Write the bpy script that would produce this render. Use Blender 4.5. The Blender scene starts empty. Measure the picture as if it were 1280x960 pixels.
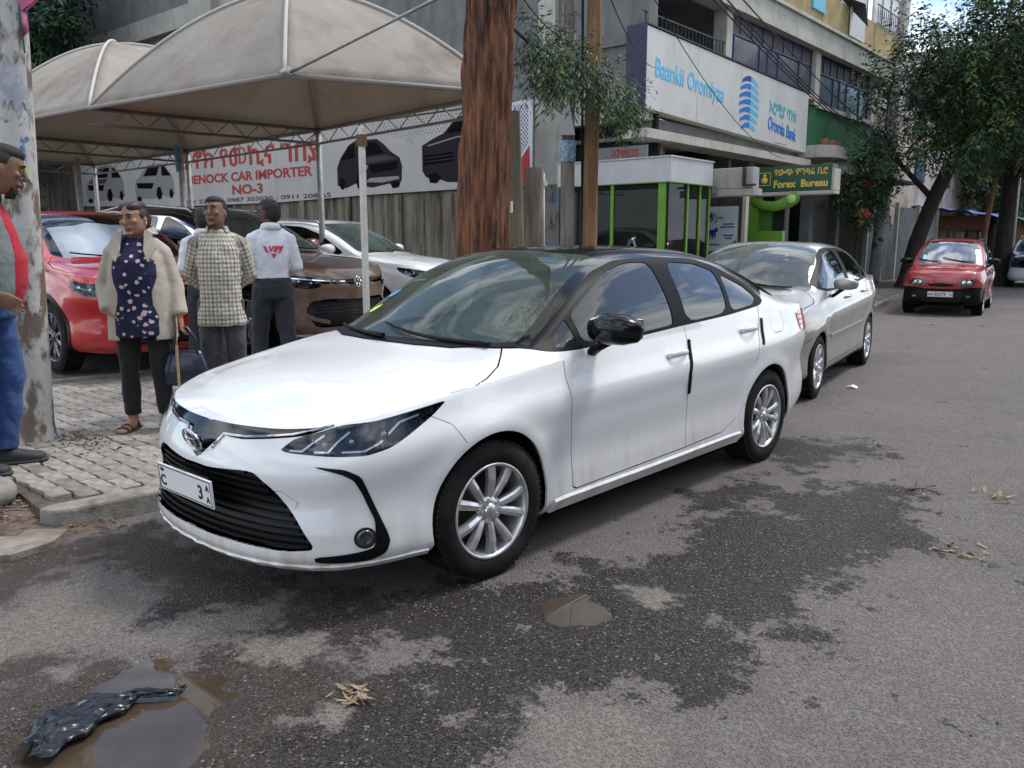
import bpy, bmesh, math, random
import numpy as np
from mathutils import Vector, Matrix, Euler
from mathutils.bvhtree import BVHTree
random.seed(7); RNG = np.random.default_rng(7)
SC = bpy.context.scene
COL = SC.collection
R = math.radians

# ------------------------------------------------------------ camera
cam = bpy.data.cameras.new('camera')
cam.sensor_fit = 'HORIZONTAL'; cam.sensor_width = 36.0; cam.lens = 36.0*1035/1280
cam.clip_start = .05; cam.clip_end = 2000
camo = bpy.data.objects.new('camera', cam); COL.objects.link(camo)
camo.location = (3.275, -1.613, 1.486)
camo.rotation_euler = (R(90)-.1704, 0, .733)
SC.camera = camo
# ------------------------------------------------------------ light
SUN_EL, SUN_AZ = 58, 25          # azimuth clockwise from +Y
w = bpy.data.worlds.new('World'); SC.world = w; w.use_nodes = True
nt = w.node_tree; nt.nodes.clear()
def wn(t, **k):
    n = nt.nodes.new(t)
    for a, b in k.items(): setattr(n, a, b)
    return n
sky = wn('ShaderNodeTexSky', sky_type='NISHITA', sun_disc=False)
sky.sun_elevation = R(SUN_EL); sky.sun_rotation = R(SUN_AZ); sky.dust_density = .4; sky.ozone_density = 2.5
bg = wn('ShaderNodeBackground'); bg.inputs['Strength'].default_value = .145
# broken cloud cover: noise on the sky direction, flattened towards the horizon
tc = wn('ShaderNodeTexCoord'); sep = wn('ShaderNodeSeparateXYZ'); nt.links.new(tc.outputs['Generated'], sep.inputs[0])
cmb = wn('ShaderNodeMapping'); cmb.inputs['Location'].default_value = (2.3, .9, .4); cmb.inputs['Scale'].default_value = (1.1, 1.1, 3.2); nt.links.new(tc.outputs['Generated'], cmb.inputs[0])
cn = wn('ShaderNodeTexNoise'); cn.inputs['Scale'].default_value = 2.2; cn.inputs['Detail'].default_value = 8; cn.inputs['Roughness'].default_value = .58
nt.links.new(cmb.outputs[0], cn.inputs['Vector'])
cr = wn('ShaderNodeValToRGB'); cr.color_ramp.elements[0].position = .46; cr.color_ramp.elements[1].position = .56
nt.links.new(cn.outputs['Fac'], cr.inputs[0])
cn2 = wn('ShaderNodeTexNoise'); cn2.inputs['Scale'].default_value = 2.3; cn2.inputs['Detail'].default_value = 6
nt.links.new(cmb.outputs[0], cn2.inputs['Vector'])
cr2 = wn('ShaderNodeValToRGB')
cr2.color_ramp.elements[0].position = .3; cr2.color_ramp.elements[0].color = (4.0, 4.3, 4.8, 1)
cr2.color_ramp.elements[1].position = .7; cr2.color_ramp.elements[1].color = (11.5, 11.6, 11.8, 1)
nt.links.new(cn2.outputs['Fac'], cr2.inputs[0])
mix = wn('ShaderNodeMix', data_type='RGBA')
nt.links.new(cr.outputs['Color'], mix.inputs[0]); nt.links.new(sky.outputs['Color'], mix.inputs[6]); nt.links.new(cr2.outputs['Color'], mix.inputs[7])
nt.links.new(mix.outputs[2], bg.inputs['Color'])
out = wn('ShaderNodeOutputWorld'); nt.links.new(bg.outputs[0], out.inputs[0])
sl = bpy.data.lights.new('sun', 'SUN'); sl.energy = 1.7; sl.angle = R(12); sl.color = (1, .96, .9)
so = bpy.data.objects.new('sun', sl); COL.objects.link(so)
_az = R(SUN_AZ); _el = R(SUN_EL)
so.rotation_euler = Vector((math.sin(_az)*math.cos(_el), math.cos(_az)*math.cos(_el), math.sin(_el))).to_track_quat('Z', 'Y').to_euler()
SC.view_settings.view_transform = 'Standard'; SC.view_settings.look = 'None'; SC.view_settings.gamma = 1
SC.view_settings.exposure = 0.58
SC.cycles.max_bounces = 6; SC.cycles.transparent_max_bounces = 12
SC.cycles.sample_clamp_indirect = 6

# ------------------------------------------------------------ helpers
def tag(o, label=None, cat=None, group=None, kind=None):
    if label: o['label'] = label
    if cat: o['category'] = cat
    if group: o['group'] = group
    if kind: o['kind'] = kind
    return o
def empty(name, loc=(0, 0, 0), rz=0, label=None, cat=None, group=None, parent=None):
    o = bpy.data.objects.new(name, None); COL.objects.link(o); o.empty_display_size = .1
    o.location = loc; o.rotation_euler = (0, 0, rz); o.parent = parent
    return tag(o, label, cat, group)
def link(name, me, mats=(), parent=None):
    o = bpy.data.objects.new(name, me); COL.objects.link(o)
    for m in (mats if isinstance(mats, (list, tuple)) else [mats]): me.materials.append(m)
    o.parent = parent
    return o
class MB:
    """collects shapes into one mesh"""
    def __init__(s): s.v = []; s.f = []; s.m = []; s.sm = []
    def add(s, vs, fs, m=0, smooth=False):
        b = len(s.v); s.v += [tuple(v) for v in vs]
        for f in fs: s.f.append([b+i for i in f]); s.m.append(m); s.sm.append(smooth)
    def box(s, x0, x1, y0, y1, z0, z1, m=0, M4=None, bev=0):
        if bev:
            b = bev; vs = []; 
            # chamfered box (24 corner verts)
            X, Y, Z = (x0, x1), (y0, y1), (z0, z1)
            idx = {}
            for i in (0, 1):
                for j in (0, 1):
                    for k in (0, 1):
                        sx, sy, sz = (1, -1)[i], (1, -1)[j], (1, -1)[k]
                        for a in range(3):
                            p = [X[i]+sx*b, Y[j]+sy*b, Z[k]+sz*b]; p[a] = (X[i], Y[j], Z[k])[a]
                            idx[(i, j, k, a)] = len(vs); vs.append(tuple(p))
            fs = []
            for a in range(3):
                o1, o2 = [(1, 2), (2, 0), (0, 1)][a]
                for e in (0, 1):
                    q = []
                    for (p1, p2) in ((0, 0), (1, 0), (1, 1), (0, 1)):
                        t = [0, 0, 0]; t[a] = e; t[o1] = p1; t[o2] = p2; q.append(idx[(*t, a)])
                    fs.append(q if e else q[::-1])
            for a in range(3):   # edges along axis a
                o1, o2 = [(1, 2), (2, 0), (0, 1)][a]
                for p1 in (0, 1):
                    for p2 in (0, 1):
                        t0 = [0, 0, 0]; t0[o1] = p1; t0[o2] = p2; t1 = list(t0); t1[a] = 1
                        q = [idx[(*t0, o1)], idx[(*t1, o1)], idx[(*t1, o2)], idx[(*t0, o2)]]
                        fs.append(q if (p1 + p2) % 2 else q[::-1])
            for i in (0, 1):
                for j in (0, 1):
                    for k in (0, 1):
                        q = [idx[(i, j, k, 0)], idx[(i, j, k, 1)], idx[(i, j, k, 2)]]
                        fs.append(q if (i+j+k) % 2 else q[::-1])
        else:
            vs = [(x0, y0, z0), (x1, y0, z0), (x1, y1, z0), (x0, y1, z0), (x0, y0, z1), (x1, y0, z1), (x1, y1, z1), (x0, y1, z1)]
            fs = [(0, 3, 2, 1), (4, 5, 6, 7), (0, 1, 5, 4), (1, 2, 6, 5), (2, 3, 7, 6), (3, 0, 4, 7)]
        if M4 is not None: vs = [M4 @ Vector(v) for v in vs]
        s.add(vs, fs, m); return s
    def prism(s, pts, z0, z1, m=0, axis='z', M4=None):
        """extrude a 2D outline; axis is the extrusion direction"""
        n = len(pts)
        a = sum(pts[i][0]*pts[(i+1) % n][1]-pts[(i+1) % n][0]*pts[i][1] for i in range(n))
        if a < 0: pts = pts[::-1]
        def P(p, z): return {'z': (p[0], p[1], z), 'x': (z, p[0], p[1]), 'y': (p[1], z, p[0])}[axis]
        vs = [P(p, z0) for p in pts]+[P(p, z1) for p in pts]
        fs = [tuple(range(n))[::-1], tuple(range(n, 2*n))]+[(i, (i+1) % n, n+(i+1) % n, n+i) for i in range(n)]
        if M4 is not None: vs = [M4 @ Vector(v) for v in vs]
        s.add(vs, fs, m); return s
    def tube(s, pts, r, n=8, m=0, cap=True, smooth=True, rx=None):
        pts = [Vector(p) for p in pts]; k = len(pts)
        rs = r if isinstance(r, (list, tuple, np.ndarray)) else [r]*k
        b = len(s.v); up = None
        for i, p in enumerate(pts):
            t = (pts[min(i+1, k-1)]-pts[max(i-1, 0)]).normalized()
            if up is None:
                up = Vector((0, 0, 1)) if abs(t.z) < .9 else Vector((1, 0, 0))
            sd = t.cross(up).normalized(); up = sd.cross(t).normalized()
            for j in range(n):
                a = 2*math.pi*j/n
                s.v.append(tuple(p+sd*(math.cos(a)*rs[i])+up*(math.sin(a)*rs[i])))
        for i in range(k-1):
            for j in range(n):
                s.f.append([b+i*n+j, b+i*n+(j+1) % n, b+(i+1)*n+(j+1) % n, b+(i+1)*n+j]); s.m.append(m); s.sm.append(smooth)
        if cap:
            s.f.append([b+j for j in range(n)][::-1]); s.m.append(m); s.sm.append(False)
            s.f.append([b+(k-1)*n+j for j in range(n)]); s.m.append(m); s.sm.append(False)
        return s
    def loft(s, secs, n=20, m=0, ref=(1, 0, 0), smooth=True, pw=2.0):
        """secs: (center, r_side, r_fwd); side direction from ref, superellipse power pw"""
        C = [Vector(c[0]) for c in secs]; k = len(C); b = len(s.v)
        for i in range(k):
            t = (C[min(i+1, k-1)]-C[max(i-1, 0)]).normalized()
            r0 = Vector(ref); sd = (r0-t*r0.dot(t))
            sd = sd.normalized() if sd.length > 1e-4 else t.orthogonal().normalized()
            fw = t.cross(sd)
            for j in range(n):
                a = 2*math.pi*j/n; ca, sa = math.cos(a), math.sin(a)
                q = (abs(ca)**pw+abs(sa)**pw)**(-1/pw)
                s.v.append(tuple(C[i]+sd*(ca*q*secs[i][1])+fw*(sa*q*secs[i][2])))
        for i in range(k-1):
            for j in range(n):
                s.f.append([b+i*n+j, b+i*n+(j+1) % n, b+(i+1)*n+(j+1) % n, b+(i+1)*n+j]); s.m.append(m); s.sm.append(smooth)
        s.f.append([b+j for j in range(n)][::-1]); s.m.append(m); s.sm.append(smooth)
        s.f.append([b+(k-1)*n+j for j in range(n)]); s.m.append(m); s.sm.append(smooth)
        return s
    def ell(s, c, r, n=14, k=9, m=0, M4=None):
        b = len(s.v); c = Vector(c); vs = []
        for i in range(1, k):
            th = math.pi*i/k
            for j in range(n):
                a = 2*math.pi*j/n
                vs.append(Vector((r[0]*math.sin(th)*math.cos(a), r[1]*math.sin(th)*math.sin(a), r[2]*math.cos(th))))
        vs += [Vector((0, 0, r[2])), Vector((0, 0, -r[2]))]
        vs = [(M4 @ v if M4 is not None else v)+c for v in vs]
        fs = [(i*n+j, (i+1)*n+j, (i+1)*n+(j+1) % n, i*n+(j+1) % n) for i in range(k-2) for j in range(n)]
        T, B = len(vs)-2, len(vs)-1
        fs += [(T, j, (j+1) % n) for j in range(n)]+[(B, (k-2)*n+(j+1) % n, (k-2)*n+j) for j in range(n)]
        s.add(vs, fs, m, True); return s
    def lathe(s, prof, n=32, m=0, axis='x', c=(0, 0, 0), closed=False, smooth=True):
        """prof: (a, r) along the axis"""
        b = len(s.v); k = len(prof)
        for (a, r) in prof:
            for j in range(n):
                t = 2*math.pi*j/n; u, v = r*math.cos(t), r*math.sin(t)
                p = {'x': (a, u, v), 'y': (v, a, u), 'z': (u, v, a)}[axis]
                s.v.append((p[0]+c[0], p[1]+c[1], p[2]+c[2]))
        for i in range(k if closed else k-1):
            i2 = (i+1) % k
            for j in range(n):
                s.f.append([b+i*n+j, b+i*n+(j+1) % n, b+i2*n+(j+1) % n, b+i2*n+j]); s.m.append(m); s.sm.append(smooth)
        return s
    def xform(s, M4, start=0):
        for i in range(start, len(s.v)): s.v[i] = tuple(M4 @ Vector(s.v[i]))
        return s
    def build(s, name, mats, parent=None, **tags):
        me = bpy.data.meshes.new(name); me.from_pydata(s.v, [], s.f)
        me.polygons.foreach_set('material_index', s.m); me.polygons.foreach_set('use_smooth', s.sm)
        me.update()
        o = link(name, me, mats, parent)
        if tags: tag(o, **tags)
        return o
def fixn(o):
    bm = bmesh.new(); bm.from_mesh(o.data); bmesh.ops.recalc_face_normals(bm, faces=bm.faces); bm.to_mesh(o.data); bm.free()
    return o
def bakemods(o, mods):
    """apply modifiers given as (type, {props}) without operators"""
    for t, pr in mods:
        md = o.modifiers.new(t, t)
        for k, v in pr.items(): setattr(md, k, v)
    dg = bpy.context.evaluated_depsgraph_get(); ev = o.evaluated_get(dg)
    me = bpy.data.meshes.new_from_object(ev, depsgraph=dg)
    old = o.data; o.modifiers.clear(); o.data = me
    if not me.materials:
        for m in old.materials: me.materials.append(m)
    me.name = o.name
    return o
def set_smooth(o, v=True):
    o.data.polygons.foreach_set('use_smooth', [v]*len(o.data.polygons)); o.data.update(); return o
def pieces(base, verts_list, name, mat, parent, limit=300, order=None):
    pass
def vnoise(x, y, seed=0):
    """value noise on numpy arrays"""
    xi = np.floor(x).astype(np.int64); yi = np.floor(y).astype(np.int64); xf = x-xi; yf = y-yi
    def h(a, b):
        n = (a*374761393+b*668265263+seed*974634777) & 0x7fffffff
        n = ((n ^ (n >> 13))*1274126177) & 0x7fffffff
        return ((n ^ (n >> 16)) & 0xffff)/65535.0
    u = xf*xf*(3-2*xf); v = yf*yf*(3-2*yf)
    return (h(xi, yi)*(1-u)+h(xi+1, yi)*u)*(1-v)+(h(xi, yi+1)*(1-u)+h(xi+1, yi+1)*u)*v
def fbm(x, y, seed=0, o=4):
    s = 0; a = .5; t = 0
    for i in range(o): s = s+a*vnoise(x*2**i, y*2**i, seed+i); t += a; a *= .5
    return s/t
def inpoly(P, x, y):
    """vectorised point in polygon"""
    c = np.zeros(np.shape(x), bool); n = len(P)
    for i in range(n):
        x0, y0 = P[i]; x1, y1 = P[(i+1) % n]
        if y0 == y1: continue
        c ^= ((y0 > y) != (y1 > y)) & (x < (x1-x0)*(y-y0)/(y1-y0)+x0)
    return c
def segdist(P, x, y):
    d = np.full(np.shape(x), 1e9); n = len(P)
    for i in range(n):
        x0, y0 = P[i]; x1, y1 = P[(i+1) % n]; dx_, dy_ = x1-x0, y1-y0
        t = np.clip(((x-x0)*dx_+(y-y0)*dy_)/max(dx_*dx_+dy_*dy_, 1e-9), 0, 1)
        d = np.minimum(d, np.hypot(x-x0-t*dx_, y-y0-t*dy_))
    return d

# ------------------------------------------------------------ materials
MATS = {}
def M(name, col, rough=.6, metal=0, col2=None, scale=4, stretch=(1, 1, 1), lo=.4, hi=.6, bump=0, bscale=30, coat=0, spec=.5, detail=6,
      col3=None, scale3=2, lo3=.5, hi3=.62, stretch3=None, rough2=None, bstretch=None, trans=0, emit=0, bdist=.01, sheen=0, sss=0):
    if name in MATS: return MATS[name]
    m = bpy.data.materials.new(name); m.use_nodes = True; t = m.node_tree; nd = t.nodes; b = nd['Principled BSDF']; lk = t.links.new
    b.inputs['Base Color'].default_value = (*col, 1); b.inputs['Roughness'].default_value = rough; b.inputs['Metallic'].default_value = metal
    b.inputs['Coat Weight'].default_value = coat; b.inputs['Coat Roughness'].default_value = .03; b.inputs['Specular IOR Level'].default_value = spec
    b.inputs['Transmission Weight'].default_value = trans
    if sheen: b.inputs['Sheen Weight'].default_value = sheen
    if sss: b.inputs['Subsurface Weight'].default_value = sss; b.inputs['Subsurface Radius'].default_value = (.02, .008, .004)
    if emit: b.inputs['Emission Color'].default_value = (*col, 1); b.inputs['Emission Strength'].default_value = emit
    tcn = nd.new('ShaderNodeTexCoord')
    def noise(sc, st, det=detail):
        mp = nd.new('ShaderNodeMapping'); mp.inputs['Scale'].default_value = st; lk(tcn.outputs['Object'], mp.inputs[0])
        n = nd.new('ShaderNodeTexNoise'); n.inputs['Scale'].default_value = sc; n.inputs['Detail'].default_value = det; n.inputs['Roughness'].default_value = .62
        lk(mp.outputs[0], n.inputs['Vector']); return n
    last = None
    if col2:
        n = noise(scale, stretch); r = nd.new('ShaderNodeValToRGB'); r.color_ramp.elements[0].position = lo; r.color_ramp.elements[1].position = hi
        r.color_ramp.elements[0].color = (*col, 1); r.color_ramp.elements[1].color = (*col2, 1)
        lk(n.outputs['Fac'], r.inputs[0]); last = r.outputs['Color']
        if rough2 is not None:
            mr = nd.new('ShaderNodeMapRange'); mr.inputs[1].default_value = lo; mr.inputs[2].default_value = hi
            mr.inputs[3].default_value = rough; mr.inputs[4].default_value = rough2
            lk(n.outputs['Fac'], mr.inputs[0]); lk(mr.outputs[0], b.inputs['Roughness'])
    if col3:
        n = noise(scale3, stretch3 or stretch); r = nd.new('ShaderNodeMapRange'); r.inputs[1].default_value = lo3; r.inputs[2].default_value = hi3
        lk(n.outputs['Fac'], r.inputs[0]); x = nd.new('ShaderNodeMix'); x.data_type = 'RGBA'
        x.inputs[6].default_value = (*col, 1); x.inputs[7].default_value = (*col3, 1)
        if last: lk(last, x.inputs[6])
        lk(r.outputs[0], x.inputs[0]); last = x.outputs[2]
    if last: lk(last, b.inputs['Base Color'])
    if bump:
        n = noise(bscale, bstretch or stretch, 5); bp = nd.new('ShaderNodeBump'); bp.inputs['Strength'].default_value = bump; bp.inputs['Distance'].default_value = bdist
        lk(n.outputs['Fac'], bp.inputs['Height']); lk(bp.outputs[0], b.inputs['Normal'])
    MATS[name] = m
    return m
def glass(name, tint, refl=1.0, ior=1.5, rough=0, dust=0, dcol=(.45, .52, .47)):
    if name in MATS: return MATS[name]
    m = bpy.data.materials.new(name); m.use_nodes = True; t = m.node_tree; nd = t.nodes; nd.clear(); lk = t.links.new
    o = nd.new('ShaderNodeOutputMaterial'); x = nd.new('ShaderNodeMixShader'); tr = nd.new('ShaderNodeBsdfTransparent'); g = nd.new('ShaderNodeBsdfGlossy')
    tr.inputs[0].default_value = (*tint, 1); g.inputs['Roughness'].default_value = rough; g.inputs[0].default_value = (.95, .97, 1, 1)
    f = nd.new('ShaderNodeFresnel'); f.inputs[0].default_value = ior
    mu = nd.new('ShaderNodeMath'); mu.operation = 'MULTIPLY'; mu.inputs[1].default_value = refl; mu.use_clamp = True
    lk(f.outputs[0], mu.inputs[0]); lk(mu.outputs[0], x.inputs[0]); lk(tr.outputs[0], x.inputs[1]); lk(g.outputs[0], x.inputs[2])
    if dust:      # diffuse film: dust, and on windscreens a painted haze that brightens them
        d = nd.new('ShaderNodeBsdfDiffuse'); d.inputs[0].default_value = (*dcol, 1); y = nd.new('ShaderNodeMixShader'); n = nd.new('ShaderNodeTexNoise'); n.inputs['Scale'].default_value = 3; n.inputs['Detail'].default_value = 5
        c = nd.new('ShaderNodeTexCoord'); lk(c.outputs['Object'], n.inputs['Vector']); r = nd.new('ShaderNodeMapRange'); r.inputs[1].default_value = .3; r.inputs[2].default_value = .7; r.inputs[3].default_value = dust*.6; r.inputs[4].default_value = dust*1.4
        lk(n.outputs['Fac'], r.inputs[0]); lk(r.outputs[0], y.inputs[0]); lk(x.outputs[0], y.inputs[1]); lk(d.outputs[0], y.inputs[2]); x = y
    lk(x.outputs[0], o.inputs[0])
    MATS[name] = m
    return m
def paint(name, col, metal=0, dirt=.5, rough=.32, coat=1.0, dcol=(.42, .35, .26)):
    """car paint with road dirt low on the body (object space z) and dust streaks"""
    if name in MATS: return MATS[name]
    m = bpy.data.materials.new(name); m.use_nodes = True; t = m.node_tree; nd = t.nodes; b = nd['Principled BSDF']; lk = t.links.new
    b.inputs['Metallic'].default_value = metal; b.inputs['Coat Weight'].default_value = coat; b.inputs['Coat Roughness'].default_value = .02
    b.inputs['Roughness'].default_value = rough
    tcn = nd.new('ShaderNodeTexCoord'); s = nd.new('ShaderNodeSeparateXYZ'); lk(tcn.outputs['Object'], s.inputs[0])
    mp = nd.new('ShaderNodeMapping'); mp.inputs['Scale'].default_value = (16, 16, 2.6); lk(tcn.outputs['Object'], mp.inputs[0])
    n = nd.new('ShaderNodeTexNoise'); n.inputs['Scale'].default_value = 1; n.inputs['Detail'].default_value = 5; lk(mp.outputs[0], n.inputs['Vector'])
    n2 = nd.new('ShaderNodeTexNoise'); n2.inputs['Scale'].default_value = 3.5; n2.inputs['Detail'].default_value = 6; lk(tcn.outputs['Object'], n2.inputs['Vector'])
    mr = nd.new('ShaderNodeMapRange'); mr.inputs[1].default_value = .66; mr.inputs[2].default_value = .16; lk(s.outputs['Z'], mr.inputs[0])
    pw = nd.new('ShaderNodeMath'); pw.operation = 'POWER'; pw.inputs[1].default_value = 1.6; lk(mr.outputs[0], pw.inputs[0])
    a = nd.new('ShaderNodeMath'); a.operation = 'MULTIPLY'; lk(pw.outputs[0], a.inputs[0])
    q = nd.new('ShaderNodeMapRange'); q.inputs[1].default_value = .3; q.inputs[2].default_value = .7; lk(n.outputs['Fac'], q.inputs[0])
    q2 = nd.new('ShaderNodeMapRange'); q2.inputs[1].default_value = .3; q2.inputs[2].default_value = .7; q2.inputs[3].default_value = .3; lk(n2.outputs['Fac'], q2.inputs[0])
    a2 = nd.new('ShaderNodeMath'); a2.operation = 'MULTIPLY'; lk(q.outputs[0], a2.inputs[0]); lk(q2.outputs[0], a2.inputs[1]); lk(a2.outputs[0], a.inputs[1])
    a3 = nd.new('ShaderNodeMath'); a3.operation = 'MULTIPLY'; a3.use_clamp = True; a3.inputs[1].default_value = dirt*1.5; lk(a.outputs[0], a3.inputs[0])
    x = nd.new('ShaderNodeMix'); x.data_type = 'RGBA'; x.inputs[6].default_value = (*col, 1); x.inputs[7].default_value = (*dcol, 1); lk(a3.outputs[0], x.inputs[0])
    lk(x.outputs[2], b.inputs['Base Color'])
    c = nd.new('ShaderNodeMapRange'); c.inputs[3].default_value = coat; c.inputs[4].default_value = .1; lk(a3.outputs[0], c.inputs[0]); lk(c.outputs[0], b.inputs['Coat Weight'])
    MATS[name] = m
    return m
m_black = M('black plastic', (.005, .005, .006), .4, spec=.18)
m_gloss = M('gloss black paint', (.004, .004, .005), .12, spec=.3, coat=.45)
m_trim = M('black rubber trim', (.005, .005, .006), .45, spec=.10)
m_chrome = M('chrome', (.72, .72, .74), .08, 1)
m_steel = M('galvanised steel', (.42, .43, .44), .4, .8, col2=(.3, .3, .3), scale=20)
m_cabin = M('car interior', (.11, .11, .112), .8)
m_seat = M('seat cloth', (.34, .32, .28), .9)
m_under = M('underbody', (.006, .0055, .005), .95, spec=.1)
m_tyre = M('tyre rubber', (.009, .009, .010), .8, spec=.2, col2=(.035, .029, .024), scale=7, lo=.45, hi=.75, bump=.3, bscale=60)
m_alloy = M('alloy wheel silver', (.66, .66, .67), .25, .7, col2=(.40, .37, .33), scale=9, lo=.5, hi=.8)
m_disc = M('brake steel', (.06, .05, .045), .6, .5)
g_wind = glass('windscreen glass', (.76, .95, .83), 1.0, dust=.10, dcol=(.38, .50, .43))  # besides dust, the film is a greenish haze painted in to lift the dark pane
g_side = glass('tinted side glass', (.17, .20, .195), 1.6)
g_side2 = glass('clear side glass', (.42, .47, .45), 1.5, dust=.03)
g_lamp = glass('lamp lens', (.85, .87, .9), 1.4)
m_white = M('white plate', (.75, .76, .76), .4)
m_ink = M('ink black', (.01, .01, .012), .5)
m_redlamp = M('red tail lamp', (.42, .012, .012), .12, coat=1)
m_amber = M('amber lens', (.75, .25, .03), .15, coat=1)

def text_mesh(s, size, extrude=.0, bold=0.0, align='CENTER', shear=0, spacing=1.0):
    cu = bpy.data.curves.new('t', 'FONT'); cu.body = s; cu.size = size; cu.extrude = extrude; cu.offset = bold
    cu.align_x = align; cu.align_y = 'CENTER'; cu.shear = shear; cu.space_character = spacing; cu.resolution_u = 3
    o = bpy.data.objects.new('t', cu); COL.objects.link(o)
    dg = bpy.context.evaluated_depsgraph_get(); dg.update()
    me = bpy.data.meshes.new_from_object(o.evaluated_get(dg), depsgraph=dg)
    COL.objects.unlink(o); bpy.data.objects.remove(o); bpy.data.curves.remove(cu)
    return me
def text(name, s, size, mat, M4, parent, extrude=.002, bold=0.0, width=None, align='CENTER', spacing=1.0, height=None):
    """text in its own xy plane placed by matrix M4 (parent's space); width fits it"""
    me = text_mesh(s, size, extrude, bold, align, spacing=spacing)
    xs = [v.co.x for v in me.vertices] or [0]; ys = [v.co.y for v in me.vertices] or [0]
    kx = width/(max(xs)-min(xs)) if width else 1
    ky = height/(max(ys)-min(ys)) if height else 1
    cx, cy = (max(xs)+min(xs))/2, (max(ys)+min(ys))/2
    S = Matrix.Diagonal((kx, ky, 1, 1))
    T = Matrix.Translation((-cx if align == 'CENTER' else 0, -cy, 0))
    me.transform(M4 @ S @ T); me.materials.clear()
    return link(name, me, mat, parent)
def frame(origin, xdir, updir):
    """matrix: local x along xdir, local y along updir, local z = x cross y"""
    x = Vector(xdir).normalized(); y = Vector(updir); y = (y-x*y.dot(x)).normalized(); z = x.cross(y)
    m = Matrix((x, y, z)).transposed().to_4x4(); m.translation = Vector(origin); return m

def crom(u, P, uu):
    """non-uniform Catmull-Rom (finite difference tangents)"""
    u=np.asarray(u,float); P=np.asarray(P,float)
    d=(P[1:]-P[:-1])/(u[1:]-u[:-1])[:,None]
    m=np.zeros_like(P); m[0]=d[0]; m[-1]=d[-1]
    h=u[1:]-u[:-1]
    m[1:-1]=(d[:-1]*h[1:,None]+d[1:]*h[:-1,None])/(h[:-1]+h[1:])[:,None]
    i=np.clip(np.searchsorted(u,uu,side='right')-1,0,len(u)-2)
    t=((uu-u[i])/h[i])[:,None]; H=h[i][:,None]
    return ((2*t**3-3*t**2+1)*P[i]+(t**3-2*t**2+t)*H*m[i]+(-2*t**3+3*t**2)*P[i+1]+(t**3-t**2)*H*m[i+1])
def sm(a,b,x): 
    t=np.clip((x-a)/(b-a),0,1); return t*t*(3-2*t)
def car_surface(S, nu=150, nb=22, nt=30):
    """half shell (x>=0). returns grid P[nu, nv, 3], u[nu]; rows 0..nb band, rest the top patch"""
    pl=np.array(S['plan'],float); n=len(pl)
    u=np.concatenate([[0],np.cumsum(np.linalg.norm(pl[1:]-pl[:-1],axis=1))])
    ext=lambda A,sx: np.vstack([A[1]*sx,A,A[-2]*sx])
    ue=np.concatenate([[-u[1]],u,[2*u[-1]-u[-2]]])
    uu=np.linspace(0,u[-1],nu)
    fl=np.array([-1,1.]); PL=crom(ue,np.vstack([pl[1]*fl,pl,pl[-2]*fl]),uu)
    k=np.array([[z] for z in S['zs']]); ZS=crom(ue,ext(k,1),uu)[:,0]
    k=np.array([[z] for z in S['zb']]); ZB=crom(ue,ext(k,1),uu)[:,0]
    # tangent / outward normal in plan
    T=np.gradient(PL,uu,axis=0); T/=np.linalg.norm(T,axis=1)[:,None]
    T[0]=[1,0]; T[-1]=[-1,0]
    NO=np.stack([T[:,1],-T[:,0]],1)
    L=pl[-1][1]
    wf=1-sm(S.get('fz0',.12),S.get('fz1',.75),PL[:,1]); wr=sm(L-.75,L-.12,PL[:,1]); ws=1-wf-wr
    fb=np.linspace(0,1,nb+1)
    def prof(t):
        t=np.array(t); 
        return crom(t[:,0],t[:,1:2],fb)[:,0]
    IF,IS,IR=prof(S['pf']),prof(S['ps']),prof(S['pr'])
    G=np.zeros((nu,nb+1+nt,3))
    for j,f in enumerate(fb):
        ins=wf*IF[j]+ws*IS[j]+wr*IR[j]
        for (ay,az,ar,am) in S.get('flare',[]):
            z=ZB+(ZS-ZB)*f
            r=np.hypot(PL[:,1]-ay,z-az)
            ins=ins-am*np.exp(-((r-ar)/.055)**2)*(np.abs(PL[:,0])>.5)
        xy=PL-NO*ins[:,None]
        G[:,j,0]=np.maximum(xy[:,0],0); G[:,j,1]=xy[:,1]; G[:,j,2]=ZB+(ZS-ZB)*f
    G[0,:,0]=0; G[-1,:,0]=0
    R=np.array(S['R'],float); C=np.array(S['C'],float)
    fl3=np.array([-1,1,1.])
    RR=crom(ue,np.vstack([R[1]*fl3,R,R[-2]*fl3]),uu)
    CC=crom(ue,np.vstack([C[1],C,C[-2]]),uu); CC=np.column_stack([np.zeros(nu),CC])
    RR[:,0]=np.maximum(RR[:,0],0); RR[0,0]=0; RR[-1,0]=0
    SS=G[:,nb,:]
    rad=S.get('rad',.10)
    for i in range(nu):
        s,r,c=SS[i],RR[i],CC[i]
        pts=[]; 
        bl=S.get('bulge',.012)*math.sin(math.pi*min(1,max(0,i/(nu-1))))
        for t in (0,.3,.62,.9): 
            p=s+(r-s)*t
            w=max(0.0,(r[2]-s[2])-.12)*.12*4*t*(1-t)
            p=p+np.array([w+bl*t*(1-t)*2,0,bl*t*(1-t)*2]); pts.append(p)
        for q in (.16,.4,.7,1):
            e=1-(1-q)**2
            p=np.array([r[0]*(1-q),r[1]+(c[1]-r[1])*e,r[2]+(c[2]-r[2])*e]); pts.append(p)
        m=pts[-2].copy(); m[0]*=-1; pts.append(m)
        pts=np.array(pts); tt=np.array([0,.3,.62,.9,1.16,1.4,1.7,2,2.3])
        ts=np.concatenate([np.linspace(0,.9,nt//2,endpoint=False)[1:],np.linspace(.9,1.2,5,endpoint=False),np.linspace(1.2,2,nt-(nt//2-1)-5)])
        G[i,nb+1:,:]=crom(tt,pts,ts)
        G[i,-1,0]=0
    return G,uu
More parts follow.
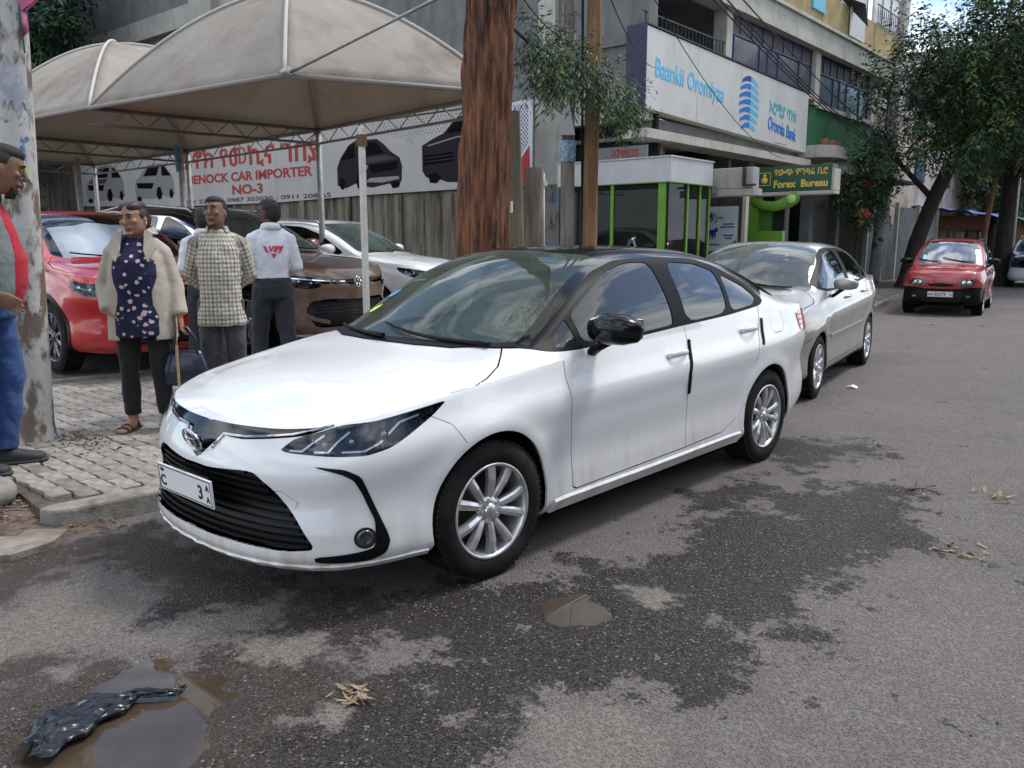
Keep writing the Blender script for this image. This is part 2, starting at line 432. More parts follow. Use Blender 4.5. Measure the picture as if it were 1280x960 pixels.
def grid_normals(G):
    du=np.gradient(G,axis=0); dv=np.gradient(G,axis=1)
    # symmetric ends
    N=np.cross(du,dv); l=np.linalg.norm(N,axis=2); 
    N=N/np.maximum(l,1e-9)[:,:,None]
    N[0,:,0]=0;N[-1,:,0]=0;N[:,-1,0]=0
    bad=l<1e-7
    N/=np.maximum(np.linalg.norm(N,axis=2),1e-9)[:,:,None]
    for i,j in zip(*np.where(bad)): N[i,j]=[0,-1 if i<len(G)/2 else 1,.3]
    return N
# ------------------------------------------------------------ car shell: a smooth surface cut into real panels
VIEW = {'side': lambda v: (v[1], v[2]), 'top': lambda v: (v[0], v[1]), 'front': lambda v: (v[0], v[2]), 'wrap': lambda v: (v[6], v[2])}
class Shell:
    def __init__(s, spec, nu=150, nb=22, nt=30):
        G, u = car_surface(spec, nu, nb, nt); N = grid_normals(G)
        s.G, s.N, s.u, s.nb = G, N, u, nb
        a, b = G.shape[:2]
        s.V = [(*G[i, j], *N[i, j], u[i]) for i in range(a) for j in range(b)]
        s.F = []
        for i in range(a-1):
            for j in range(b-1):
                q = [i*b+j, (i+1)*b+j, (i+1)*b+j+1, i*b+j+1]
                s.F.append([q, 'band' if j < nb else 'top', 'body'])
        s.cache = {}; s.eid = 0
    def cut(s, name, view, P, zone=None, cond=None, only=None):
        if name in ('window', 'window_trim', 'headlight', 'bumper_accent', 'grille', 'windshield', 'rear_window', 'lower_grille') and len(P) < 20: P = rnd(P)
        vw = VIEW[view]; V = s.V
        xs = [p[0] for p in P]; ys = [p[1] for p in P]; bx = (min(xs), max(xs), min(ys), max(ys))
        cand = []
        for fi, f in enumerate(s.F):
            if zone and f[1] != zone: continue
            if only and f[2] not in only: continue
            c = [vw(V[i]) for i in f[0]]
            a = [q[0] for q in c]; b = [q[1] for q in c]
            if max(a) < bx[0] or min(a) > bx[1] or max(b) < bx[2] or min(b) > bx[3]: continue
            if cond and not cond(V[f[0][0]]): continue
            cand.append(fi)
        n = len(P)
        for k in range(n):
            p, q = P[k], P[(k+1) % n]; s.eid += 1
            dx_, dy_ = q[0]-p[0], q[1]-p[1]; L = math.hypot(dx_, dy_)
            if L < 1e-7: continue
            nx, ny = -dy_/L, dx_/L
            sb = (min(p[0], q[0])-1e-5, max(p[0], q[0])+1e-5, min(p[1], q[1])-1e-5, max(p[1], q[1])+1e-5)
            new = []
            for fi in cand:
                ids = s.F[fi][0]; c = [vw(V[i]) for i in ids]
                a = [t[0] for t in c]; b = [t[1] for t in c]
                if max(a) < sb[0] or min(a) > sb[1] or max(b) < sb[2] or min(b) > sb[3]: continue
                d = [(t[0]-p[0])*nx+(t[1]-p[1])*ny for t in c]
                if min(d) > -2e-5 or max(d) < 2e-5: continue
                A, B = [], []; m = len(ids)
                for i in range(m):
                    i2 = (i+1) % m
                    if d[i] >= -1e-6: A.append(ids[i])
                    if d[i] <= 1e-6: B.append(ids[i])
                    if (d[i] > 1e-6 and d[i2] < -1e-6) or (d[i] < -1e-6 and d[i2] > 1e-6):
                        key = (min(ids[i], ids[i2]), max(ids[i], ids[i2]), s.eid)
                        if key not in s.cache:
                            t = d[i]/(d[i]-d[i2]); v0, v1 = V[ids[i]], V[ids[i2]]
                            w_ = [v0[x]+(v1[x]-v0[x])*t for x in range(7)]
                            l = math.sqrt(w_[3]**2+w_[4]**2+w_[5]**2) or 1
                            w_[3] /= l; w_[4] /= l; w_[5] /= l
                            s.cache[key] = len(V); V.append(tuple(w_))
                        A.append(s.cache[key]); B.append(s.cache[key])
                if len(A) > 2 and len(B) > 2:
                    s.F[fi][0] = A; s.F.append([B, s.F[fi][1], s.F[fi][2]]); new.append(len(s.F)-1)
            cand += new
        cx = []; cy = []
        for fi in cand:
            c = [vw(V[i]) for i in s.F[fi][0]]; cx.append(sum(t[0] for t in c)/len(c)); cy.append(sum(t[1] for t in c)/len(c))
        ins = inpoly(P, np.array(cx), np.array(cy))
        for fi, k in zip(cand, ins):
            if k: s.F[fi][2] = name
    def line(s, view, pts, wd=.005, zone=None, cond=None, only=None, name='gap'):
        for a, b in zip(pts[:-1], pts[1:]):
            dx_, dy_ = b[0]-a[0], b[1]-a[1]; L = math.hypot(dx_, dy_); nx, ny = -dy_/L*wd/2, dx_/L*wd/2; ex, ey = dx_/L*wd*.3, dy_/L*wd*.3
            s.cut(name, view, [(a[0]+nx-ex, a[1]+ny-ey), (b[0]+nx+ex, b[1]+ny+ey), (b[0]-nx+ex, b[1]-ny+ey), (a[0]-nx-ex, a[1]-ny-ey)], zone, cond, only)
    def at(s, view, p, zone=None, side=1, off=0):
        """surface point and normal nearest to p in a view"""
        G, N = s.G, s.N; j0, j1 = (0, s.nb+1) if zone == 'band' else ((s.nb, None) if zone == 'top' else (0, None))
        g = G[:, j0:j1]; nn = N[:, j0:j1]
        if view == 'wrap': A = np.repeat(s.u[:, None], g.shape[1], 1); B = g[:, :, 2]
        elif view == 'side': A, B = g[:, :, 1], g[:, :, 2]
        elif view == 'top': A, B = g[:, :, 0], g[:, :, 1]
        else: A, B = g[:, :, 0], g[:, :, 2]
        D = (A-p[0])**2+(B-p[1])**2
        # local linear fit over the nearest grid points, so moulding lines run smooth
        k = np.argpartition(D.ravel(), 24)[:24]; a_ = A.ravel()[k]-p[0]; b_ = B.ravel()[k]-p[1]
        wt = np.sqrt(1/(D.ravel()[k]+1e-5)); X_ = np.stack([np.ones_like(a_), a_, b_], 1)*wt[:, None]
        Y_ = np.concatenate([g.reshape(-1, 3)[k], nn.reshape(-1, 3)[k]], 1)*wt[:, None]
        c_ = np.linalg.lstsq(X_.T @ X_+np.eye(3)*1e-9, X_.T @ Y_, rcond=None)[0][0]
        P = c_[:3]; Q = c_[3:]/np.linalg.norm(c_[3:])
        P = P+Q*off
        return Vector((P[0]*side, P[1], P[2])), Vector((Q[0]*side, Q[1], Q[2]))
    def part(s, regions, name, mat, parent, sides=(1, -1), off=0, rim=.012):
        """mesh of the faces of some regions on the given sides"""
        if isinstance(regions, str): regions = (regions,)
        fs = [f[0] for f in s.F if f[2] in regions]
        if not fs: return None
        used = sorted({i for f in fs for i in f}); mp = {i: k for k, i in enumerate(used)}; n0 = len(used)
        vs = []; ns = []; faces = []
        cnt = {}
        for f in fs:
            for a, b in zip(f, f[1:]+f[:1]): cnt[(min(a, b), max(a, b))] = cnt.get((min(a, b), max(a, b)), 0)+1
        for sd in sides:
            b0 = len(vs)
            for i in used:
                v = s.V[i]; vs.append(((v[0]+v[3]*off)*sd, v[1]+v[4]*off, v[2]+v[5]*off)); ns.append((v[3]*sd, v[4], v[5]))
            for f in fs:
                q = [b0+mp[i] for i in f]; faces.append(q if sd > 0 else q[::-1])
            if rim:
                for f in fs:
                    for a, b in zip(f, f[1:]+f[:1]):
                        if cnt[(min(a, b), max(a, b))] == 1 and not (s.V[a][0] < 1e-4 and s.V[b][0] < 1e-4):
                            k = len(vs); va, vb = Vector(s.V[a][:3]), Vector(s.V[b][:3]); na, nb_ = Vector(s.V[a][3:6]), Vector(s.V[b][3:6])
                            va += na*off; vb += nb_*off
                            on = (vb-va).cross(na)
                            if on.length < 1e-9: continue
                            on.normalize()
                            for p in (va, vb, vb-nb_*rim, va-na*rim): vs.append((p.x*sd, p.y, p.z)); ns.append((on.x*sd, on.y, on.z))
                            q = [k+1, k, k+3, k+2]; faces.append(q if sd > 0 else q[::-1])
        me = bpy.data.meshes.new(name); me.from_pydata(vs, [], faces)
        me.polygons.foreach_set('use_smooth', [True]*len(faces)); me.update()
        me.normals_split_custom_set_from_vertices(ns)
        return link(name, me, mat, parent)
    def strip(s, mb, view, pts, wd, th, off=0, zone=None, side=1, m=0, sub=6, round_=False, updir=(0, 0, 1)):
        """a moulding that follows the surface along pts (view coordinates)"""
        C = []
        for a, b in zip(pts[:-1], pts[1:]):
            for k in range(sub): C.append((a[0]+(b[0]-a[0])*k/sub, a[1]+(b[1]-a[1])*k/sub))
        C.append(pts[-1]); L = [s.at(view, c, zone, side, off) for c in C]
        b0 = len(mb.v); n = len(L)
        for i, (p, nn) in enumerate(L):
            t = (L[min(i+1, n-1)][0]-L[max(i-1, 0)][0]).normalized(); u_ = nn.cross(t).normalized()
            wq = wd if not isinstance(wd, (list, tuple)) else wd[0]+(wd[1]-wd[0])*i/(n-1)
            for (a, b) in ((-.5, 0), (-.42, th), (.42, th), (.5, 0)):
                mb.v.append(tuple(p+u_*(a*wq)+nn*b))
        for i in range(n-1):
            for j in range(3):
                q = [b0+i*4+j, b0+(i+1)*4+j, b0+(i+1)*4+j+1, b0+i*4+j+1]
                mb.f.append(q); mb.m.append(m); mb.sm.append(False)
        mb.f.append([b0, b0+1, b0+2, b0+3]); mb.m.append(m); mb.sm.append(False)
        mb.f.append([b0+(n-1)*4+3-k for k in range(4)]); mb.m.append(m); mb.sm.append(False)
        return mb

def wheel(parent, loc, r, rr, wd, style, side, steer=0, mat=None):
    """wheel part: hub and disc, with tyre and rim below it; x axis outwards"""
    mat = mat or m_alloy
    h = MB(); h.lathe([(-.02, .0), (-.02, rr*.72), (.0, rr*.72), (.0, .06), (.03, .05), (.03, 0)], 28)
    hub = h.build('wheel', m_disc, parent); hub.location = loc; hub.rotation_euler = (0, 0, (0 if side > 0 else math.pi)+steer)
    t = MB(); w2 = wd/2
    prof = [(w2-.012, rr+.002), (w2-.002, rr+.012), (w2, rr+.03), (w2+.004, (r+rr)/2), (w2-.004, r-.028), (w2-.016, r-.010), (w2-.035, r-.002)]
    for g in (-.5, 0, .5):
        prof += [(g*-w2*.9+.012, r), (g*-w2*.9+.006, r-.008), (g*-w2*.9-.006, r-.008), (g*-w2*.9-.012, r)]
    prof += [(-w2+.035, r-.002), (-w2+.016, r-.010), (-w2, (r+rr)/2), (-w2+.012, rr)]
    t.lathe(prof, 56); 
    for k in range(70):   # tread blocks
        a = 2*math.pi*k/70; c, s_ = math.cos(a), math.sin(a)
        for x0, x1 in ((w2-.036, w2-.014), (-w2+.014, -w2+.036)):
            M4 = Matrix.Rotation(a, 4, 'X'); t.box(x0, x1, -.0085, .0085, r-.012, r+.0005, M4=M4)
    t.build('tyre', m_tyre, hub)
    q = MB()
    q.lathe([(w2-.016, rr+.006), (w2-.002, rr+.004), (w2-.003, rr-.006), (w2-.014, rr-.012), (w2-.05, rr-.022), (-w2+.02, rr-.03), (-w2+.01, rr)], 56)
    d0, d1 = w2-.030, w2-.012      # face depth at hub and at rim
    n = {'ten': 10, 'five': 5, 'star': 7}[style]
    for k in range(n):
        a0 = 2*math.pi*k/n
        if style == 'ten': a0 = 2*math.pi*(k//2)/5+(-.285 if k % 2 == 0 else .285)
        wi, wo = {'ten': (.017, .024), 'five': (.035, .05), 'star': (.02, .022)}[style]
        a_in = a0 if style != 'ten' else a0*1.0+(.06 if k % 2 == 0 else -.06)
        ri, ro = .045, rr-.008
        sec = []
        for tt in (0, .25, .6, 1):
            rad = ri+(ro-ri)*tt; an = a_in+(a0-a_in)*tt; wv = wi+(wo-wi)*tt; dp = d0+(d1-d0)*tt+.010*math.sin(tt*math.pi)
            c = Vector((0, math.cos(an)*rad, math.sin(an)*rad)); tn = Vector((0, -math.sin(an), math.cos(an)))
            sec.append([c-tn*wv+Vector((dp-.03, 0, 0)), c-tn*wv*.9+Vector((dp-.006, 0, 0)), c-tn*wv*.15+Vector((dp+.003, 0, 0)), c+tn*wv*.55+Vector((dp, 0, 0)), c+tn*wv+Vector((dp-.008, 0, 0)), c+tn*wv+Vector((dp-.03, 0, 0))])
        vs = [p for s4 in sec for p in s4]; fs = []
        for i in range(3):
            for j in range(5): fs.append((i*6+j, i*6+j+1, (i+1)*6+j+1, (i+1)*6+j))
        q.add(vs, fs)
    q.lathe([(d0-.02, .066), (d0+.004, .062), (d0+.006, .03)], 30); q.lathe([(d0+.006, .031), (d0+.016, .028), (d0+.018, .001)], 24)
    for k in range(5):
        a = 2*math.pi*k/5+math.pi/5; M4 = Matrix.Translation((0, math.cos(a)*.05, math.sin(a)*.05))
        q.lathe([(d0, .0105), (d0+.013, .0095), (d0+.013, .0)], 6, c=(0, math.cos(a)*.05, math.sin(a)*.05), smooth=False)
    fixn(q.build('rim', mat, hub))
    return hub

def cabin(car, y0, y1, zf, zt, w2, steer_side=1):
    """seats, dashboard and steering wheel seen through the glass"""
    for sx in (1, -1):
        s = MB(); x = sx*.36; y = y0+.75
        s.box(x-.25, x+.25, y, y+.5, zf, zf+.14, bev=.04)
        s.loft([((x, y+.48, zf+.1), .24, .07), ((x, y+.56, zf+.35), .25, .06), ((x, y+.66, zf+.62), .20, .05), ((x, y+.67, zf+.66), .16, .04)], 14, pw=3)
        s.loft([((x, y+.68, zf+.68), .10, .03), ((x, y+.69, zf+.74), .14, .05), ((x, y+.70, zf+.84), .12, .045), ((x, y+.70, zf+.87), .08, .03)], 14, pw=3)
        s.build('seat', m_seat, car)
    s = MB(); y = y1-.55; s.box(-w2+.1, w2-.1, y-.4, y+.1, zf+.02, zf+.16, bev=.03); s.loft([((0, y+.1, zf+.1), w2-.12, .06), ((0, y+.3, zf+.6), w2-.2, .05)], 20, pw=5)
    for sx in (-.38, .38): s.loft([((sx, y+.3, zf+.6), .10, .04), ((sx, y+.32, zf+.74), .11, .04)], 12, pw=3)
    s.build('rear_seat', m_seat, car)
    d = MB(); d.loft([((-w2+.06, y0+.2, zf+.36), .16, .22), ((0, y0+.15, zf+.38), .17, .24), ((w2-.06, y0+.2, zf+.36), .16, .22)], 16, ref=(0, 0, 1), pw=3)
    d.build('dashboard', m_cabin, car)
    q = MB(); ring = [(steer_side*.36+.18*math.cos(a), y0+.55-.07*math.sin(a), zf+.42+.17*math.sin(a)) for a in np.linspace(0, 2*math.pi, 25)]
    q.tube(ring, .014, 8); q.tube([(steer_side*.36-.17, y0+.55, zf+.42), (steer_side*.36+.17, y0+.55, zf+.42)], .018, 6)
    q.tube([(steer_side*.36, y0+.55, zf+.42), (steer_side*.36, y0+.3, zf+.32)], .03, 8); q.build('steering_wheel', m_cabin, car)

def rnd(P, k=.14, keep=()):
    """outline with its corners cut twice, so they read as rounded"""
    for it in range(2):
        o = []; n = len(P)
        for i in range(n):
            a, b, c = P[i-1], P[i], P[(i+1) % n]
            if b[0] < 0: o.append(b); continue
            o.append((b[0]+(a[0]-b[0])*k, b[1]+(a[1]-b[1])*k)); o.append((b[0]+(c[0]-b[0])*k, b[1]+(c[1]-b[1])*k))
        P = o
    return P
def mirror(sh, car, y, z, mats, side, s=1.0, out=.02):
    p, n = sh.at('side', (y, z), None, side)
    b = MB(); X = p.x+side*.135*s+side*out
    b.loft([((X-side*.115*s, y+.02, z+.075), .045*s, .038*s), ((X-side*.10*s, y-.0, z+.08), .075*s, .062*s), ((X-side*.03*s, y-.02, z+.085), .085*s, .078*s), ((X+side*.06*s, y-.01, z+.082), .080*s, .072*s), ((X+side*.115*s, y+.02, z+.075), .05*s, .05*s), ((X+side*.128*s, y+.03, z+.072), .02*s, .03*s)], 20, ref=(0, 1, 0), pw=2.6)
    o = b.build('mirror', mats[0], car)
    f = MB(); f.loft([((p.x-side*.01, y+.01, z-.06), .045*s, .022*s), ((p.x+side*.045, y+.01, z-.02), .04*s, .022*s), ((X-side*.04*s, y+.01, z+.03), .045*s, .025*s)], 12, ref=(0, 1, 0)); f.build('mirror_foot', mats[1], o)
    g = MB(); g.box(X-.095*s, X+.095*s, y+.078*s, y+.084*s, z+.035, z+.13, bev=.002); g.build('mirror_glass', m_chrome, o)
    return o
def plate(parent, M4, lines, wd=.46, ht=.115, ink=None, name='number_plate'):
    p = MB(); p.box(-wd/2, wd/2, -ht/2, ht/2, -.004, .004, M4=M4, bev=.0015); o = p.build(name, m_white, parent)
    b = MB()
    for x0, x1, y0, y1 in ((-wd/2+.006, wd/2-.006, ht/2-.010, ht/2-.006), (-wd/2+.006, wd/2-.006, -ht/2+.006, -ht/2+.010), (-wd/2+.006, -wd/2+.010, -ht/2+.01, ht/2-.01), (wd/2-.010, wd/2-.006, -ht/2+.01, ht/2-.01)):
        b.box(x0, x1, y0, y1, .0042, .0052, M4=M4)
    b.build('plate_border', ink or m_ink, o)
    for (s, x, y, h) in lines: text('plate_text', s, h*1.4, ink or m_ink, M4 @ Matrix.Translation((x, y, .0048)), o, .0006, .002, height=h)
    return o
def circ(cy, cz, r, a0, a1, n): return [(cy+r*math.cos(R(a0+(a1-a0)*k/n)), cz+r*math.sin(R(a0+(a1-a0)*k/n))) for k in range(n+1)]
def arch_poly(cy, cz, r): return circ(cy, cz, r, -12, 192, 30)+[(cy-r*.98, -.1), (cy+r*.98, -.1)]
SIDE = lambda v: v[0] > .45
def under(car, L, W, axles, r, zlo, xin, zt=.45):
    u = MB(); u.box(-W/2+.10, W/2-.10, axles[0]+r+.05, axles[1]-r-.05, zlo, zlo+.12)
    u.box(-xin+.06, xin-.06, .22, L-.15, zlo+.02, zlo+.14); u.box(-W/2+.35, W/2-.35, .4, axles[0]-r-.03, zlo+.04, zlo+.1); u.box(-W/2+.2, W/2-.2, axles[1]+r+.03, L-.2, zlo+.06, zlo+.16)
    for ay in axles:
        for sx in (1, -1):
            b = len(u.v); n = 20; ro = r+.052
            for x in (sx*xin, sx*(W/2-.045)):
                for k in range(n+1):
                    a = R(-25+230*k/n); u.v.append((x, ay+ro*math.cos(a), r+ro*math.sin(a)))
            for k in range(n):
                u.f.append([b+k, b+k+1, b+n+1+k+1, b+n+1+k]); u.m.append(0); u.sm.append(True)
            u.f.append([b+k for k in range(n+1)]); u.m.append(0); u.sm.append(False)
    u.build('underbody', m_under, car)
COROLLA = dict(
 plan=[(0,0),(.28,.02),(.52,.085),(.70,.20),(.80,.36),(.855,.60),(.885,.94),(.885,1.35),(.885,1.85),(.885,2.4),(.885,2.95),(.885,3.35),(.888,3.7),(.865,4.1),(.80,4.38),(.62,4.57),(.32,4.62),(0,4.63)],
 zs=[.74,.745,.755,.775,.80,.84,.885,.915,.935,.95,.97,.99,1.01,1.035,1.045,1.03,1.01,1.0],
 zb=[.17,.17,.175,.18,.19,.20,.20,.20,.20,.20,.20,.20,.21,.23,.25,.27,.28,.28],
 pf=[(0,.09),(.07,.02),(.25,.0),(.5,.03),(.7,.02),(.85,.05),(1,.10)],
 ps=[(0,.06),(.05,.02),(.15,.014),(.35,.018),(.58,.003),(.80,.0),(.87,.024),(1,.055)],
 pr=[(0,.10),(.1,.03),(.3,.0),(.5,.03),(.7,.0),(.85,.02),(1,.05)],
 flare=[(.94,.316,.37,.013),(3.64,.316,.37,.013)],
 R=[(0,.13,.765),(.22,.20,.79),(.42,.35,.83),(.52,.55,.87),(.58,.75,.90),(.62,.95,.945),(.655,1.15,.975),(.69,1.36,1.01),(.62,1.83,1.285),(.57,2.30,1.41),(.565,2.8,1.43),(.565,3.3,1.39),(.59,3.72,1.275),(.64,4.1,1.11),(.62,4.32,1.06),(.50,4.46,1.05),(.28,4.54,1.035),(0,4.57,1.02)],
 C=[(.16,.775),(.22,.80),(.40,.85),(.62,.90),(.85,.94),(1.0,.965),(1.12,1.0),(1.25,1.085),(1.62,1.29),(2.05,1.435),(2.6,1.465),(3.1,1.45),(3.55,1.375),(4.0,1.165),(4.22,1.075),(4.42,1.06),(4.52,1.045),(4.575,1.03)])

def build_main_car():
    car = empty('parked_sedan', (0, 0, 0), 0, 'large white sedan with black roof parked in the foreground, black door mirror nearest the camera', 'car')
    S = Shell(COROLLA, 190, 26, 40)
    P = paint('pearl white paint', (.77, .78, .785), dirt=.75)
    S.cut('roof', 'side', [(1.32,.985),(1.40,.972),(1.62,.972),(2.17,.992),(2.6,1.012),(3.12,1.035),(3.62,1.075),(3.78,1.16),(3.97,1.10),(4.03,1.13),(3.6,1.5),(1.0,1.6),(1.0,1.01)], 'top')
    S.cut('windshield', 'top', [(-.01,1.07),(.15,1.075),(.417,1.10),(.60,1.20),(.655,1.31),(.615,1.60),(.568,1.86),(.515,2.16),(.3,2.08),(-.01,2.05)], 'top')
    S.cut('rear_window', 'top', [(-.01,3.5),(.3,3.48),(.51,3.42),(.53,3.75),(.57,4.05),(.3,4.13),(-.01,4.15)], 'top', lambda v: v[1] > 3)
    S.cut('hood', 'top', [(-.01,-.1),(-.01,1.10),(.15,1.105),(.417,1.13),(.632,1.25),(.70,1.17),(.765,1.08),(.81,.96),(.825,.86),(.80,.68),(.76,.5),(.70,.32),(.62,.20),(.4,.06),(.2,-.1)], 'top')
    S.cut('trunk_lid', 'top', [(-.01,4.19),(.3,4.17),(.56,4.10),(.62,4.3),(.6,4.7),(-.01,4.8)], 'top')
    # black trim and side glass
    S.cut('window_trim', 'side', [(1.33,.985),(1.40,.968),(1.49,.962),(1.62,.962),(2.17,.985),(2.6,1.008),(3.12,1.03),(3.60,1.066),(3.70,1.10),(3.57,1.215),(3.25,1.335),(3.01,1.385),(2.59,1.398),(2.23,1.385),(1.97,1.325),(1.73,1.21),(1.47,1.06)], 'top', SIDE)
    S.cut('window', 'side', [(1.66,.985),(2.17,1.002),(2.44,1.016),(2.50,1.03),(2.50,1.372),(2.3,1.372),(2.08,1.33),(1.86,1.24),(1.66,1.135)], 'top', SIDE)
    S.cut('window', 'side', [(1.46,.98),(1.62,.984),(1.62,1.11),(1.53,1.055)], 'top', SIDE)
    S.cut('window', 'side', [(2.63,1.025),(3.14,1.05),(3.20,1.30),(3.0,1.352),(2.66,1.372)], 'top', SIDE)
    S.cut('window', 'side', [(3.19,1.055),(3.52,1.08),(3.60,1.12),(3.50,1.20),(3.25,1.288)], 'top', SIDE)
    # front face, unrolled
    S.cut('grille_bar', 'wrap', [(-.01,.585),(.03,.60),(.10,.66),(.14,.695),(.28,.694),(.52,.722),(.62,.735),(.80,.79),(.80,.83),(-.01,.735)], 'band')
    S.cut('headlight', 'wrap', [(.50,.672),(.57,.725),(.80,.778),(.93,.785),(1.07,.806),(1.29,.842),(1.20,.785),(1.06,.715),(.99,.685),(.89,.662),(.78,.663)], 'band')
    S.cut('grille', 'wrap', [(-.01,.565),(.10,.563),(.385,.588),(.485,.528),(.59,.418),(.68,.30),(.55,.285),(.38,.285),(.16,.285),(-.01,.285)], 'band')
    S.cut('bumper_accent', 'wrap', [(.665,.628),(.80,.617),(.865,.585),(.905,.49),(.975,.32),(.955,.27),(.89,.243),(.675,.25),(.675,.272),(.84,.284),(.91,.296),(.915,.40),(.885,.47),(.865,.52),(.835,.572),(.79,.598)], 'band')
    S.cut('fog', 'wrap', [(.872+.045*math.cos(a), .338+.042*math.sin(a)) for a in np.linspace(0, 2*math.pi, 20, endpoint=False)], 'band')
    S.cut('door_front', 'side', [(1.478,.965),(1.46,.85),(1.462,.70),(1.495,.45),(1.505,.30),(1.53,.285),(2.575,.298),(2.58,.5),(2.55,.73),(2.61,.92),(2.60,1.0),(2.17,.985),(1.62,.962)], None, SIDE, ('body',))
    S.cut('door_rear', 'side', [(2.60,1.0),(2.61,.92),(2.55,.73),(2.58,.5),(2.575,.298),(3.02,.312),(3.20,.37),(3.33,.50),(3.39,.65),(3.47,.88),(3.56,1.05),(3.12,1.03)], None, SIDE, ('body',))
    S.cut('tail_light', 'side', [(4.14,.985),(4.3,1.01),(4.75,1.02),(4.75,.86),(4.45,.85),(4.16,.87)], 'band', lambda v: v[0] > .42)
    for ay in (.94, 3.64): S.cut('arch', 'side', arch_poly(ay, .326, .352), None, SIDE)
    S.cut('bumper_front', 'side', [(-.1,.1),(-.1,.9),(.2,.9),(.66,.84),(.74,.72),(.8,.2),(.7,0)], 'band', None, ('body',))
    S.line('side', [(.62,.785),(.70,.745),(.755,.66)], .004, 'band')
    S.line('side', [(1.478,.965),(1.46,.85),(1.462,.70),(1.495,.45),(1.505,.30),(1.53,.285),(2.575,.298),(3.02,.312),(3.20,.37),(3.29,.45)], .0085, 'band', SIDE)
    S.line('side', [(2.60,1.0),(2.61,.92),(2.55,.73),(2.58,.5),(2.575,.298)], .0085, None, SIDE, ('door_front', 'door_rear', 'body'))
    S.line('side', [(3.565,1.06),(3.47,.88),(3.40,.68)], .0085, None, SIDE, ('door_rear', 'body'))
    S.line('top', [(.632,1.25),(.70,1.17),(.765,1.08),(.81,.96),(.828,.86),(.81,.74)], .008, 'top')
    S.line('side', [(3.70,1.02),(3.82,1.025),(3.87,1.0),(3.865,.915),(3.82,.885),(3.70,.88),(3.675,.91),(3.68,1.0),(3.70,1.02)], .004, 'band', SIDE)
    S.line('wrap', [(.47,.515),(.525,.52),(.60,.475),(.585,.455)], .003, 'band')
    S.line('wrap', [(-.005,.742),(.3,.75),(.6,.768),(.81,.80)], .006, 'band', None, ('body', 'hood', 'bumper_front'))
    both = (1, -1)
    S.part('body', 'body_shell', P, car); S.part('hood', 'hood', P, car); S.part('bumper_front', 'bumper', P, car)
    tag(S.part('roof', 'roof', m_gloss, car), 'gloss black roof and pillars'); S.part('trunk_lid', 'trunk_lid', P, car)
    S.part('windshield', 'windshield', g_wind, car, rim=0); S.part('rear_window', 'rear_window', g_side, car, rim=0)
    S.part('gap', 'panel_gap', m_trim, car, off=-.011, rim=0)
    gb = S.part('grille_bar', 'grille_bar', m_gloss, car, off=-.006)
    for sd in both:
        df = S.part('door_front', 'door', P, car, (sd,)); dr = S.part('door_rear', 'door', P, car, (sd,))
        S.part('window', 'window', g_side2, car, (sd,), off=-.004, rim=0); S.part('window_trim', 'window_trim', m_trim, car, (sd,))
        hl = S.part('headlight', 'headlight', g_lamp, car, (sd,), off=-.002)
        S.part('headlight', 'lamp_housing', M('lamp housing', (.03, .032, .036), .25, .3), hl, (sd,), off=-.035, rim=-.03)
        q = MB()
        for pts in ([(.54,.682),(.60,.682),(.645,.715),(.70,.745)], [(.66,.682),(.725,.682),(.77,.72),(.83,.757)], [(.79,.682),(.885,.682),(.955,.71),(1.06,.78),(1.15,.80)]):
            S.strip(q, 'wrap', pts, .010, .010, -.028, 'band', sd)
        q.build('lamp_strip', M('satin chrome', (.6, .61, .63), .22, 1), hl)
        q = MB()
        for c in ((.70,.712), (.83,.722), (.97,.742)):
            p, n = S.at('wrap', c, 'band', sd, -.03)
            q.ell(p, (.034, .026, .026))
        q.build('lamp_reflector', M('projector lens', (.22, .24, .27), .1, .6), hl)
        for (a, b) in (((2.36,.853), df), ((3.25,.922), dr)):
            q = MB(); p, n = S.at('side', (a[0]+.11, a[1]), 'band', sd); 
            L = [S.at('side', (a[0]+.20*t, a[1]+.006*t), 'band', sd, .004+.036*math.sin(math.pi*min(1, max(0, t)))**.6)[0] for t in np.linspace(0, 1, 9)]
            q.loft([(l, .016+.003*math.sin(math.pi*t), .010) for l, t in zip(L, np.linspace(0, 1, 9))], 12, ref=(0, 0, 1))
            q.build('door_handle', P, b)
            q = MB(); c, n = S.at('side', (a[0]+.10, a[1]+.004), 'band', sd, .0008); fr = frame(c, (0, 1, 0), (0, 0, 1))
            q.ell(c, (.003, .055, .026)); q.build('recess_shade', M('recess shade grey', (.6, .6, .6), .4), b)  # flat oval in greyer white, imitating the shaded finger hollow
        q = MB(); S.strip(q, 'side', [(2.622,.925),(2.565,.74),(2.575,.62)], .024, .008, .0, None, sd, sub=6); q.build('door_guard', m_trim, df)
        q = MB(); S.strip(q, 'side', [(3.555,.985),(3.50,.82)], .024, .008, .0, None, sd, sub=5); q.build('door_guard', m_trim, dr)
        S.part('bumper_accent', 'bumper_accent', m_black, car, (sd,), off=.004)
        fg = S.part('fog', 'fog_light', M('fog recess', (.015, .015, .016), .3), car, (sd,), off=.002)
        p, n = S.at('wrap', (.872,.338), 'band', sd, .004); q = MB(); q.lathe([(0, .034), (.01, .03), (.004, .022), (.0, 0)], 20, axis='z'); 
        zz = n; xx = Vector((0, 0, 1)).cross(zz); q.xform(frame(p, xx, (0, 0, 1))); q.build('fog_lens', M('fog lens', (.10, .11, .12), .08, .6), fg)
        tl = S.part('tail_light', 'tail_light', m_redlamp, car, (sd,), off=.006)
        if tl:
            q = MB()
            for z in (.90, .935, .97): S.strip(q, 'side', [(4.17,z),(4.36,z+.004)], .007, .002, .008, 'band', sd)
            q.build('lamp_rib', M('lamp rib', (.22, .015, .015), .3), tl)
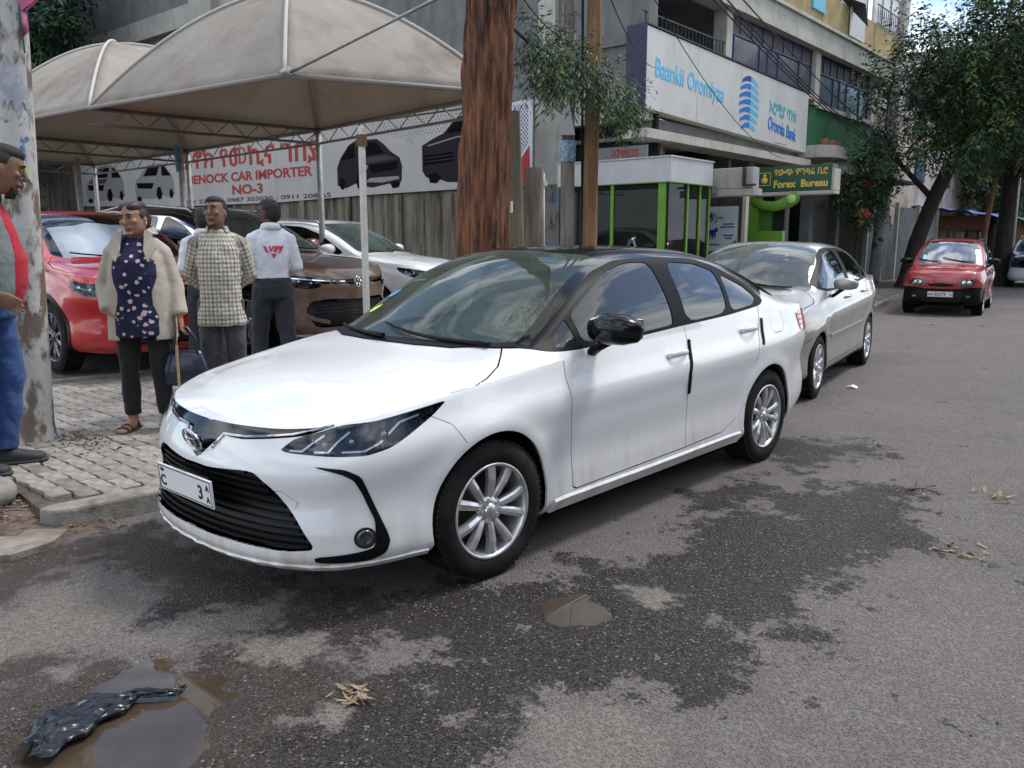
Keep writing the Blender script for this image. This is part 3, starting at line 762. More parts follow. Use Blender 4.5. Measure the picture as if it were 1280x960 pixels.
        if sd > 0: mirror(S, car, 1.70, .985, (M('mirror black', (.003, .003, .004), .2, spec=.3, coat=.2), m_black), sd, 1.0, .035)
        for ay, st in ((.94, R(-4)), (3.64, 0)):
            wheel(car, (sd*.775, ay, .316), .316, .212, .205, 'ten', sd, st)
        q = MB(); S.strip(q, 'side', [(1.34,.238),(2.2,.238),(3.24,.245)], .085, .016, -.004, 'band', sd, sub=12); q.build('sill', P, car)
    # grille slats and frame
    g = S.part('grille', 'grille', M('grille backing', (.006, .006, .007), .5), car, off=-.045, rim=-.045)
    for k in range(9):
        z = .308+.029*k; ue = np.interp(z, [.285,.30,.418,.528,.588], [.60,.665,.575,.47,.39])-.012
        q = MB(); S.strip(q, 'wrap', [(ue*t, z) for t in np.linspace(0, 1, 5)], .013, .020, -.030, 'band', 1, sub=5)
        S.strip(q, 'wrap', [(ue*t, z) for t in np.linspace(1, 0, 5)], .013, .020, -.030, 'band', -1, sub=5)
        q.build('slat', m_black, g)
    q = MB()
    for sd in both: S.strip(q, 'wrap', [(.105,.64),(.155,.700),(.30,.706),(.55,.735),(.76,.777)], [.013, .007], .006, .002, 'band', sd)
    q.build('chrome_bar', M('dark chrome', (.42, .42, .44), .12, 1), gb)
    q = MB()
    for sd in both: S.strip(q, 'wrap', [(0,.212),(.3,.214),(.6,.222),(.9,.228),(1.15,.232)], .034, .012, .0, 'band', sd, sub=6)
    q.build('bumper_lip', P, car)
    # emblem: three ovals
    q = MB(); c = Vector((0, .012, .668)); 
    fr = frame((0, .020, .668), (1, 0, 0), (0, -.35, 1))
    def oval(a, b, cy, r): q.tube([fr @ Vector((a*math.cos(t), cy+b*math.sin(t), .012)) for t in np.linspace(0, 2*math.pi, 29)], r, 6, cap=False)
    oval(.068, .050, 0, .0045); oval(.021, .043, 0, .0038); oval(.048, .017, .021, .0038)
    q.build('emblem', m_chrome, car)
    q = MB(); q.ell((0, 0, 0), (.062, .043, .014)); q.xform(fr); q.build('emblem_back', m_gloss, gb)
    # plate with the characters the photo lets one read
    M4 = frame((-.005, -.030, .475), (1, 0, 0), (0, -.08, 1))
    pl = plate(car, M4, [('3', .135, -.004, .062), ('A', .195, .024, .028), ('A', .195, -.026, .028), ('C', -.19, -.012, .05), ('ኢት', -.19, .036, .018)], .46, .12)
    q = MB(); q.box(-.16, .15, -.02, .0, .42, .53, bev=.004); q.build('plate_holder', m_black, pl)
    # wipers and cowl
    q = MB()
    for a, b, c in (((.60, 1.20), (.20, 1.10), (-.14, 1.20)), ((-.05, 1.10), (-.36, 1.13), (-.62, 1.28))):
        pts = []
        for (x, y) in (a, b, c):
            p, n = S.at('top', (abs(x), y), 'top', 1 if x >= 0 else -1, .022); pts.append(p)
        L = [pts[0]*(1-t)**2+pts[1]*2*t*(1-t)+pts[2]*t*t for t in np.linspace(0, 1, 9)]
        q.tube(L, [.013, .013, .012, .011, .010, .009, .009, .008, .006], 6)
    q.build('wiper', m_black, car)
    q = MB()
    for sd in both: S.strip(q, 'top', [(.0,1.10),(.2,1.105),(.42,1.135),(.60,1.235),(.67,1.31)], .055, .008, .0, 'top', sd, sub=6)
    q.build('cowl', m_black, car)
    for nm, col, u0, y0 in (('inspection_sticker', (.72, .80, .12), -.52, 1.43), ('tax_sticker', (.08, .35, .75), -.50, 1.56)):
        p, n = S.at('top', (-u0, y0), 'top', -1, .003); q = MB(); q.lathe([(0, .045), (.001, .044), (.001, 0)], 20, axis='z'); q.xform(frame(p, n.cross(Vector((0, 1, .5))), (0, 1, .5))); q.build(nm, M(nm, col, .5), car)
    q = MB(); q.loft([((0, 3.25, 1.42), .03, .04), ((0, 3.27, 1.465), .022, .05), ((0, 3.32, 1.50), .004, .03)], 12, pw=2.5); q.build('antenna_fin', m_gloss, car)
    cabin(car, 1.25, 3.9, .42, 1.2, .76)
    under(car, 4.63, 1.77, (.94, 3.64), .316, .15, .56)
    return car

def warp(spec, L, W, ys, zs_, zb=None):
    """a new spec from another by stretching length (ys: pairs), width and height (zs_: pairs)"""
    fy = lambda y: float(np.interp(y, [a for a, b in ys], [b for a, b in ys])); fz = lambda z: float(np.interp(z, [a for a, b in zs_], [b for a, b in zs_]))
    k = W; o = dict(spec); o['plan'] = [(x*k, fy(y)) for x, y in spec['plan']]; o['zs'] = [fz(z) for z in spec['zs']]; o['zb'] = zb or [fz(z) for z in spec['zb']]
    o['R'] = [(x*k, fy(y), fz(z)) for x, y, z in spec['R']]; o['C'] = [(fy(y), fz(z)) for y, z in spec['C']]
    o['flare'] = [(fy(a), b, c, d) for a, b, c, d in spec['flare']]
    return o
def build_car(spec, name, loc, rz, label, cat, group, pnt, cf, quality=(110, 16, 26)):
    """a car in the background: cf gives its outlines"""
    car = empty(name, loc, rz, label, cat, group)
    S = Shell(spec, *quality)
    fa, ra, r = cf['fa'], cf['ra'], cf['r']; W = max(p[0] for p in spec['plan']); L = spec['plan'][-1][1]
    for reg, view, poly, zone in cf['cuts']:
        S.cut(reg, view, poly, zone, SIDE if view == 'side' and reg not in ('roof', 'bumper_front', 'cladding') else None)
    for reg in ('door_front', 'door_rear'):
        S.cut(reg, 'side', cf[reg], None, SIDE, ('body',))
    ac = cf.get('arch', r+.04)
    if cf.get('clad'):
        for ay in (fa, ra): S.cut('cladding', 'side', arch_poly(ay, r, ac+.055), None, SIDE)
        S.cut('cladding', 'side', [(fa, 0), (fa, cf['clad']), (ra, cf['clad']), (ra, 0)], 'band', SIDE)
    for ay in (fa, ra): S.cut('arch', 'side', arch_poly(ay, r+.005, ac), None, SIDE)
    for view, pts, zone in cf['gaps']: S.line(view, pts, .008, zone, SIDE if view == 'side' else None, ('body', 'door_front', 'door_rear', 'hood', 'bumper_front'))
    S.part('body', 'body_shell', pnt, car); S.part('hood', 'hood', pnt, car); S.part('bumper_front', 'bumper', cf.get('bumper', pnt), car)
    S.part('roof', 'roof', cf.get('roof', pnt), car); S.part('windshield', 'windshield', cf.get('wglass', g_wind), car, rim=0); S.part('rear_window', 'rear_window', g_side, car, rim=0)
    S.part('gap', 'panel_gap', m_trim, car, off=-.011, rim=0); S.part('cladding', 'wheel_arch_cladding', m_black, car, off=.006)
    gr = S.part('grille', 'grille', m_gloss, car, off=-.02, rim=-.02); S.part('chrome', 'chrome_trim', m_chrome, car, off=.003)
    S.part('lower_grille', 'lower_grille', M('grille backing', (.006, .006, .007), .5), car, off=-.03, rim=-.03)
    for sd in (1, -1):
        df = S.part('door_front', 'door', pnt, car, (sd,)); dr = S.part('door_rear', 'door', pnt, car, (sd,))
        S.part('window', 'window', cf.get('sglass', g_side), car, (sd,), off=-.004, rim=0); S.part('window_trim', 'window_trim', cf.get('trim', m_trim), car, (sd,))
        hl = S.part('headlight', 'headlight', g_lamp, car, (sd,), off=.0)
        if hl:
            S.part('headlight', 'lamp_housing', cf.get('housing', M('lamp housing', (.03, .032, .036), .25, .3)), hl, (sd,), off=-.03, rim=-.03)
            q = MB()
            for c in cf['bulbs']:
                p, n = S.at('wrap', c, 'band', sd, -.03); q.ell(p, (cf.get('bulb_r', .035),)*3)
            q.build('lamp_reflector', m_chrome, hl)
        S.part('tail_light', 'tail_light', m_redlamp, car, (sd,), off=.004)
        for a, b in ((cf['handles'][0], df), (cf['handles'][1], dr)):
            q = MB(); Lh = [S.at('side', (a[0]+.19*t, a[1]), None, sd, .004+.03*math.sin(math.pi*t)**.6)[0] for t in np.linspace(0, 1, 7)]
            q.loft([(l, .015, .010) for l in Lh], 8, ref=(0, 0, 1)); q.build('door_handle', cf.get('hmat', pnt), b)
        mirror(S, car, *cf['mirror'], (cf.get('mmat', pnt), m_black), sd, cf.get('ms', 1.0), .03)
        for ay in (fa, ra): wheel(car, (sd*(W-.115), ay, r), r, cf.get('rr', r*.66), .21, cf.get('style', 'five'), sd, 0, cf.get('rim'))
    for kind, pts, wd, th, mt, nm in cf.get('strips', []):
        q = MB()
        for sd in (1, -1): S.strip(q, kind, pts, wd, th, .001, None, sd)
        q.build(nm, mt, car)
    if cf.get('rails'):
        for sd in (1, -1):
            q = MB(); pts = [(sd*(x-.03), y, z+.035) for x, y, z in cf['rails']]; q.tube([(pts[0][0], pts[0][1]-.08, pts[0][2]-.05)]+pts+[(pts[-1][0], pts[-1][1]+.08, pts[-1][2]-.05)], .018, 8); q.build('roof_rail', cf.get('railmat', m_steel), car)
    q = MB()
    for a, b, c in cf.get('wipers', [((.5, cf['cowl']+.08), (.2, cf['cowl']), (-.1, cf['cowl']+.12)), ((-.1, cf['cowl']), (-.35, cf['cowl']+.04), (-.55, cf['cowl']+.2))]):
        p3 = [S.at('top', (abs(x), y), 'top', 1 if x >= 0 else -1, .02)[0] for x, y in (a, b, c)]
        q.tube([p3[0]*(1-t)**2+p3[1]*2*t*(1-t)+p3[2]*t*t for t in np.linspace(0, 1, 7)], .009, 6)
    q.build('wiper', m_black, car)
    cabin(car, cf['cowl']+.2, ra+.2, r+.14, 1.2, W-.12)
    under(car, L, 2*W, (fa, ra), r, cf.get('zlo', .18), W-.33)
    return car, S

# ---- silver sedan
SILVER = warp(COROLLA, 4.41, .965, [(0,0),(.94,.88),(1.2,1.05),(1.36,1.2),(1.83,1.62),(2.3,2.05),(3.64,3.48),(3.72,3.56),(4.1,3.88),(4.63,4.41)], [(.17,.18),(.74,.73),(1.0,1.02),(1.1,1.12),(1.465,1.49)])
SILVER['fz1'] = .6
Y = lambda y: float(np.interp(y, [0,.94,1.2,1.36,1.83,2.3,3.64,3.72,4.1,4.63], [0,.88,1.05,1.2,1.62,2.05,3.48,3.56,3.88,4.41]))
Z = lambda z: float(np.interp(z, [.17,.74,1.0,1.1,1.465], [.18,.73,1.02,1.12,1.49]))
def mp(P): return [(Y(a), Z(b)) for a, b in P]
def mt(P, k=.965): return [(a*k, Y(b)) for a, b in P]
silver_cf = dict(fa=.88, ra=3.48, r=.305, rr=.21, arch=.335, style='ten', cowl=1.0,
 cuts=[('roof','side',mp([(1.32,1.0),(1.40,.985),(4.0,1.12),(4.03,1.13),(3.6,1.5),(1.0,1.6),(1.0,1.01)]),'top'),
  ('windshield','top',mt([(-.01,1.07),(.15,1.075),(.417,1.10),(.62,1.19),(.69,1.32),(.65,1.60),(.60,1.86),(.55,2.16),(.3,2.08),(-.01,2.05)]),'top'),
  ('rear_window','top',mt([(-.01,3.5),(.3,3.48),(.51,3.42),(.53,3.75),(.57,4.05),(.3,4.13),(-.01,4.15)]),'top'),
  ('hood','top',mt([(-.01,-.1),(-.01,1.10),(.15,1.105),(.417,1.13),(.632,1.25),(.70,1.17),(.765,1.08),(.79,.96),(.79,.86),(.76,.68),(.70,.5),(.60,.32),(.5,.20),(.4,.06),(.2,-.1)]),'top'),
  ('window_trim','side',mp([(1.40,1.0),(1.62,.975),(2.17,.985),(2.6,1.0),(3.12,1.015),(3.60,1.045),(3.66,1.10),(3.52,1.22),(3.2,1.345),(2.9,1.39),(2.4,1.398),(2.2,1.385),(1.95,1.33),(1.70,1.21),(1.42,1.055)]),'top'),
  ('window','side',mp([(1.5,1.0),(2.17,1.005),(2.5,1.02),(2.5,1.372),(2.3,1.365),(2.06,1.33),(1.83,1.23),(1.56,1.10)]),'top'),
  ('window','side',mp([(2.62,1.025),(3.3,1.045),(3.36,1.27),(3.1,1.335),(2.66,1.37)]),'top'),
  ('window','side',mp([(3.37,1.05),(3.56,1.07),(3.58,1.12),(3.44,1.22)]),'top'),
  ('headlight','wrap',[(.50,.60),(.52,.70),(.70,.745),(.90,.755),(.98,.70),(.95,.62),(.85,.585),(.62,.575)],'band'),
  ('grille','wrap',[(-.01,.60),(.40,.61),(.44,.68),(-.01,.71)],'band'),('lower_grille','wrap',[(-.01,.28),(.5,.28),(.45,.40),(-.01,.41)],'band'),
  ('tail_light','side',[(4.05,.95),(4.6,.98),(4.6,.75),(4.15,.75)],'band')],
 door_front=mp([(1.42,.97),(1.42,.6),(1.5,.29),(2.575,.29),(2.56,.73),(2.57,1.02),(2.17,.99),(1.62,.975)]),
 door_rear=mp([(2.57,1.02),(2.56,.73),(2.575,.29),(3.1,.31),(3.28,.45),(3.36,.68),(3.52,1.06)]),
 gaps=[('side',mp([(1.42,.99),(1.42,.6),(1.5,.29),(2.575,.29),(3.1,.31)]),'band'),('side',mp([(2.57,1.02),(2.56,.73),(2.575,.29)]),None),('side',mp([(3.52,1.06),(3.40,.7)]),None),
  ('top',mt([(.632,1.25),(.70,1.17),(.765,1.08),(.79,.96),(.79,.86),(.76,.68),(.70,.5)]),'top'),('side',mp([(.45,.56),(.62,.60)]),'band')],
 handles=[(2.10,.90),(3.02,.92)], mirror=(1.52,.985), ms=.8, bulbs=[(.66,.66),(.85,.66)], hmat=m_chrome, housing=M('silver lamp housing', (.30, .29, .27), .2, .5),
 strips=[('side',[(1.35,.56),(3.05,.575)],.03,.008,M('silver trim',(.42,.42,.40),.35,.6),'side_moulding')])
# ---- tall body shared by the suvs
SUV = dict(
 plan=[(0,0),(.28,.02),(.55,.085),(.76,.20),(.86,.36),(.90,.58),(.92,.9),(.92,1.3),(.92,1.8),(.92,2.3),(.92,2.9),(.92,3.4),(.92,3.8),(.90,4.15),(.84,4.4),(.66,4.55),(.34,4.6),(0,4.61)],
 zs=[.94,.945,.955,.97,.985,1.0,1.03,1.05,1.07,1.08,1.09,1.10,1.12,1.14,1.15,1.15,1.14,1.14],
 zb=[.22,.22,.225,.23,.24,.24,.24,.24,.24,.24,.24,.24,.25,.27,.29,.30,.31,.31],
 pf=[(0,.10),(.07,.03),(.25,.0),(.5,.02),(.7,.0),(.88,.02),(1,.07)], ps=[(0,.06),(.05,.02),(.15,.02),(.35,.03),(.6,.0),(.8,.012),(1,.055)],
 pr=[(0,.10),(.1,.03),(.3,.0),(.5,.03),(.7,.0),(.85,.02),(1,.05)], flare=[(.9,.36,.42,.02),(3.6,.36,.42,.02)],
 R=[(0,.12,.965),(.25,.17,.985),(.48,.28,1.02),(.60,.45,1.045),(.66,.65,1.065),(.70,.85,1.085),(.74,1.02,1.105),(.78,1.22,1.14),(.71,1.75,1.44),(.65,2.2,1.60),(.64,2.8,1.635),(.64,3.4,1.62),(.64,3.85,1.57),(.655,4.15,1.49),(.67,4.38,1.29),(.6,4.47,1.2),(.32,4.53,1.17),(0,4.55,1.16)],
 C=[(.14,.975),(.2,1.0),(.35,1.04),(.52,1.075),(.7,1.10),(.86,1.12),(1.0,1.145),(1.12,1.2),(1.55,1.44),(1.95,1.62),(2.6,1.68),(3.3,1.675),(3.9,1.63),(4.15,1.56),(4.36,1.33),(4.47,1.21),(4.52,1.18),(4.54,1.16)])
def suv_cf(**k):
    cf = dict(fa=.9, ra=3.6, r=.36, rr=.245, arch=.395, style='five', cowl=1.0, clad=.34, zlo=.24,
     cuts=[('roof','side',[(1.0,1.14),(1.4,1.12),(4.3,1.22),(4.5,1.3),(4.2,1.8),(1.0,1.8)],'top'),
      ('windshield','top',[(-.01,1.04),(.3,1.05),(.6,1.12),(.71,1.26),(.69,1.45),(.655,1.75),(.595,2.12),(.3,2.0),(-.01,1.96)],'top'),
      ('hood','top',[(-.01,-.1),(-.01,1.06),(.3,1.07),(.6,1.14),(.715,1.24),(.80,1.1),(.83,.9),(.81,.6),(.74,.38),(.62,.22),(.4,.08),(.2,-.1)],'top'),
      ('window_trim','side',[(1.38,1.12),(2.4,1.115),(3.4,1.13),(4.1,1.19),(4.28,1.30),(4.1,1.44),(3.85,1.525),(3.4,1.575),(2.8,1.59),(2.3,1.56),(1.9,1.43)],'top'),
      ('window','side',[(1.55,1.145),(2.38,1.14),(2.38,1.545),(2.3,1.54),(1.95,1.42)],'top'),('window','side',[(2.47,1.14),(3.35,1.155),(3.42,1.545),(2.8,1.565),(2.47,1.55)],'top'),('window','side',[(3.44,1.16),(4.05,1.215),(4.15,1.30),(4.0,1.43),(3.8,1.50),(3.5,1.535)],'top'),
      ('headlight','wrap',[(.52,.80),(.56,.88),(.80,.915),(1.12,.95),(1.05,.87),(.88,.80),(.68,.775)],'band'),
      ('grille','wrap',[(-.01,.58),(.50,.60),(.58,.74),(.52,.89),(-.01,.88)],'band'),('lower_grille','wrap',[(-.01,.30),(.55,.30),(.60,.48),(-.01,.46)],'band'),
      ('tail_light','side',[(4.25,1.1),(4.8,1.12),(4.8,.85),(4.3,.88)],'band')],
     door_front=[(1.42,1.12),(1.38,.8),(1.42,.5),(1.5,.36),(2.42,.36),(2.42,1.12)], door_rear=[(2.42,1.12),(2.42,.36),(3.1,.36),(3.25,.6),(3.4,.8),(3.55,1.15)],
     gaps=[('side',[(1.42,1.12),(1.38,.8),(1.42,.5),(1.5,.36),(2.42,.36),(3.1,.36)],'band'),('side',[(2.42,1.14),(2.42,.36)],None),('side',[(3.55,1.15),(3.4,.8)],None),('top',[(.715,1.24),(.80,1.1),(.83,.9),(.81,.6),(.74,.38)],'top')],
     handles=[(2.12,.98),(3.2,1.0)], mirror=(1.62,1.13), bulbs=[(.68,.84),(.82,.86),(.95,.88)],
     rails=[(.64,2.1,1.60),(.64,2.8,1.65),(.64,3.4,1.64),(.64,4.0,1.55)])
    cf.update(k); return cf
build_main_car()
p_silver = paint('silver paint', (.34, .33, .305), .45, .35, .40)
build_car(SILVER, 'silver_sedan', (-.477, 5.17, 0), R(9.5), 'older silver sedan parked directly behind the white sedan, beyond its tail light', 'car', None, p_silver, dict(silver_cf, wglass=glass('silver car windscreen', (.7, .8, .76), 1.5, dust=.16)), (150, 20, 34))  # windscreen film also stands in for a bright reflection on the glass

# ---- cars in the sales yard, noses towards the street
p_red = paint('red paint', (.42, .004, .008), .1, .12)
chrome_lines = [('wrap', [(.02, z), (.30, z), (.52, z)], .012, .012, m_chrome, 'grille_bar') for z in (.64, .70, .76, .82)]
YAW = R(90)
RED_LOC = (-4.86, 2.37, .17)
c, S = build_car(SUV, 'red_suv', RED_LOC, YAW, 'red suv in the sales yard with a white sunshade behind its windscreen', 'car', 'cars in the sales yard', p_red,
          suv_cf(style='ten', rim=M('dark alloy', (.07, .07, .075), .3, .6, col2=(.22, .22, .23), scale=12, lo=.45, hi=.6), strips=chrome_lines, sglass=g_side, wglass=glass('clear windscreen', (.85, .88, .88), 1.2)))
q = MB(); pts = []
n = 9; vs = []
for j in range(5):
    for i in range(n):
        u_ = -.62+1.24*i/(n-1); t = j/4; y = 1.16+.62*t; x = u_*(1-.10*t)
        p, nn = S.at('top', (abs(x), y), 'top', 1 if x >= 0 else -1, -.03-.012*((i*7+j*3) % 3)); vs.append(p)
q.add(vs, [(j*n+i, j*n+i+1, (j+1)*n+i+1, (j+1)*n+i) for j in range(4) for i in range(n-1)]); 
b = len(q.v); q.build('sunshade', M('foil sunshade', (.80, .82, .86), .35, .25), None, label='crumpled white foil sunshade behind the windscreen of the red suv', cat='sunshade')
ss = bpy.data.objects['sunshade']; ss.location = RED_LOC; ss.rotation_euler = (0, 0, YAW)
bakemods(ss, [('SOLIDIFY', {'thickness': .006})])
def vw_badge(parent, M4, r=.06):
    q = MB(); q.tube([(r*math.cos(a), r*math.sin(a), 0) for a in np.linspace(0, 2*math.pi, 25)], r*.09, 6, cap=False)
    for pts in ([(-.38, .85), (0, .1), (.38, .85)], [(-.8, .42), (-.4, -.75), (0, -.05), (.4, -.75), (.8, .42)]): q.tube([(a*r, b*r, 0) for a, b in pts], r*.075, 6)
    q.xform(M4); q.build('badge', m_chrome, parent)
p_bronze = paint('bronze paint', (.22, .135, .10), .55, .1, .35)
honey = [('wrap', [(.03+.04*(k % 2), z), (.62, z)], .010, .010, m_black, 'grille_bar') for k, z in enumerate((.34, .38, .42, .46, .50, .54, .58))]
cf = suv_cf(rr=.25, rim=m_alloy, roof=m_gloss, trim=m_chrome, strips=honey+[('wrap', [(.07,.80),(.5,.82),(.95,.86)], .014, .008, m_chrome, 'light_bar'), ('wrap', [(.45,.36),(.62,.40),(.72,.44)], .05, .01, p_bronze, 'bumper_trim')])
cf['cuts'] = [x for x in cf['cuts'] if x[0] not in ('grille', 'headlight', 'lower_grille')]+[('grille','wrap',[(-.01,.765),(.55,.785),(.60,.835),(-.01,.825)],'band'),
   ('headlight','wrap',[(.54,.75),(.56,.85),(.80,.885),(1.10,.91),(1.02,.82),(.85,.755),(.70,.735)],'band'), ('lower_grille','wrap',[(-.01,.30),(.62,.30),(.74,.50),(.66,.60),(.45,.62),(-.01,.60)],'band')]
cf['bulbs'] = [(.66,.80),(.80,.82),(.92,.84)]
VW_LOC = (-4.95, 4.7, .16)
c, S = build_car(SUV, 'bronze_suv', VW_LOC, R(103), 'bronze suv with dark roof and honeycomb grille behind the thin white post', 'car', 'cars in the sales yard', p_bronze, cf)
c.scale = (1.04, 1.04, 1.06)
vw_badge(c, frame((0, -.004, .80), (1, 0, 0), (0, -.05, 1)))
p_white2 = paint('plain white paint', (.80, .81, .81), 0, .15)
cf = suv_cf(clad=None)
WH_LOC = (-6.2, 7.5, .16)
build_car(SUV, 'white_suv', WH_LOC, R(108), 'white car at the back of the sales yard in front of the stained wall', 'car', 'cars in the sales yard', p_white2, cf)

# ---- small red hatchback on the street
HATCH = warp(SUV, 3.5, .815, [(0,0),(.9,.66),(1.22,.86),(2.2,1.65),(3.6,3.04),(4.15,3.3),(4.61,3.5)], [(.22,.2),(.94,.84),(1.14,1.02),(1.44,1.32),(1.68,1.56)])
fy = lambda y: float(np.interp(y, [0,.9,1.22,2.2,3.6,4.15,4.61], [0,.66,.86,1.65,3.04,3.3,3.5])); fz = lambda z: float(np.interp(z, [.22,.94,1.14,1.44,1.68], [.2,.84,1.02,1.32,1.56]))
base = suv_cf()
hc = dict(base); hc.update(fa=.66, ra=3.04, r=.27, rr=.18, arch=.295, cowl=.78, clad=None, zlo=.17)
def mapc(reg, view, poly, zone):
    if view == 'side': return (reg, view, [(fy(a), fz(b)) for a, b in poly], zone)
    if view == 'top': return (reg, view, [(a*.815, fy(b)) for a, b in poly], zone)
    return (reg, view, [(a*.8, fz(b)) for a, b in poly], zone)
hc['cuts'] = [mapc(*x) for x in base['cuts'] if x[0] not in ('grille', 'headlight', 'lower_grille')]
hc['cuts'] += [('bumper_front','wrap',[(-.01,.1),(-.01,.55),(.30,.55),(.52,.58),(.95,.58),(1.02,.3),(.98,.1)],'band'),
  ('headlight','wrap',[(.44+.155*math.cos(a)*(1.15 if math.cos(a) > 0 else .9), .665+.085*math.sin(a)) for a in np.linspace(0, 2*math.pi, 22, endpoint=False)],'band'),
  ('grille','wrap',[(-.01,.585),(.2,.595),(.25,.64),(-.01,.665)],'band'), ('lower_grille','wrap',[(-.01,.24),(.4,.24),(.4,.33),(-.01,.33)],'band'),
  ('chrome','wrap',[(.50+.04*math.cos(a), .40+.028*math.sin(a)) for a in np.linspace(0, 2*math.pi, 12, endpoint=False)],'band')]
hc['door_front'] = [(fy(a), fz(b)) for a, b in base['door_front']]; hc['door_rear'] = [(fy(a), fz(b)) for a, b in base['door_rear']]
hc['gaps'] = [(v, [(fy(a), fz(b)) if v == 'side' else (a*.815, fy(b)) for a, b in p], z) for v, p, z in base['gaps']]
hc['handles'] = [(1.62,.86),(2.5,.88)]; hc['mirror'] = (1.15, 1.0); hc['bulbs'] = [(.40,.665),(.50,.67)]; hc['bulb_r'] = .055; hc['housing'] = M('old lamp housing', (.42, .42, .40), .3, .4)
hc['bumper'] = m_black; hc['mmat'] = m_black; hc['ms'] = .8
hc['rails'] = [(.52,1.7,1.47),(.52,2.3,1.51),(.52,2.9,1.49)]; hc['railmat'] = m_black
hc['wglass'] = glass('sun bleached windscreen', (.35, .42, .44), 4.5)
p_red2 = paint('faded red paint', (.36, .035, .035), .1, .3)
hl_ = (-1.52, 16.6, 0)
c, S = build_car(HATCH, 'red_hatchback', hl_, R(9), 'small red hatchback with black bumper parked under the leaning tree', 'car', None, p_red2, hc)
plate(c, frame((0, -.02, .44), (1, 0, 0), (0, -.05, 1)), [('AA', -.17, 0, .05), ('02579', 0, 0, .06), ('ኢ', .19, 0, .05)], .46, .11)
q = MB(); vs = []
for j in range(4):
    for i in range(7):
        x = -.22+.68*i/6; y = .93+.5*j/3; p, nn = S.at('top', (abs(x), y), 'top', 1 if x >= 0 else -1, -.03-.008*((i*5+j*3) % 3)); vs.append(p)
q.add(vs, [(j*7+i, j*7+i+1, (j+1)*7+i+1, (j+1)*7+i) for j in range(3) for i in range(6)])
o = q.build('sunshade', MATS['foil sunshade'], None, label='white sunshade behind the windscreen of the small red hatchback', cat='sunshade'); o.location = hl_; o.rotation_euler = (0, 0, R(9)); bakemods(o, [('SOLIDIFY', {'thickness': .006})])
q = MB(); p, nn = S.at('top', (.42, .98), 'top', -1, .004); q.box(-.06, .06, -.09, .09, -.001, .001, M4=frame(p, (1, 0, 0), (0, 1, .6))); q.build('window_sticker', M('pale blue sticker', (.35, .6, .85), .5), c)
# ---- dark blue and silver suv further up the road
p_blue = paint('dark blue paint', (.02, .025, .12), .4, .1)
cf = suv_cf(bumper=p_white2, roof=p_blue)
cf['cuts'] = cf['cuts']+[('bumper_front','wrap',[(-.01,.2),(-.01,.62),(.9,.66),(1.1,.5),(1.1,.2)],'band')]
build_car(SUV, 'blue_suv', (-2.05, 29.5, 0), R(10), 'dark blue suv with pale bumper at the right edge, beyond the red hatchback', 'car', None, p_blue, cf, (70, 10, 20))
build_car(HATCH, 'far_car', (-3.2, 41, 0), R(14), 'pale far car above the bonnet of the blue suv at the right edge', 'car', None, p_white2, hc, (60, 8, 16))
# ------------------------------------------------------------ ground
ZP = .12
def kerb_x(y): return float(np.interp(y, [-40, -.2, .5, 5, 9, 13, 17.2, 19.3, 22, 30, 60, 120], [-1.3, -1.2, -1.12, -1.2, -1.55, -2.15, -2.92, -3.36, -3.85, -5.6, -12.5, -28]))
G = {'tongue': [(-.1,.3),(.5,.45),(.7,.2),(.5,-.1),(.2,-.3),(0,-.1)], 'rearpatch': [(1.0,3.3),(1.3,3.9),(1.45,4.4),(1.2,4.3),(.95,3.7)],
'big': [(0.39,0.27),(0.56,0.52),(0.66,0.76),(1.0,0.92),(0.98,1.27),(1.09,1.57),(1.2,1.99),(1.17,2.46),(1.24,2.92),(1.43,3.41),(1.72,3.56),(2.1,3.29),(2.15,2.82),(2.08,2.12),(2.05,1.55),(2.14,1.13),(2.17,0.87),(2.12,0.64),(1.92,0.52),(1.68,0.4),(1.67,0.25),(1.67,0.03),(1.74,-0.17),(1.22,-0.63),(1.09,-0.35),(1.12,-0.07),(1.23,0.24),(0.78,0.08),(0.56,-0.03)],
'p2': [(0.82,2.71),(0.98,3.13),(1.22,3.07),(1.27,2.55),(1.04,2.43)], 'p3': [(0.91,4.17),(1.06,4.7),(1.3,4.52),(1.27,3.84),(1.05,3.7)],
'p4': [(0.6,3.9),(0.7,4.49),(1.01,4.66),(1.13,4.21),(0.93,3.59)], 'p5': [(1.08,1.94),(1.11,2.13),(1.3,1.98),(1.26,1.73)],
'mudband': [(-1.26,-0.53),(-1.09,-0.23),(-0.99,0.25),(-0.39,0.25),(0.1,0.29),(0.57,0.43),(0.82,0.12),(0.44,0.05),(0.1,-0.15),(-0.69,-0.16),(-0.36,-0.66),(-0.5,-0.79)],
'front': [(.45,-.65),(.75,-.15),(1.2,.25),(1.7,.2),(1.75,-.1),(1.5,-1.2),(.4,-1.5),(.2,-.9)]}
LIGHT = {'a': [(-0.34,-0.83),(-0.38,-0.48),(-0.27,-0.22),(-0.06,-0.14),(0.09,-0.31),(0.14,-0.57),(0.14,-0.81),(0.08,-0.94)],
'b': [(0.28,-0.49),(0.19,-0.26),(0.23,0.06),(0.3,0.29),(0.44,0.31),(0.53,-0.01),(0.39,-0.26)], 'c': [(0.55,-0.12),(0.7,0.1),(0.85,0.06),(0.86,-0.08),(0.68,-0.17)],
'd': [(1.13,-0.32),(1.11,-0.15),(1.22,-0.11),(1.26,-0.2),(1.19,-0.33)], 'e': [(1.6,.3),(1.72,0.27),(1.74,0.41),(1.95,0.48),(2.24,0.28),(1.87,-0.05),(1.77,0.14)], 'f': [(1.30,1.30),(1.5,1.42),(1.62,1.3),(1.6,1.12),(1.45,1.15)]}
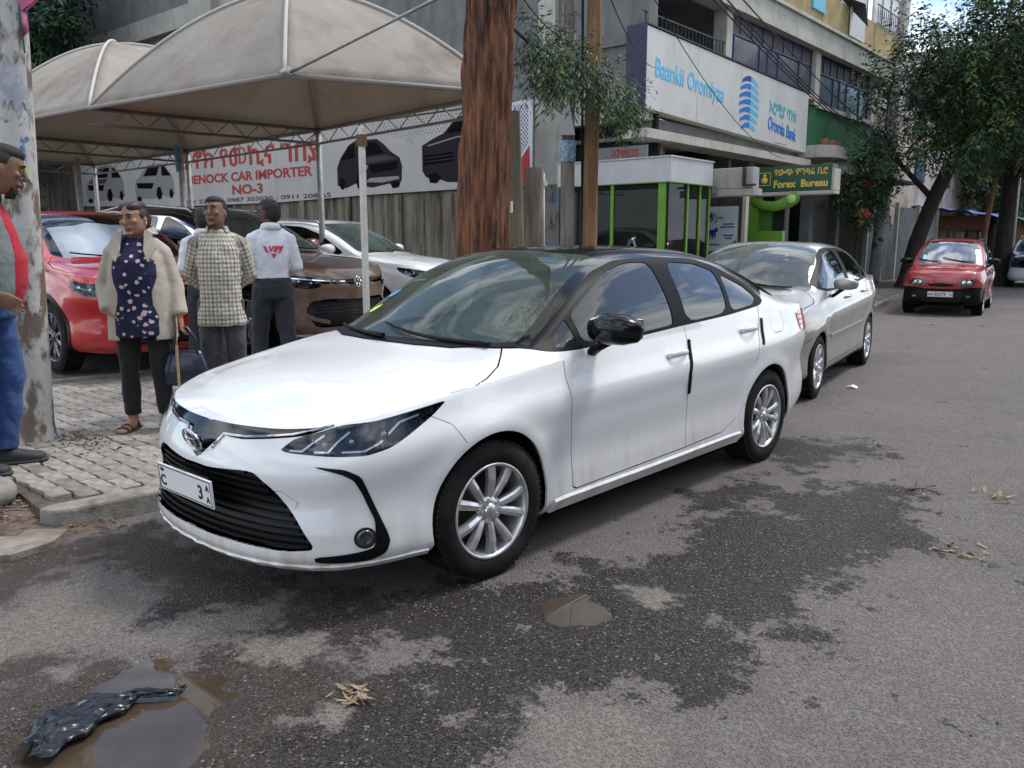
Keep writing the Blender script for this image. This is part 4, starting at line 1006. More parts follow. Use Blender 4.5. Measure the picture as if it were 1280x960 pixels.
PUD = [(0.36,-0.57),(0.36,-0.46),(0.42,-0.32),(0.54,-0.28),(0.74,-0.2),(0.89,-0.21),(0.99,-0.29),(0.99,-0.38),(1.13,-0.49),(1.2,-0.61),(1.1,-0.9),(0.93,-1.0),(0.6,-.95),(0.5,-0.75),(0.55,-0.62),(0.45,-0.6)]
_c = np.mean(PUD, 0)+np.array([.02, -.05]); PUD = [tuple((_c+(np.array(p)-np.mean(PUD, 0))*.86).tolist()) for p in PUD]
PUD2 = [(1.13,0.85),(1.14,0.97),(1.24,1.08),(1.39,1.05),(1.46,0.98),(1.46,0.85),(1.4,0.75),(1.28,0.73)]
def road_mat():
    m = bpy.data.materials.new('asphalt'); m.use_nodes = True; t = m.node_tree; nd = t.nodes; b = nd['Principled BSDF']; lk = t.links.new
    tcn = nd.new('ShaderNodeTexCoord')
    def noise(sc, det=8, rg=.6, vec=None):
        n = nd.new('ShaderNodeTexNoise'); n.inputs['Scale'].default_value = sc; n.inputs['Detail'].default_value = det; n.inputs['Roughness'].default_value = rg
        lk(vec or tcn.outputs['Object'], n.inputs['Vector']); return n.outputs['Fac']
    def ramp(v, a, c, x0=(0, 0, 0), x1=(1, 1, 1)):
        r = nd.new('ShaderNodeMapRange'); r.clamp = True; r.inputs[1].default_value = a; r.inputs[2].default_value = c; lk(v, r.inputs[0]); return r.outputs[0]
    def mixc(f, a, c):
        x = nd.new('ShaderNodeMix'); x.data_type = 'RGBA'; lk(f, x.inputs[0])
        for k, v in ((6, a), (7, c)):
            if isinstance(v, tuple): x.inputs[k].default_value = (*v, 1)
            else: lk(v, x.inputs[k])
        return x.outputs[2]
    def math_(op, a, c):
        n = nd.new('ShaderNodeMath'); n.operation = op
        for k, v in ((0, a), (1, c)):
            if isinstance(v, (int, float)): n.inputs[k].default_value = v
            else: lk(v, n.inputs[k])
        return n.outputs[0]
    def attr(n):
        a = nd.new('ShaderNodeAttribute'); a.attribute_name = n; return a.outputs['Fac']
    grit = noise(120, 3, .75); big = noise(.9, 6); med = noise(7, 8, .7); fine = noise(38, 6, .7)
    vo = nd.new('ShaderNodeTexVoronoi'); vo.inputs['Scale'].default_value = 105; lk(tcn.outputs['Object'], vo.inputs['Vector'])
    low = noise(2.1, 5, .55)
    base = mixc(ramp(big, .35, .65), (.150, .130, .121), (.188, .163, .151))
    base = mixc(ramp(med, .45, .7), base, (.198, .180, .164))
    base = mixc(ramp(grit, .58, .75), base, (.085, .08, .078))
    base = mixc(ramp(vo.outputs['Color'], .86, .95), base, (.27, .255, .24))
    wf = math_('ADD', attr('wet'), math_('MULTIPLY', math_('SUBTRACT', med, .5), 2.4)); wf = math_('ADD', wf, math_('MULTIPLY', math_('SUBTRACT', fine, .5), 1.3))
    wf = math_('ADD', wf, math_('MULTIPLY', math_('SUBTRACT', low, .5), 2.3)); wet = ramp(wf, .44, .62)
    wcol = mixc(ramp(fine, .4, .62), (.018, .014, .0135), (.050, .038, .032)); wcol = mixc(ramp(grit, .55, .72), wcol, (.085, .078, .074))
    df = math_('ADD', attr('dust'), math_('MULTIPLY', math_('SUBTRACT', med, .5), 2.2)); df = math_('ADD', df, math_('MULTIPLY', math_('SUBTRACT', low, .5), 1.0)); dust = ramp(df, .50, .74)
    col = mixc(wet, base, wcol)
    mudf = ramp(math_('ADD', attr('mud'), math_('MULTIPLY', math_('SUBTRACT', med, .5), 1.8)), .42, .7)
    col = mixc(mudf, col, mixc(ramp(grit, .5, .7), (.052, .038, .029), (.105, .088, .078)))
    col = mixc(dust, col, mixc(ramp(fine, .3, .7), (.165, .146, .126), (.235, .212, .186)))
    lk(col, b.inputs['Base Color'])
    rr = math_('SUBTRACT', .85, math_('MULTIPLY', wet, .58)); rr = math_('ADD', rr, math_('MULTIPLY', dust, .4)); lk(rr, b.inputs['Roughness'])
    h = math_('ADD', math_('MULTIPLY', grit, .5), math_('MULTIPLY', fine, .8)); h = math_('ADD', h, math_('MULTIPLY', ramp(vo.outputs['Distance'], .0, .6), -.9))
    bp = nd.new('ShaderNodeBump'); bp.inputs['Strength'].default_value = 1.0; bp.inputs['Distance'].default_value = .012; lk(h, bp.inputs['Height']); lk(bp.outputs[0], b.inputs['Normal'])
    MATS['asphalt'] = m; return m
m_road = road_mat()
def sheet(name, pts, z, mat, parent=None, **tags):
    q = MB(); q.add([(x, y, z) for x, y in pts], [tuple(range(len(pts)))]); return q.build(name, mat, parent, **tags)
m_dirt = M('brown dirt', (.085, .058, .042), .95, col2=(.15, .11, .08), scale=9, bump=.8, bscale=60, col3=(.04, .03, .025), scale3=30)
sheet('ground', [(-1500, -1500), (1500, -1500), (1500, 1500), (-1500, 1500)], -.06, M('far ground', (.14, .13, .11), .9, col2=(.09, .10, .06), scale=.05), kind='structure')
X0, X1, Y0, Y1, RES = -1.34, 5.2, -3.0, 9.0, .03
xs = np.arange(X0, X1+RES, RES); ys = np.arange(Y0, Y1+RES, RES); XX, YY = np.meshgrid(xs, ys, indexing='ij')
def field(polys, soft=.5, keys=None):
    f = np.zeros_like(XX)
    for P in polys:
        sd = segdist(P, XX, YY)*np.where(inpoly(P, XX, YY), 1, -1); f = np.maximum(f, np.clip(.5+sd/soft, 0, 1))
    return f
WET = field([G[k] for k in ('big', 'p2', 'p3', 'p4', 'p5', 'front', 'tongue', 'rearpatch')], .5)
WET = np.maximum(WET, np.clip(.62-np.abs(XX+.95)/.25, 0, 1)*.9)
MUD = field([G['mudband'], [(-.4,-1.0),(-.2,-.75),(.3,-.5),(.35,-.9),(.2,-1.3)], [(0.2,-1.2),(0.3,-.5),(.9,0.1),(1.3,0),(1.2,-1.4)]], .5)
DUST = field(LIGHT.values(), .30)
ZZ = (fbm(XX*1.3, YY*1.3, 3)-.5)*.016+(fbm(XX*6, YY*6, 5, 3)-.5)*.006
edge = np.clip(np.minimum(np.minimum(X1-XX, YY-Y0), Y1-YY)/.6, 0, 1); ZZ *= edge
for P, dep in ((PUD, .022), (PUD2, .026)):
    sd = segdist(P, XX, YY)*np.where(inpoly(P, XX, YY), 1, -1)+(fbm(XX*5, YY*5, 9)-.5)*.22+(fbm(XX*16, YY*16, 19, 2)-.5)*.07
    ZZ = np.where((sd > -.45) & (sd < -.01), np.maximum(ZZ, -.006), ZZ); ZZ -= dep*np.clip(.5+sd/.10, 0, 1)
nx, ny = XX.shape; vid = np.arange(nx*ny).reshape(nx, ny)
V = np.stack([XX, YY, ZZ], -1).reshape(-1, 3); F = np.stack([vid[:-1, :-1], vid[1:, :-1], vid[1:, 1:], vid[:-1, 1:]], -1).reshape(-1, 4)
me = bpy.data.meshes.new('road'); me.from_pydata(V.tolist(), [], F.tolist()); me.polygons.foreach_set('use_smooth', [True]*len(F))
for nm, A in (('wet', WET), ('mud', MUD), ('dust', DUST)):
    a = me.attributes.new(nm, 'FLOAT', 'POINT'); a.data.foreach_set('value', A.reshape(-1).astype(np.float32))
tag(link('road', me, m_road), kind='structure')
far = []
yy = [9, 13, 17.2, 19.3, 22, 30, 60, 120]
far = [(kerb_x(y)-.02, y) for y in yy]+[(40, 120), (40, 9)]
sheet('road', far, 0, m_road, kind='structure'); sheet('road', [(5.2, -40), (40, -40), (40, 9), (5.2, 9)], 0, m_road, kind='structure'); sheet('road', [(-1.34, -40), (5.2, -40), (5.2, -3), (-1.34, -3)], 0, m_road, kind='structure')
# puddles
m_water = M('murky puddle water', (.045, .032, .021), .02, spec=.6, col2=(.075, .055, .037), scale=2.2, bump=.05, bscale=9, bdist=.002)
for P, nm in ((PUD, 'puddle'), (PUD2, 'puddle')):
    c = np.mean(P, 0); k = 1.22
    sheet(nm, [tuple(c+(np.array(p)-c)*k) for p in P], -.016 if P is PUD else -.014, m_water, kind='structure')
# loose stones in the worn asphalt
def stones(name, n, area, zf, smin, smax, mats, seed, **tags):
    rg = np.random.default_rng(seed); vs = []; fs = []; mi = []; k = 0
    ico = [(0, 0, 1), (.9, 0, .3), (.28, .85, .3), (-.72, .53, .3), (-.72, -.53, .3), (.28, -.85, .3), (0, 0, -.6)]
    fi = [(0, 1, 2), (0, 2, 3), (0, 3, 4), (0, 4, 5), (0, 5, 1), (6, 2, 1), (6, 3, 2), (6, 4, 3), (6, 5, 4), (6, 1, 5)]
    while k < n:
        x, y = area(rg)
        if x is None: continue
        s_ = rg.uniform(smin, smax)*rg.uniform(.5, 1); a = rg.uniform(0, 6.28); e = rg.uniform(.6, 1.3); z = zf(x, y)
        b = len(vs); ca, sa = math.cos(a), math.sin(a)
        for p in ico:
            px, py, pz = p[0]*s_*e*rg.uniform(.8, 1.2), p[1]*s_*rg.uniform(.8, 1.2), p[2]*s_*.6
            vs.append((x+px*ca-py*sa, y+px*sa+py*ca, z+pz))
        fs += [tuple(b+i for i in f) for f in fi]; mi += [int(rg.integers(len(mats)))]*10; k += 1
    me = bpy.data.meshes.new(name); me.from_pydata(vs, [], fs); me.polygons.foreach_set('material_index', mi)
    return tag(link(name, me, mats), **tags)
def zroad(x, y):
    i = min(max(int(round((x-X0)/RES)), 0), nx-1); j = min(max(int(round((y-Y0)/RES)), 0), ny-1); return float(ZZ[i, j])
def in_wet(rg):
    x, y = rg.uniform(-1.1, 2.6), rg.uniform(-1.1, 4.8); i = int((x-X0)/RES); j = int((y-Y0)/RES)
    if rg.random() > WET[i, j]*.9+MUD[i, j]*.35+.06 or inpoly(PUD, x, y) or inpoly(PUD2, x, y) or DUST[i, j] > .45: return None, None
    return x, y
gm = [M('grey gravel', (.10, .10, .105), .5), M('pale gravel', (.17, .16, .15), .7), M('dark gravel', (.045, .042, .04), .4), M('brown gravel', (.15, .11, .08), .8)]
stones('loose_gravel', 9000, in_wet, zroad, .003, .0085, gm, 3, kind='stuff', label='loose gravel and chippings over the wet worn asphalt', cat='gravel')
# ---- pavement, yard
m_pavebase = M('sand joints', (.06, .048, .038), .95, col2=(.11, .09, .07), scale=20)
kx = [(kerb_x(y)-.13, y) for y in [-8, -4, -.75]]+[(-1.8, -.7), (-1.95, -.35), (-1.75, -.14), (-1.36, -.17)]+[(kerb_x(y)-.13, y) for y in (.2, 2, 5, 7, 9, 11, 13, 15, 17.2, 19.3, 22, 26, 30, 45, 60)]
pav = (lambda nm, pts, z, mat, **t: MB().prism(pts, -.05, z).build(nm, mat, None, **t))('pavement', kx+[(-14, 60), (-9, 30), (-6.7, 26), (-6.55, 13.2), (-5.4, 12.9), (-5.4, -8)], ZP-.022, m_pavebase, kind='structure')
def zdirt(x, y): return .075*float(np.clip((-1.06-x)/.55, 0, 1))**.7-.02*float(np.clip((x+1.16)/.1, 0, 1))+.018*float(fbm(np.array(x*9.), np.array(y*9.), 4)-.5)+.012*float(fbm(np.array(x*30.), np.array(y*30.), 6, 2)-.5)
q = MB(); gx = np.linspace(-2.3, -1.0, 54); gy = np.linspace(-1.1, .12, 50); q.add([(x, y, zdirt(x, y)) for x in gx for y in gy], [(i*50+j, (i+1)*50+j, (i+1)*50+j+1, i*50+j+1) for i in range(53) for j in range(49)], 0, True); q.build('dirt_verge', m_dirt, None, kind='structure')
m_pav = [M('paver warm grey', (.30, .275, .24), .85, col2=(.20, .18, .155), scale=14, bump=.4, bscale=120), M('paver pale', (.36, .335, .30), .85, col2=(.24, .21, .18), scale=18, bump=.4, bscale=120), M('paver brownish', (.25, .215, .18), .9, col2=(.16, .135, .11), scale=12, bump=.4, bscale=120)]
PL, PWd = .225, .112
def paver_shape():
    a, b = PL/2-.003, PWd/2-.003; z = .012
    o = [(-a, -b-.0), (-a*.35, -b+z), (a*.35, -b-z*.2), (a, -b+z*.6), (a, b+.0), (a*.35, b-z*.2+.004), (-a*.35, b+z*.6), (-a, b-z*.2)]
    vs = [(x, y, -.03) for x, y in o]+[(x, y, -.004) for x, y in o]+[(x*.965, y*.93, 0) for x, y in o]
    fs = [tuple(range(16, 24))]+[(i, (i+1) % 8, 8+(i+1) % 8, 8+i) for i in range(8)]+[(8+i, 8+(i+1) % 8, 16+(i+1) % 8, 16+i) for i in range(8)]
    return vs, fs
pv, pf_ = paver_shape(); pmesh = []
for mt_ in m_pav:
    me = bpy.data.meshes.new('paver'); me.from_pydata(pv, [], pf_); me.materials.append(mt_); pmesh.append(me)
rg = np.random.default_rng(11)
spots = []
camp = np.array(camo.location[:2]); vd = np.array([-.669, .743])
for j in range(-8, 60):
    for i in range(-4, 130):
        y = -1.6+i*PL+(PL/2 if j % 2 else 0); x = -1.30-PWd/2-j*PWd
        if y > 24: continue
        if x > kerb_x(y)-.13-PWd/2-.005 or x < (-5.45 if y < 12.8 else -6.5): continue
        if x > -2.0 and y < -.12-.1*(x+1.3) and y > -1.2: continue      # broken out corner by the kerb
        d = (np.array([x, y])-camp) @ vd; lat = (x-camp[0])*.743+(y-camp[1])*.669
        if d < 1 or abs(lat/d) > .66: continue
        if 3.2 < y < 10.5 and x > -4.6: vis = .2      # mostly behind the white car
        else: vis = 1
        spots.append((d/vis, x, y))
spots.sort()
for k, (d, x, y) in enumerate(spots[:300]):
    o = bpy.data.objects.new('paver', pmesh[int(rg.choice(3, p=[.45, .35, .2]))]); COL.objects.link(o); o.parent = pav
    o.location = (x, y, ZP+rg.normal(0, .0022)); o.rotation_euler = (rg.normal(0, .008), rg.normal(0, .006), rg.normal(0, .008))
vs = []; fs = []; mi = []; arr = np.array(pv)
for d, x, y in spots[300:]:
    b = len(vs); z = ZP+rg.normal(0, .002); vs += (arr+[x, y, z]).tolist(); fs += [tuple(b+i for i in f) for f in pf_]; mi += [int(rg.choice(3, p=[.45, .35, .2]))]*len(pf_)
me = bpy.data.meshes.new('paving_blocks'); me.from_pydata(vs, [], fs); me.polygons.foreach_set('material_index', mi); tag(link('paving_blocks', me, m_pav, pav), kind='stuff')
# kerb stones
m_kerb = M('kerb concrete', (.22, .205, .18), .9, col2=(.30, .28, .25), scale=7, bump=.6, bscale=50, col3=(.10, .085, .07), scale3=4, lo3=.5, hi3=.7)
y = -.17; first = True
while y < 30:
    Lk = 1.2 if first else (.95 if y < 14 else 2.0)
    x0, x1 = kerb_x(y), kerb_x(y+Lk); a = math.atan2(-(x1-x0), Lk)
    q = MB()
    if first:   # nearest stone, with a worn rounded end
        q.prism([(-.002, .12), (-.04, .02), (-.12, -.03), (-.16, .03), (-.165, Lk-.01), (0, Lk-.01)], -.1, .118); first = False
    else: q.box(-.15, 0, .006, Lk-.006, -.1, .125+random.uniform(-.004, .004), bev=.018)
    o = q.build('kerb_stone', m_kerb, pav); 
    bakemods(o, [('BEVEL', {'width': .016, 'segments': 2, 'limit_method': 'ANGLE'})]) if y < 1 else None
    o.location = (x0, y, 0); o.rotation_euler = (0, 0, a+random.uniform(-.008, .008)); y += Lk
o = MB().prism([(-1.36, -.46), (-1.27, -.24), (-1.13, -.12), (-.99, -.24), (-.95, -.44), (-1.04, -.55)], -.05, .035).build('broken_slab', M('slab concrete', (.27, .245, .21), .9, col2=(.17, .14, .11), scale=8, bump=.6, bscale=60), None, label='broken concrete slab in the gutter at the left edge', cat='slab')
o = MB().ell((0, 0, 0), (.17, .12, .09), 16, 10).build('kerb_lump', m_kerb, None, label='loose lump of broken kerb by the shoes of the man at the left edge', cat='stone'); o.location = (-1.78, -.28, .13)
bakemods(o, [('DISPLACE', {'strength': .05, 'texture': (lambda t: (setattr(t, 'noise_scale', .12), t)[1])(bpy.data.textures.new('lump', 'CLOUDS'))})])
# the yard behind: stained concrete
sheet('yard', [(-5.4, -8), (-5.4, 12.9), (-60, 12.9), (-60, -8)], .15, M('yard surface', (.085, .078, .072), .85, col2=(.15, .135, .12), scale=1.3, col3=(.05, .045, .042), scale3=6, bump=.4, bscale=50), kind='structure')
MB().box(-5.42, -5.34, -8, 12.9, .02, .153).build('yard_edge', m_kerb, None, kind='structure')
# litter: dry leaves, twigs, scraps
def dry_leaves(loc, n, sp, seed, label, cat='dry leaf', sz=.045, mat=None):
    rg = np.random.default_rng(seed); q = MB()
    for k in range(n):
        a = rg.uniform(0, 6.28); x, y = rg.normal(0, sp*1.25, 2); s_ = sz*rg.uniform(.35, 1.15); w_ = s_*rg.uniform(.14, .24); cv = s_*.35*rg.uniform(.3, 1.4)
        M4 = Matrix.Translation((x, y, .004+rg.uniform(0, .012))) @ Euler((rg.normal(0, .35), rg.normal(0, .3), a)).to_matrix().to_4x4()
        P = [(-s_, 0, .3*cv), (-s_*.4, -w_, .0), (s_*.4, -w_*.9, .0), (s_, 0, .5*cv), (s_*.4, w_*.9, .1*cv), (-s_*.4, w_, .1*cv), (0, 0, -.1*cv)]
        q.add([M4 @ Vector(p) for p in P], [(0, 1, 6), (1, 2, 6), (2, 3, 6), (3, 4, 6), (4, 5, 6), (5, 0, 6)])
    q.tube([(-.05, 0, .006), (0, .01, .014), (.06, -.01, .006)], .0022, 5)
    o = q.build('dry_leaf_spray', mat or M('dry leaf', (.36, .28, .18), .85, col2=(.22, .16, .10), scale=30), None, label=label, cat=cat, kind=None)
    o.location = (loc[0], loc[1], zroad(loc[0], loc[1])+.002 if loc[1] < 9 else 0); bakemods(o, [('SOLIDIFY', {'thickness': .0012})]); return o
dry_leaves((1.21, -.09), 16, .035, 1, 'pale dry leaf spray on the asphalt right of the big puddle'); dry_leaves((2.33, 2.69), 22, .05, 2, 'largest pale dry leaf spray on open asphalt at right')
dry_leaves((2.26, 3.78), 12, .04, 3, 'pale dry leaf spray nearest the right edge of the road'); dry_leaves((1.9, 3.63), 14, .05, 4, 'dark brown leaf scraps at the far tip of the wet patch', mat=M('dark wet leaf', (.07, .035, .03), .5))
dry_leaves((1.36, 4.6), 8, .035, 5, 'small pale leaf spray farthest up the road, level with the rear wheel')
q = MB(); q.add([(-.06, -.02, .0), (0, -.03, .02), (.06, -.02, .0), (.05, .03, .012), (0, .03, .03), (-.05, .03, .01)], [(0, 1, 4, 5), (1, 2, 3, 4)]); o = q.build('paper_scrap', m_white, None, label='white scrap of paper on the road beside the silver sedan', cat='litter'); o.location = (.26, 6.96, .005); bakemods(o, [('SOLIDIFY', {'thickness': .002})])
def in_dirt(rg):
    x, y = rg.uniform(-2.1, -.98), rg.uniform(-.65, .1)
    return (x, y) if (x < -1.15 or y < -.2) and not (-1.4 < x < -.95 and y < -.12) else (None, None)
stones('leaf_litter', 500, in_dirt, lambda x, y: zdirt(x, y)+.003, .006, .02, [M('litter brown', (.16, .09, .05), .9), M('litter dark', (.05, .035, .03), .9), M('litter tan', (.27, .2, .13), .9)], 9, kind='stuff', label='dead leaves and crumbs of earth in the broken kerb bay', cat='litter')
def at_pole(rg):
    a = rg.normal(0, .22), rg.normal(0, .10); return -2.72+a[0], .55+a[1]
stones('leaf_litter', 160, at_pole, lambda x, y: ZP+.004, .006, .018, [MATS['litter brown'], MATS['litter dark']], 10, kind='stuff', label='dead leaves swept against the foot of the whitewashed pole', cat='litter')
# torn black plastic bag lying in the big puddle
a, b = Vector((.75, -.92, .015)), Vector((.74, -.44, .0)); n1, n2 = 46, 16; vs = []
for i in range(n1):
    t = i/(n1-1); c = a.lerp(b, t); c.x += -.12*math.sin(t*math.pi)*(1-t*.3); w_ = .115*math.sin(math.pi*min(1, t*1.25+.06))**.6*(1-.62*t)+.014
    for j in range(n2):
        s_ = -1+2*j/(n2-1); h = (.022*(1-s_*s_)*(1-.55*t)+.006)*(.6+.8*vnoise(np.array(t*9.), np.array(s_*2.+5), 4))
        fold = .012*abs(math.sin(s_*7+t*2.5+1.2*math.sin(t*5)))+.008*math.sin(s_*19-t*4)+.010*(vnoise(np.array(t*16.), np.array(s_*5.+9), 8)-.5)
        vs.append((c.x+s_*w_+.012*math.sin(t*23), c.y+.015*math.sin(s_*8+t*5), c.z-.012+max(h+fold*(1-abs(s_)*.3), .004)))
q = MB(); q.add(vs, [(i*n2+j, (i+1)*n2+j, (i+1)*n2+j+1, i*n2+j+1) for i in range(n1-1) for j in range(n2-1)], 0, True)
o = q.build('plastic_bag', M('wet black plastic', (.006, .009, .014), .26, coat=.0, bump=.35, bscale=14, bstretch=(1, .35, 1), bdist=.02), None, label='torn black plastic bag lying in the large puddle', cat='plastic bag')
_ct = bpy.data.textures.new('crumple', 'VORONOI'); _ct.noise_scale = .035
bakemods(o, [('SUBSURF', {'levels': 1}), ('DISPLACE', {'strength': .011, 'texture': _ct, 'mid_level': .4}), ('SOLIDIFY', {'thickness': .0015})])
# ------------------------------------------------------------ buildings; local frame: x towards the street, y up the street, z up
BO = Vector((-6.3, 13.2, 0)); BR = R(1.7)
BM = Matrix.Translation(BO) @ Matrix.Rotation(BR, 4, 'Z')
class Thing:
    """a thing whose geometry is given in building coordinates; its Empty stands at (n, s)"""
    def __init__(s, name, n, y, label, cat, group=None):
        s.o = empty(name, BM @ Vector((n, y, 0)), BR, label, cat, group); s.off = Matrix.Translation((-n, -y, 0))
    def add(s, name, mb, mat, parent=None, **t):
        mb.xform(s.off); return mb.build(name, mat, parent or s.o, **t)
    def box(s, name, x0, x1, y0, y1, z0, z1, mat, parent=None, bev=0, **t): return s.add(name, MB().box(x0, x1, y0, y1, z0, z1, bev=bev), mat, parent, **t)
    def text(s, name, st, mat, n, y, z, face, width=None, height=None, bold=0, ext=.006, parent=None, align='CENTER', tilt=0):
        xd, ud = {'street': ((0, 1, tilt), (0, 0, 1)), 'camera': ((1, 0, tilt), (0, 0, 1))}[face]
        return text(name, st, 1, mat, s.off @ frame((n, y, z), xd, ud), parent or s.o, ext, bold, width, align, height=height)
m_conc = M('raw concrete', (.19, .195, .198), .9, col2=(.145, .15, .153), scale=1.6, bump=.35, bscale=25, col3=(.11, .108, .10), scale3=.8, lo3=.52, hi3=.75, stretch3=(3, 3, .6))
m_pale = M('pale render', (.42, .41, .375), .85, col2=(.35, .335, .30), scale=1.2, col3=(.15, .13, .11), scale3=2.2, lo3=.56, hi3=.8, stretch3=(2, 2, .5), bump=.2)
m_cream = M('weathered cream', (.50, .48, .42), .85, col2=(.40, .38, .33), scale=1.5, col3=(.20, .175, .14), scale3=3, lo3=.58, hi3=.8, stretch3=(3, 3, .4), bump=.2)
m_dark = M('shop interior shade', (.010, .009, .009), .9)  # near-black colour stands in for the shade inside openings and recesses
m_stain = M('streaked wall', (.20, .175, .14), .95, col2=(.045, .035, .028), scale=5, stretch=(1, 1, .10), lo=.42, hi=.62, bump=.5, bscale=14, bstretch=(2.5, 2.5, .3), col3=(.11, .10, .055), scale3=2, stretch3=(2, 2, .3))
m_blueglass = M('purple curtained glass', (.085, .08, .11), .12, col2=(.13, .125, .17), scale=7, stretch=(1, 3, .12), lo=.35, hi=.65, spec=.7)
m_blueglass2 = M('blue curtained glass', (.05, .085, .12), .12, col2=(.13, .17, .21), scale=7, stretch=(1, 3, .12), lo=.35, hi=.65, spec=.7)
m_blueframe = M('navy window frame', (.02, .03, .10), .4)
m_green = M('green paint', (.010, .12, .045), .7, col2=(.012, .10, .045), scale=1.5, col3=(.05, .10, .06), scale3=4, lo3=.6, hi3=.75)
m_lime = M('lime green frame', (.13, .31, .025), .55, col2=(.10, .25, .03), scale=3)
m_yellow = M('ochre panel', (.42, .31, .13), .8, col2=(.30, .22, .10), scale=1.8, col3=(.16, .12, .07), scale3=2, lo3=.58, hi3=.75, stretch3=(2, 2, .3))
m_iron = M('iron railing', (.02, .02, .024), .5)
m_sign = M('sign face white', (.60, .59, .56), .5, col2=(.53, .52, .48), scale=.8, col3=(.42, .38, .30), scale3=1.6, lo3=.6, hi3=.85, stretch3=(1, 3, .5))
m_navy = M('sign side navy', (.012, .012, .055), .5)

T = Thing('bank_building', -2, 0, 'three storey concrete building carrying the long white bank sign', 'building')
T.box('side_wall', -13.0, -.45, .05, .3, 4.66, 11, m_conc); T.box('end_wall', -32, -13.0, .12, .35, 4.66, 8.45, m_conc)
T.box('beam', -26, -13.0, -.1, .12, 8.45, 9.1, m_pale); T.box('upper_wall', -32, -13.0, .12, .4, 9.1, 13, m_conc)
T.box('pillar', -16.9, -15.6, -.35, -.1, 8.2, 13, m_pale); T.box('pillar', -2.84, -2.38, -.08, .05, 4.66, 11, m_cream); T.box('pillar', -.45, -.1, .02, .35, 5.62, 11, m_conc)
T.box('beam', -2.98, -.12, .0, .3, 3.95, 4.66, m_pale); T.box('wall_panel', -2.98, -2.1, -.02, .2, 2.72, 3.95, m_pale)
T.box('wall_panel', -2.46, -2.02, -.30, .1, 0, 2.72, M('blue stained plaster', (.16, .15, .13), .9, col2=(.10, .17, .25), scale=5, stretch=(1, 1, .5), lo=.48, hi=.6, bump=.5, col3=(.05, .045, .04), scale3=6))
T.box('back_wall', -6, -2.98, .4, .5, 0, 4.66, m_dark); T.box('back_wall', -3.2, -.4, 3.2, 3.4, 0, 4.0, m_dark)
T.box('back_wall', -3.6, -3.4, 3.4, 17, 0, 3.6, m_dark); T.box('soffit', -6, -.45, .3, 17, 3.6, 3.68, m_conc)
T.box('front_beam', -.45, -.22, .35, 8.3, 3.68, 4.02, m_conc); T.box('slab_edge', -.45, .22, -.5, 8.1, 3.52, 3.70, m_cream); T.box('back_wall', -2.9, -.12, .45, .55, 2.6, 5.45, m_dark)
T.box('column', -.75, -.4, 1.0, 1.3, 0, 3.52, m_conc); T.box('column', -.7, -.4, 8.0, 8.35, 0, 3.52, m_conc)
T.box('floor_slab', -6, -.12, -.02, 3.6, 5.45, 5.62, m_conc); T.box('recess_wall', -2.3, -2.1, .3, 3.8, 5.62, 7, M('blue grey wall', (.10, .13, .16), .8, col2=(.13, .155, .18), scale=2))
for a, b in ((3.45, 3.75), (8.98, 9.32), (13.95, 14.25)): T.box('pillar', -.45, -.12, a, b, 5.3, 6.95, m_cream)
T.box('sill_band', -.45, -.05, 3.75, 8.98, 5.38, 5.5, m_cream); T.box('sill_band', -.45, -.10, 9.32, 13.95, 5.24, 5.36, m_cream)
T.box('spandrel', -.45, .02, -.5, 17, 6.75, 7.32, m_cream); T.box('spandrel_ledge', -.45, .10, -.5, 17, 7.32, 7.40, m_cream)
T.box('upper_floor', -6, -.45, .3, 17, 6.9, 7.1, m_conc)
T.box('green_panel', -.45, -.16, 8.36, 14.2, 3.95, 5.24, m_green); T.box('green_panel', -.6, -.30, 14.2, 17, 3.7, 5.2, m_green)
T.box('pale_wall', -.45, -.2, 10.0, 14.4, 3.42, 3.95, m_pale); T.box('dark_awning', -.3, 1.3, 9.8, 14.6, 3.30, 3.38, m_iron)
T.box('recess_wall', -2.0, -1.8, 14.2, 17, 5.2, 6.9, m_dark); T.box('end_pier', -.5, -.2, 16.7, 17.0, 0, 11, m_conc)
T.box('balcony_floor', -.6, -.1, 14.2, 17, 5.05, 5.2, m_conc)
for y0, y1 in ((6.0, 9.2), (9.25, 13.7), (13.75, 16.9)): T.box('ochre_panel', -.45, -.12, y0, y1, 7.40, 8.35, m_yellow)
T.box('upper_wall', -.5, -.3, -.5, 6, 7.4, 12, m_conc); T.box('upper_wall', -.5, -.3, 6, 17, 10.2, 12, m_pale)
T.box('blue_board', -.12, -.07, 8.4, 9.3, 7.75, 8.15, M('cyan board', (.10, .45, .60), .5))
def railing(T, x, y0, y1, z0, z1, nb, name='railing'):
    q = MB(); q.box(x-.015, x+.015, y0, y1, z1-.03, z1); q.box(x-.015, x+.015, y0, y1, z0, z0+.025); r = T.add(name, q, m_iron)
    for k in range(nb):
        y = y0+(y1-y0)*(k+.5)/nb; q = MB(); q.tube([(x, y, z0+.02), (x, y, z1-.02)], .011, 5, cap=False); q.xform(T.off); q.build('baluster', m_iron, r)
railing(T, -.16, -.1, 3.45, 5.62, 6.02, 22); railing(T, -.15, 14.3, 16.6, 5.2, 5.75, 14); railing(T, -.1, 13.8, 16.6, 8.36, 8.95, 14)
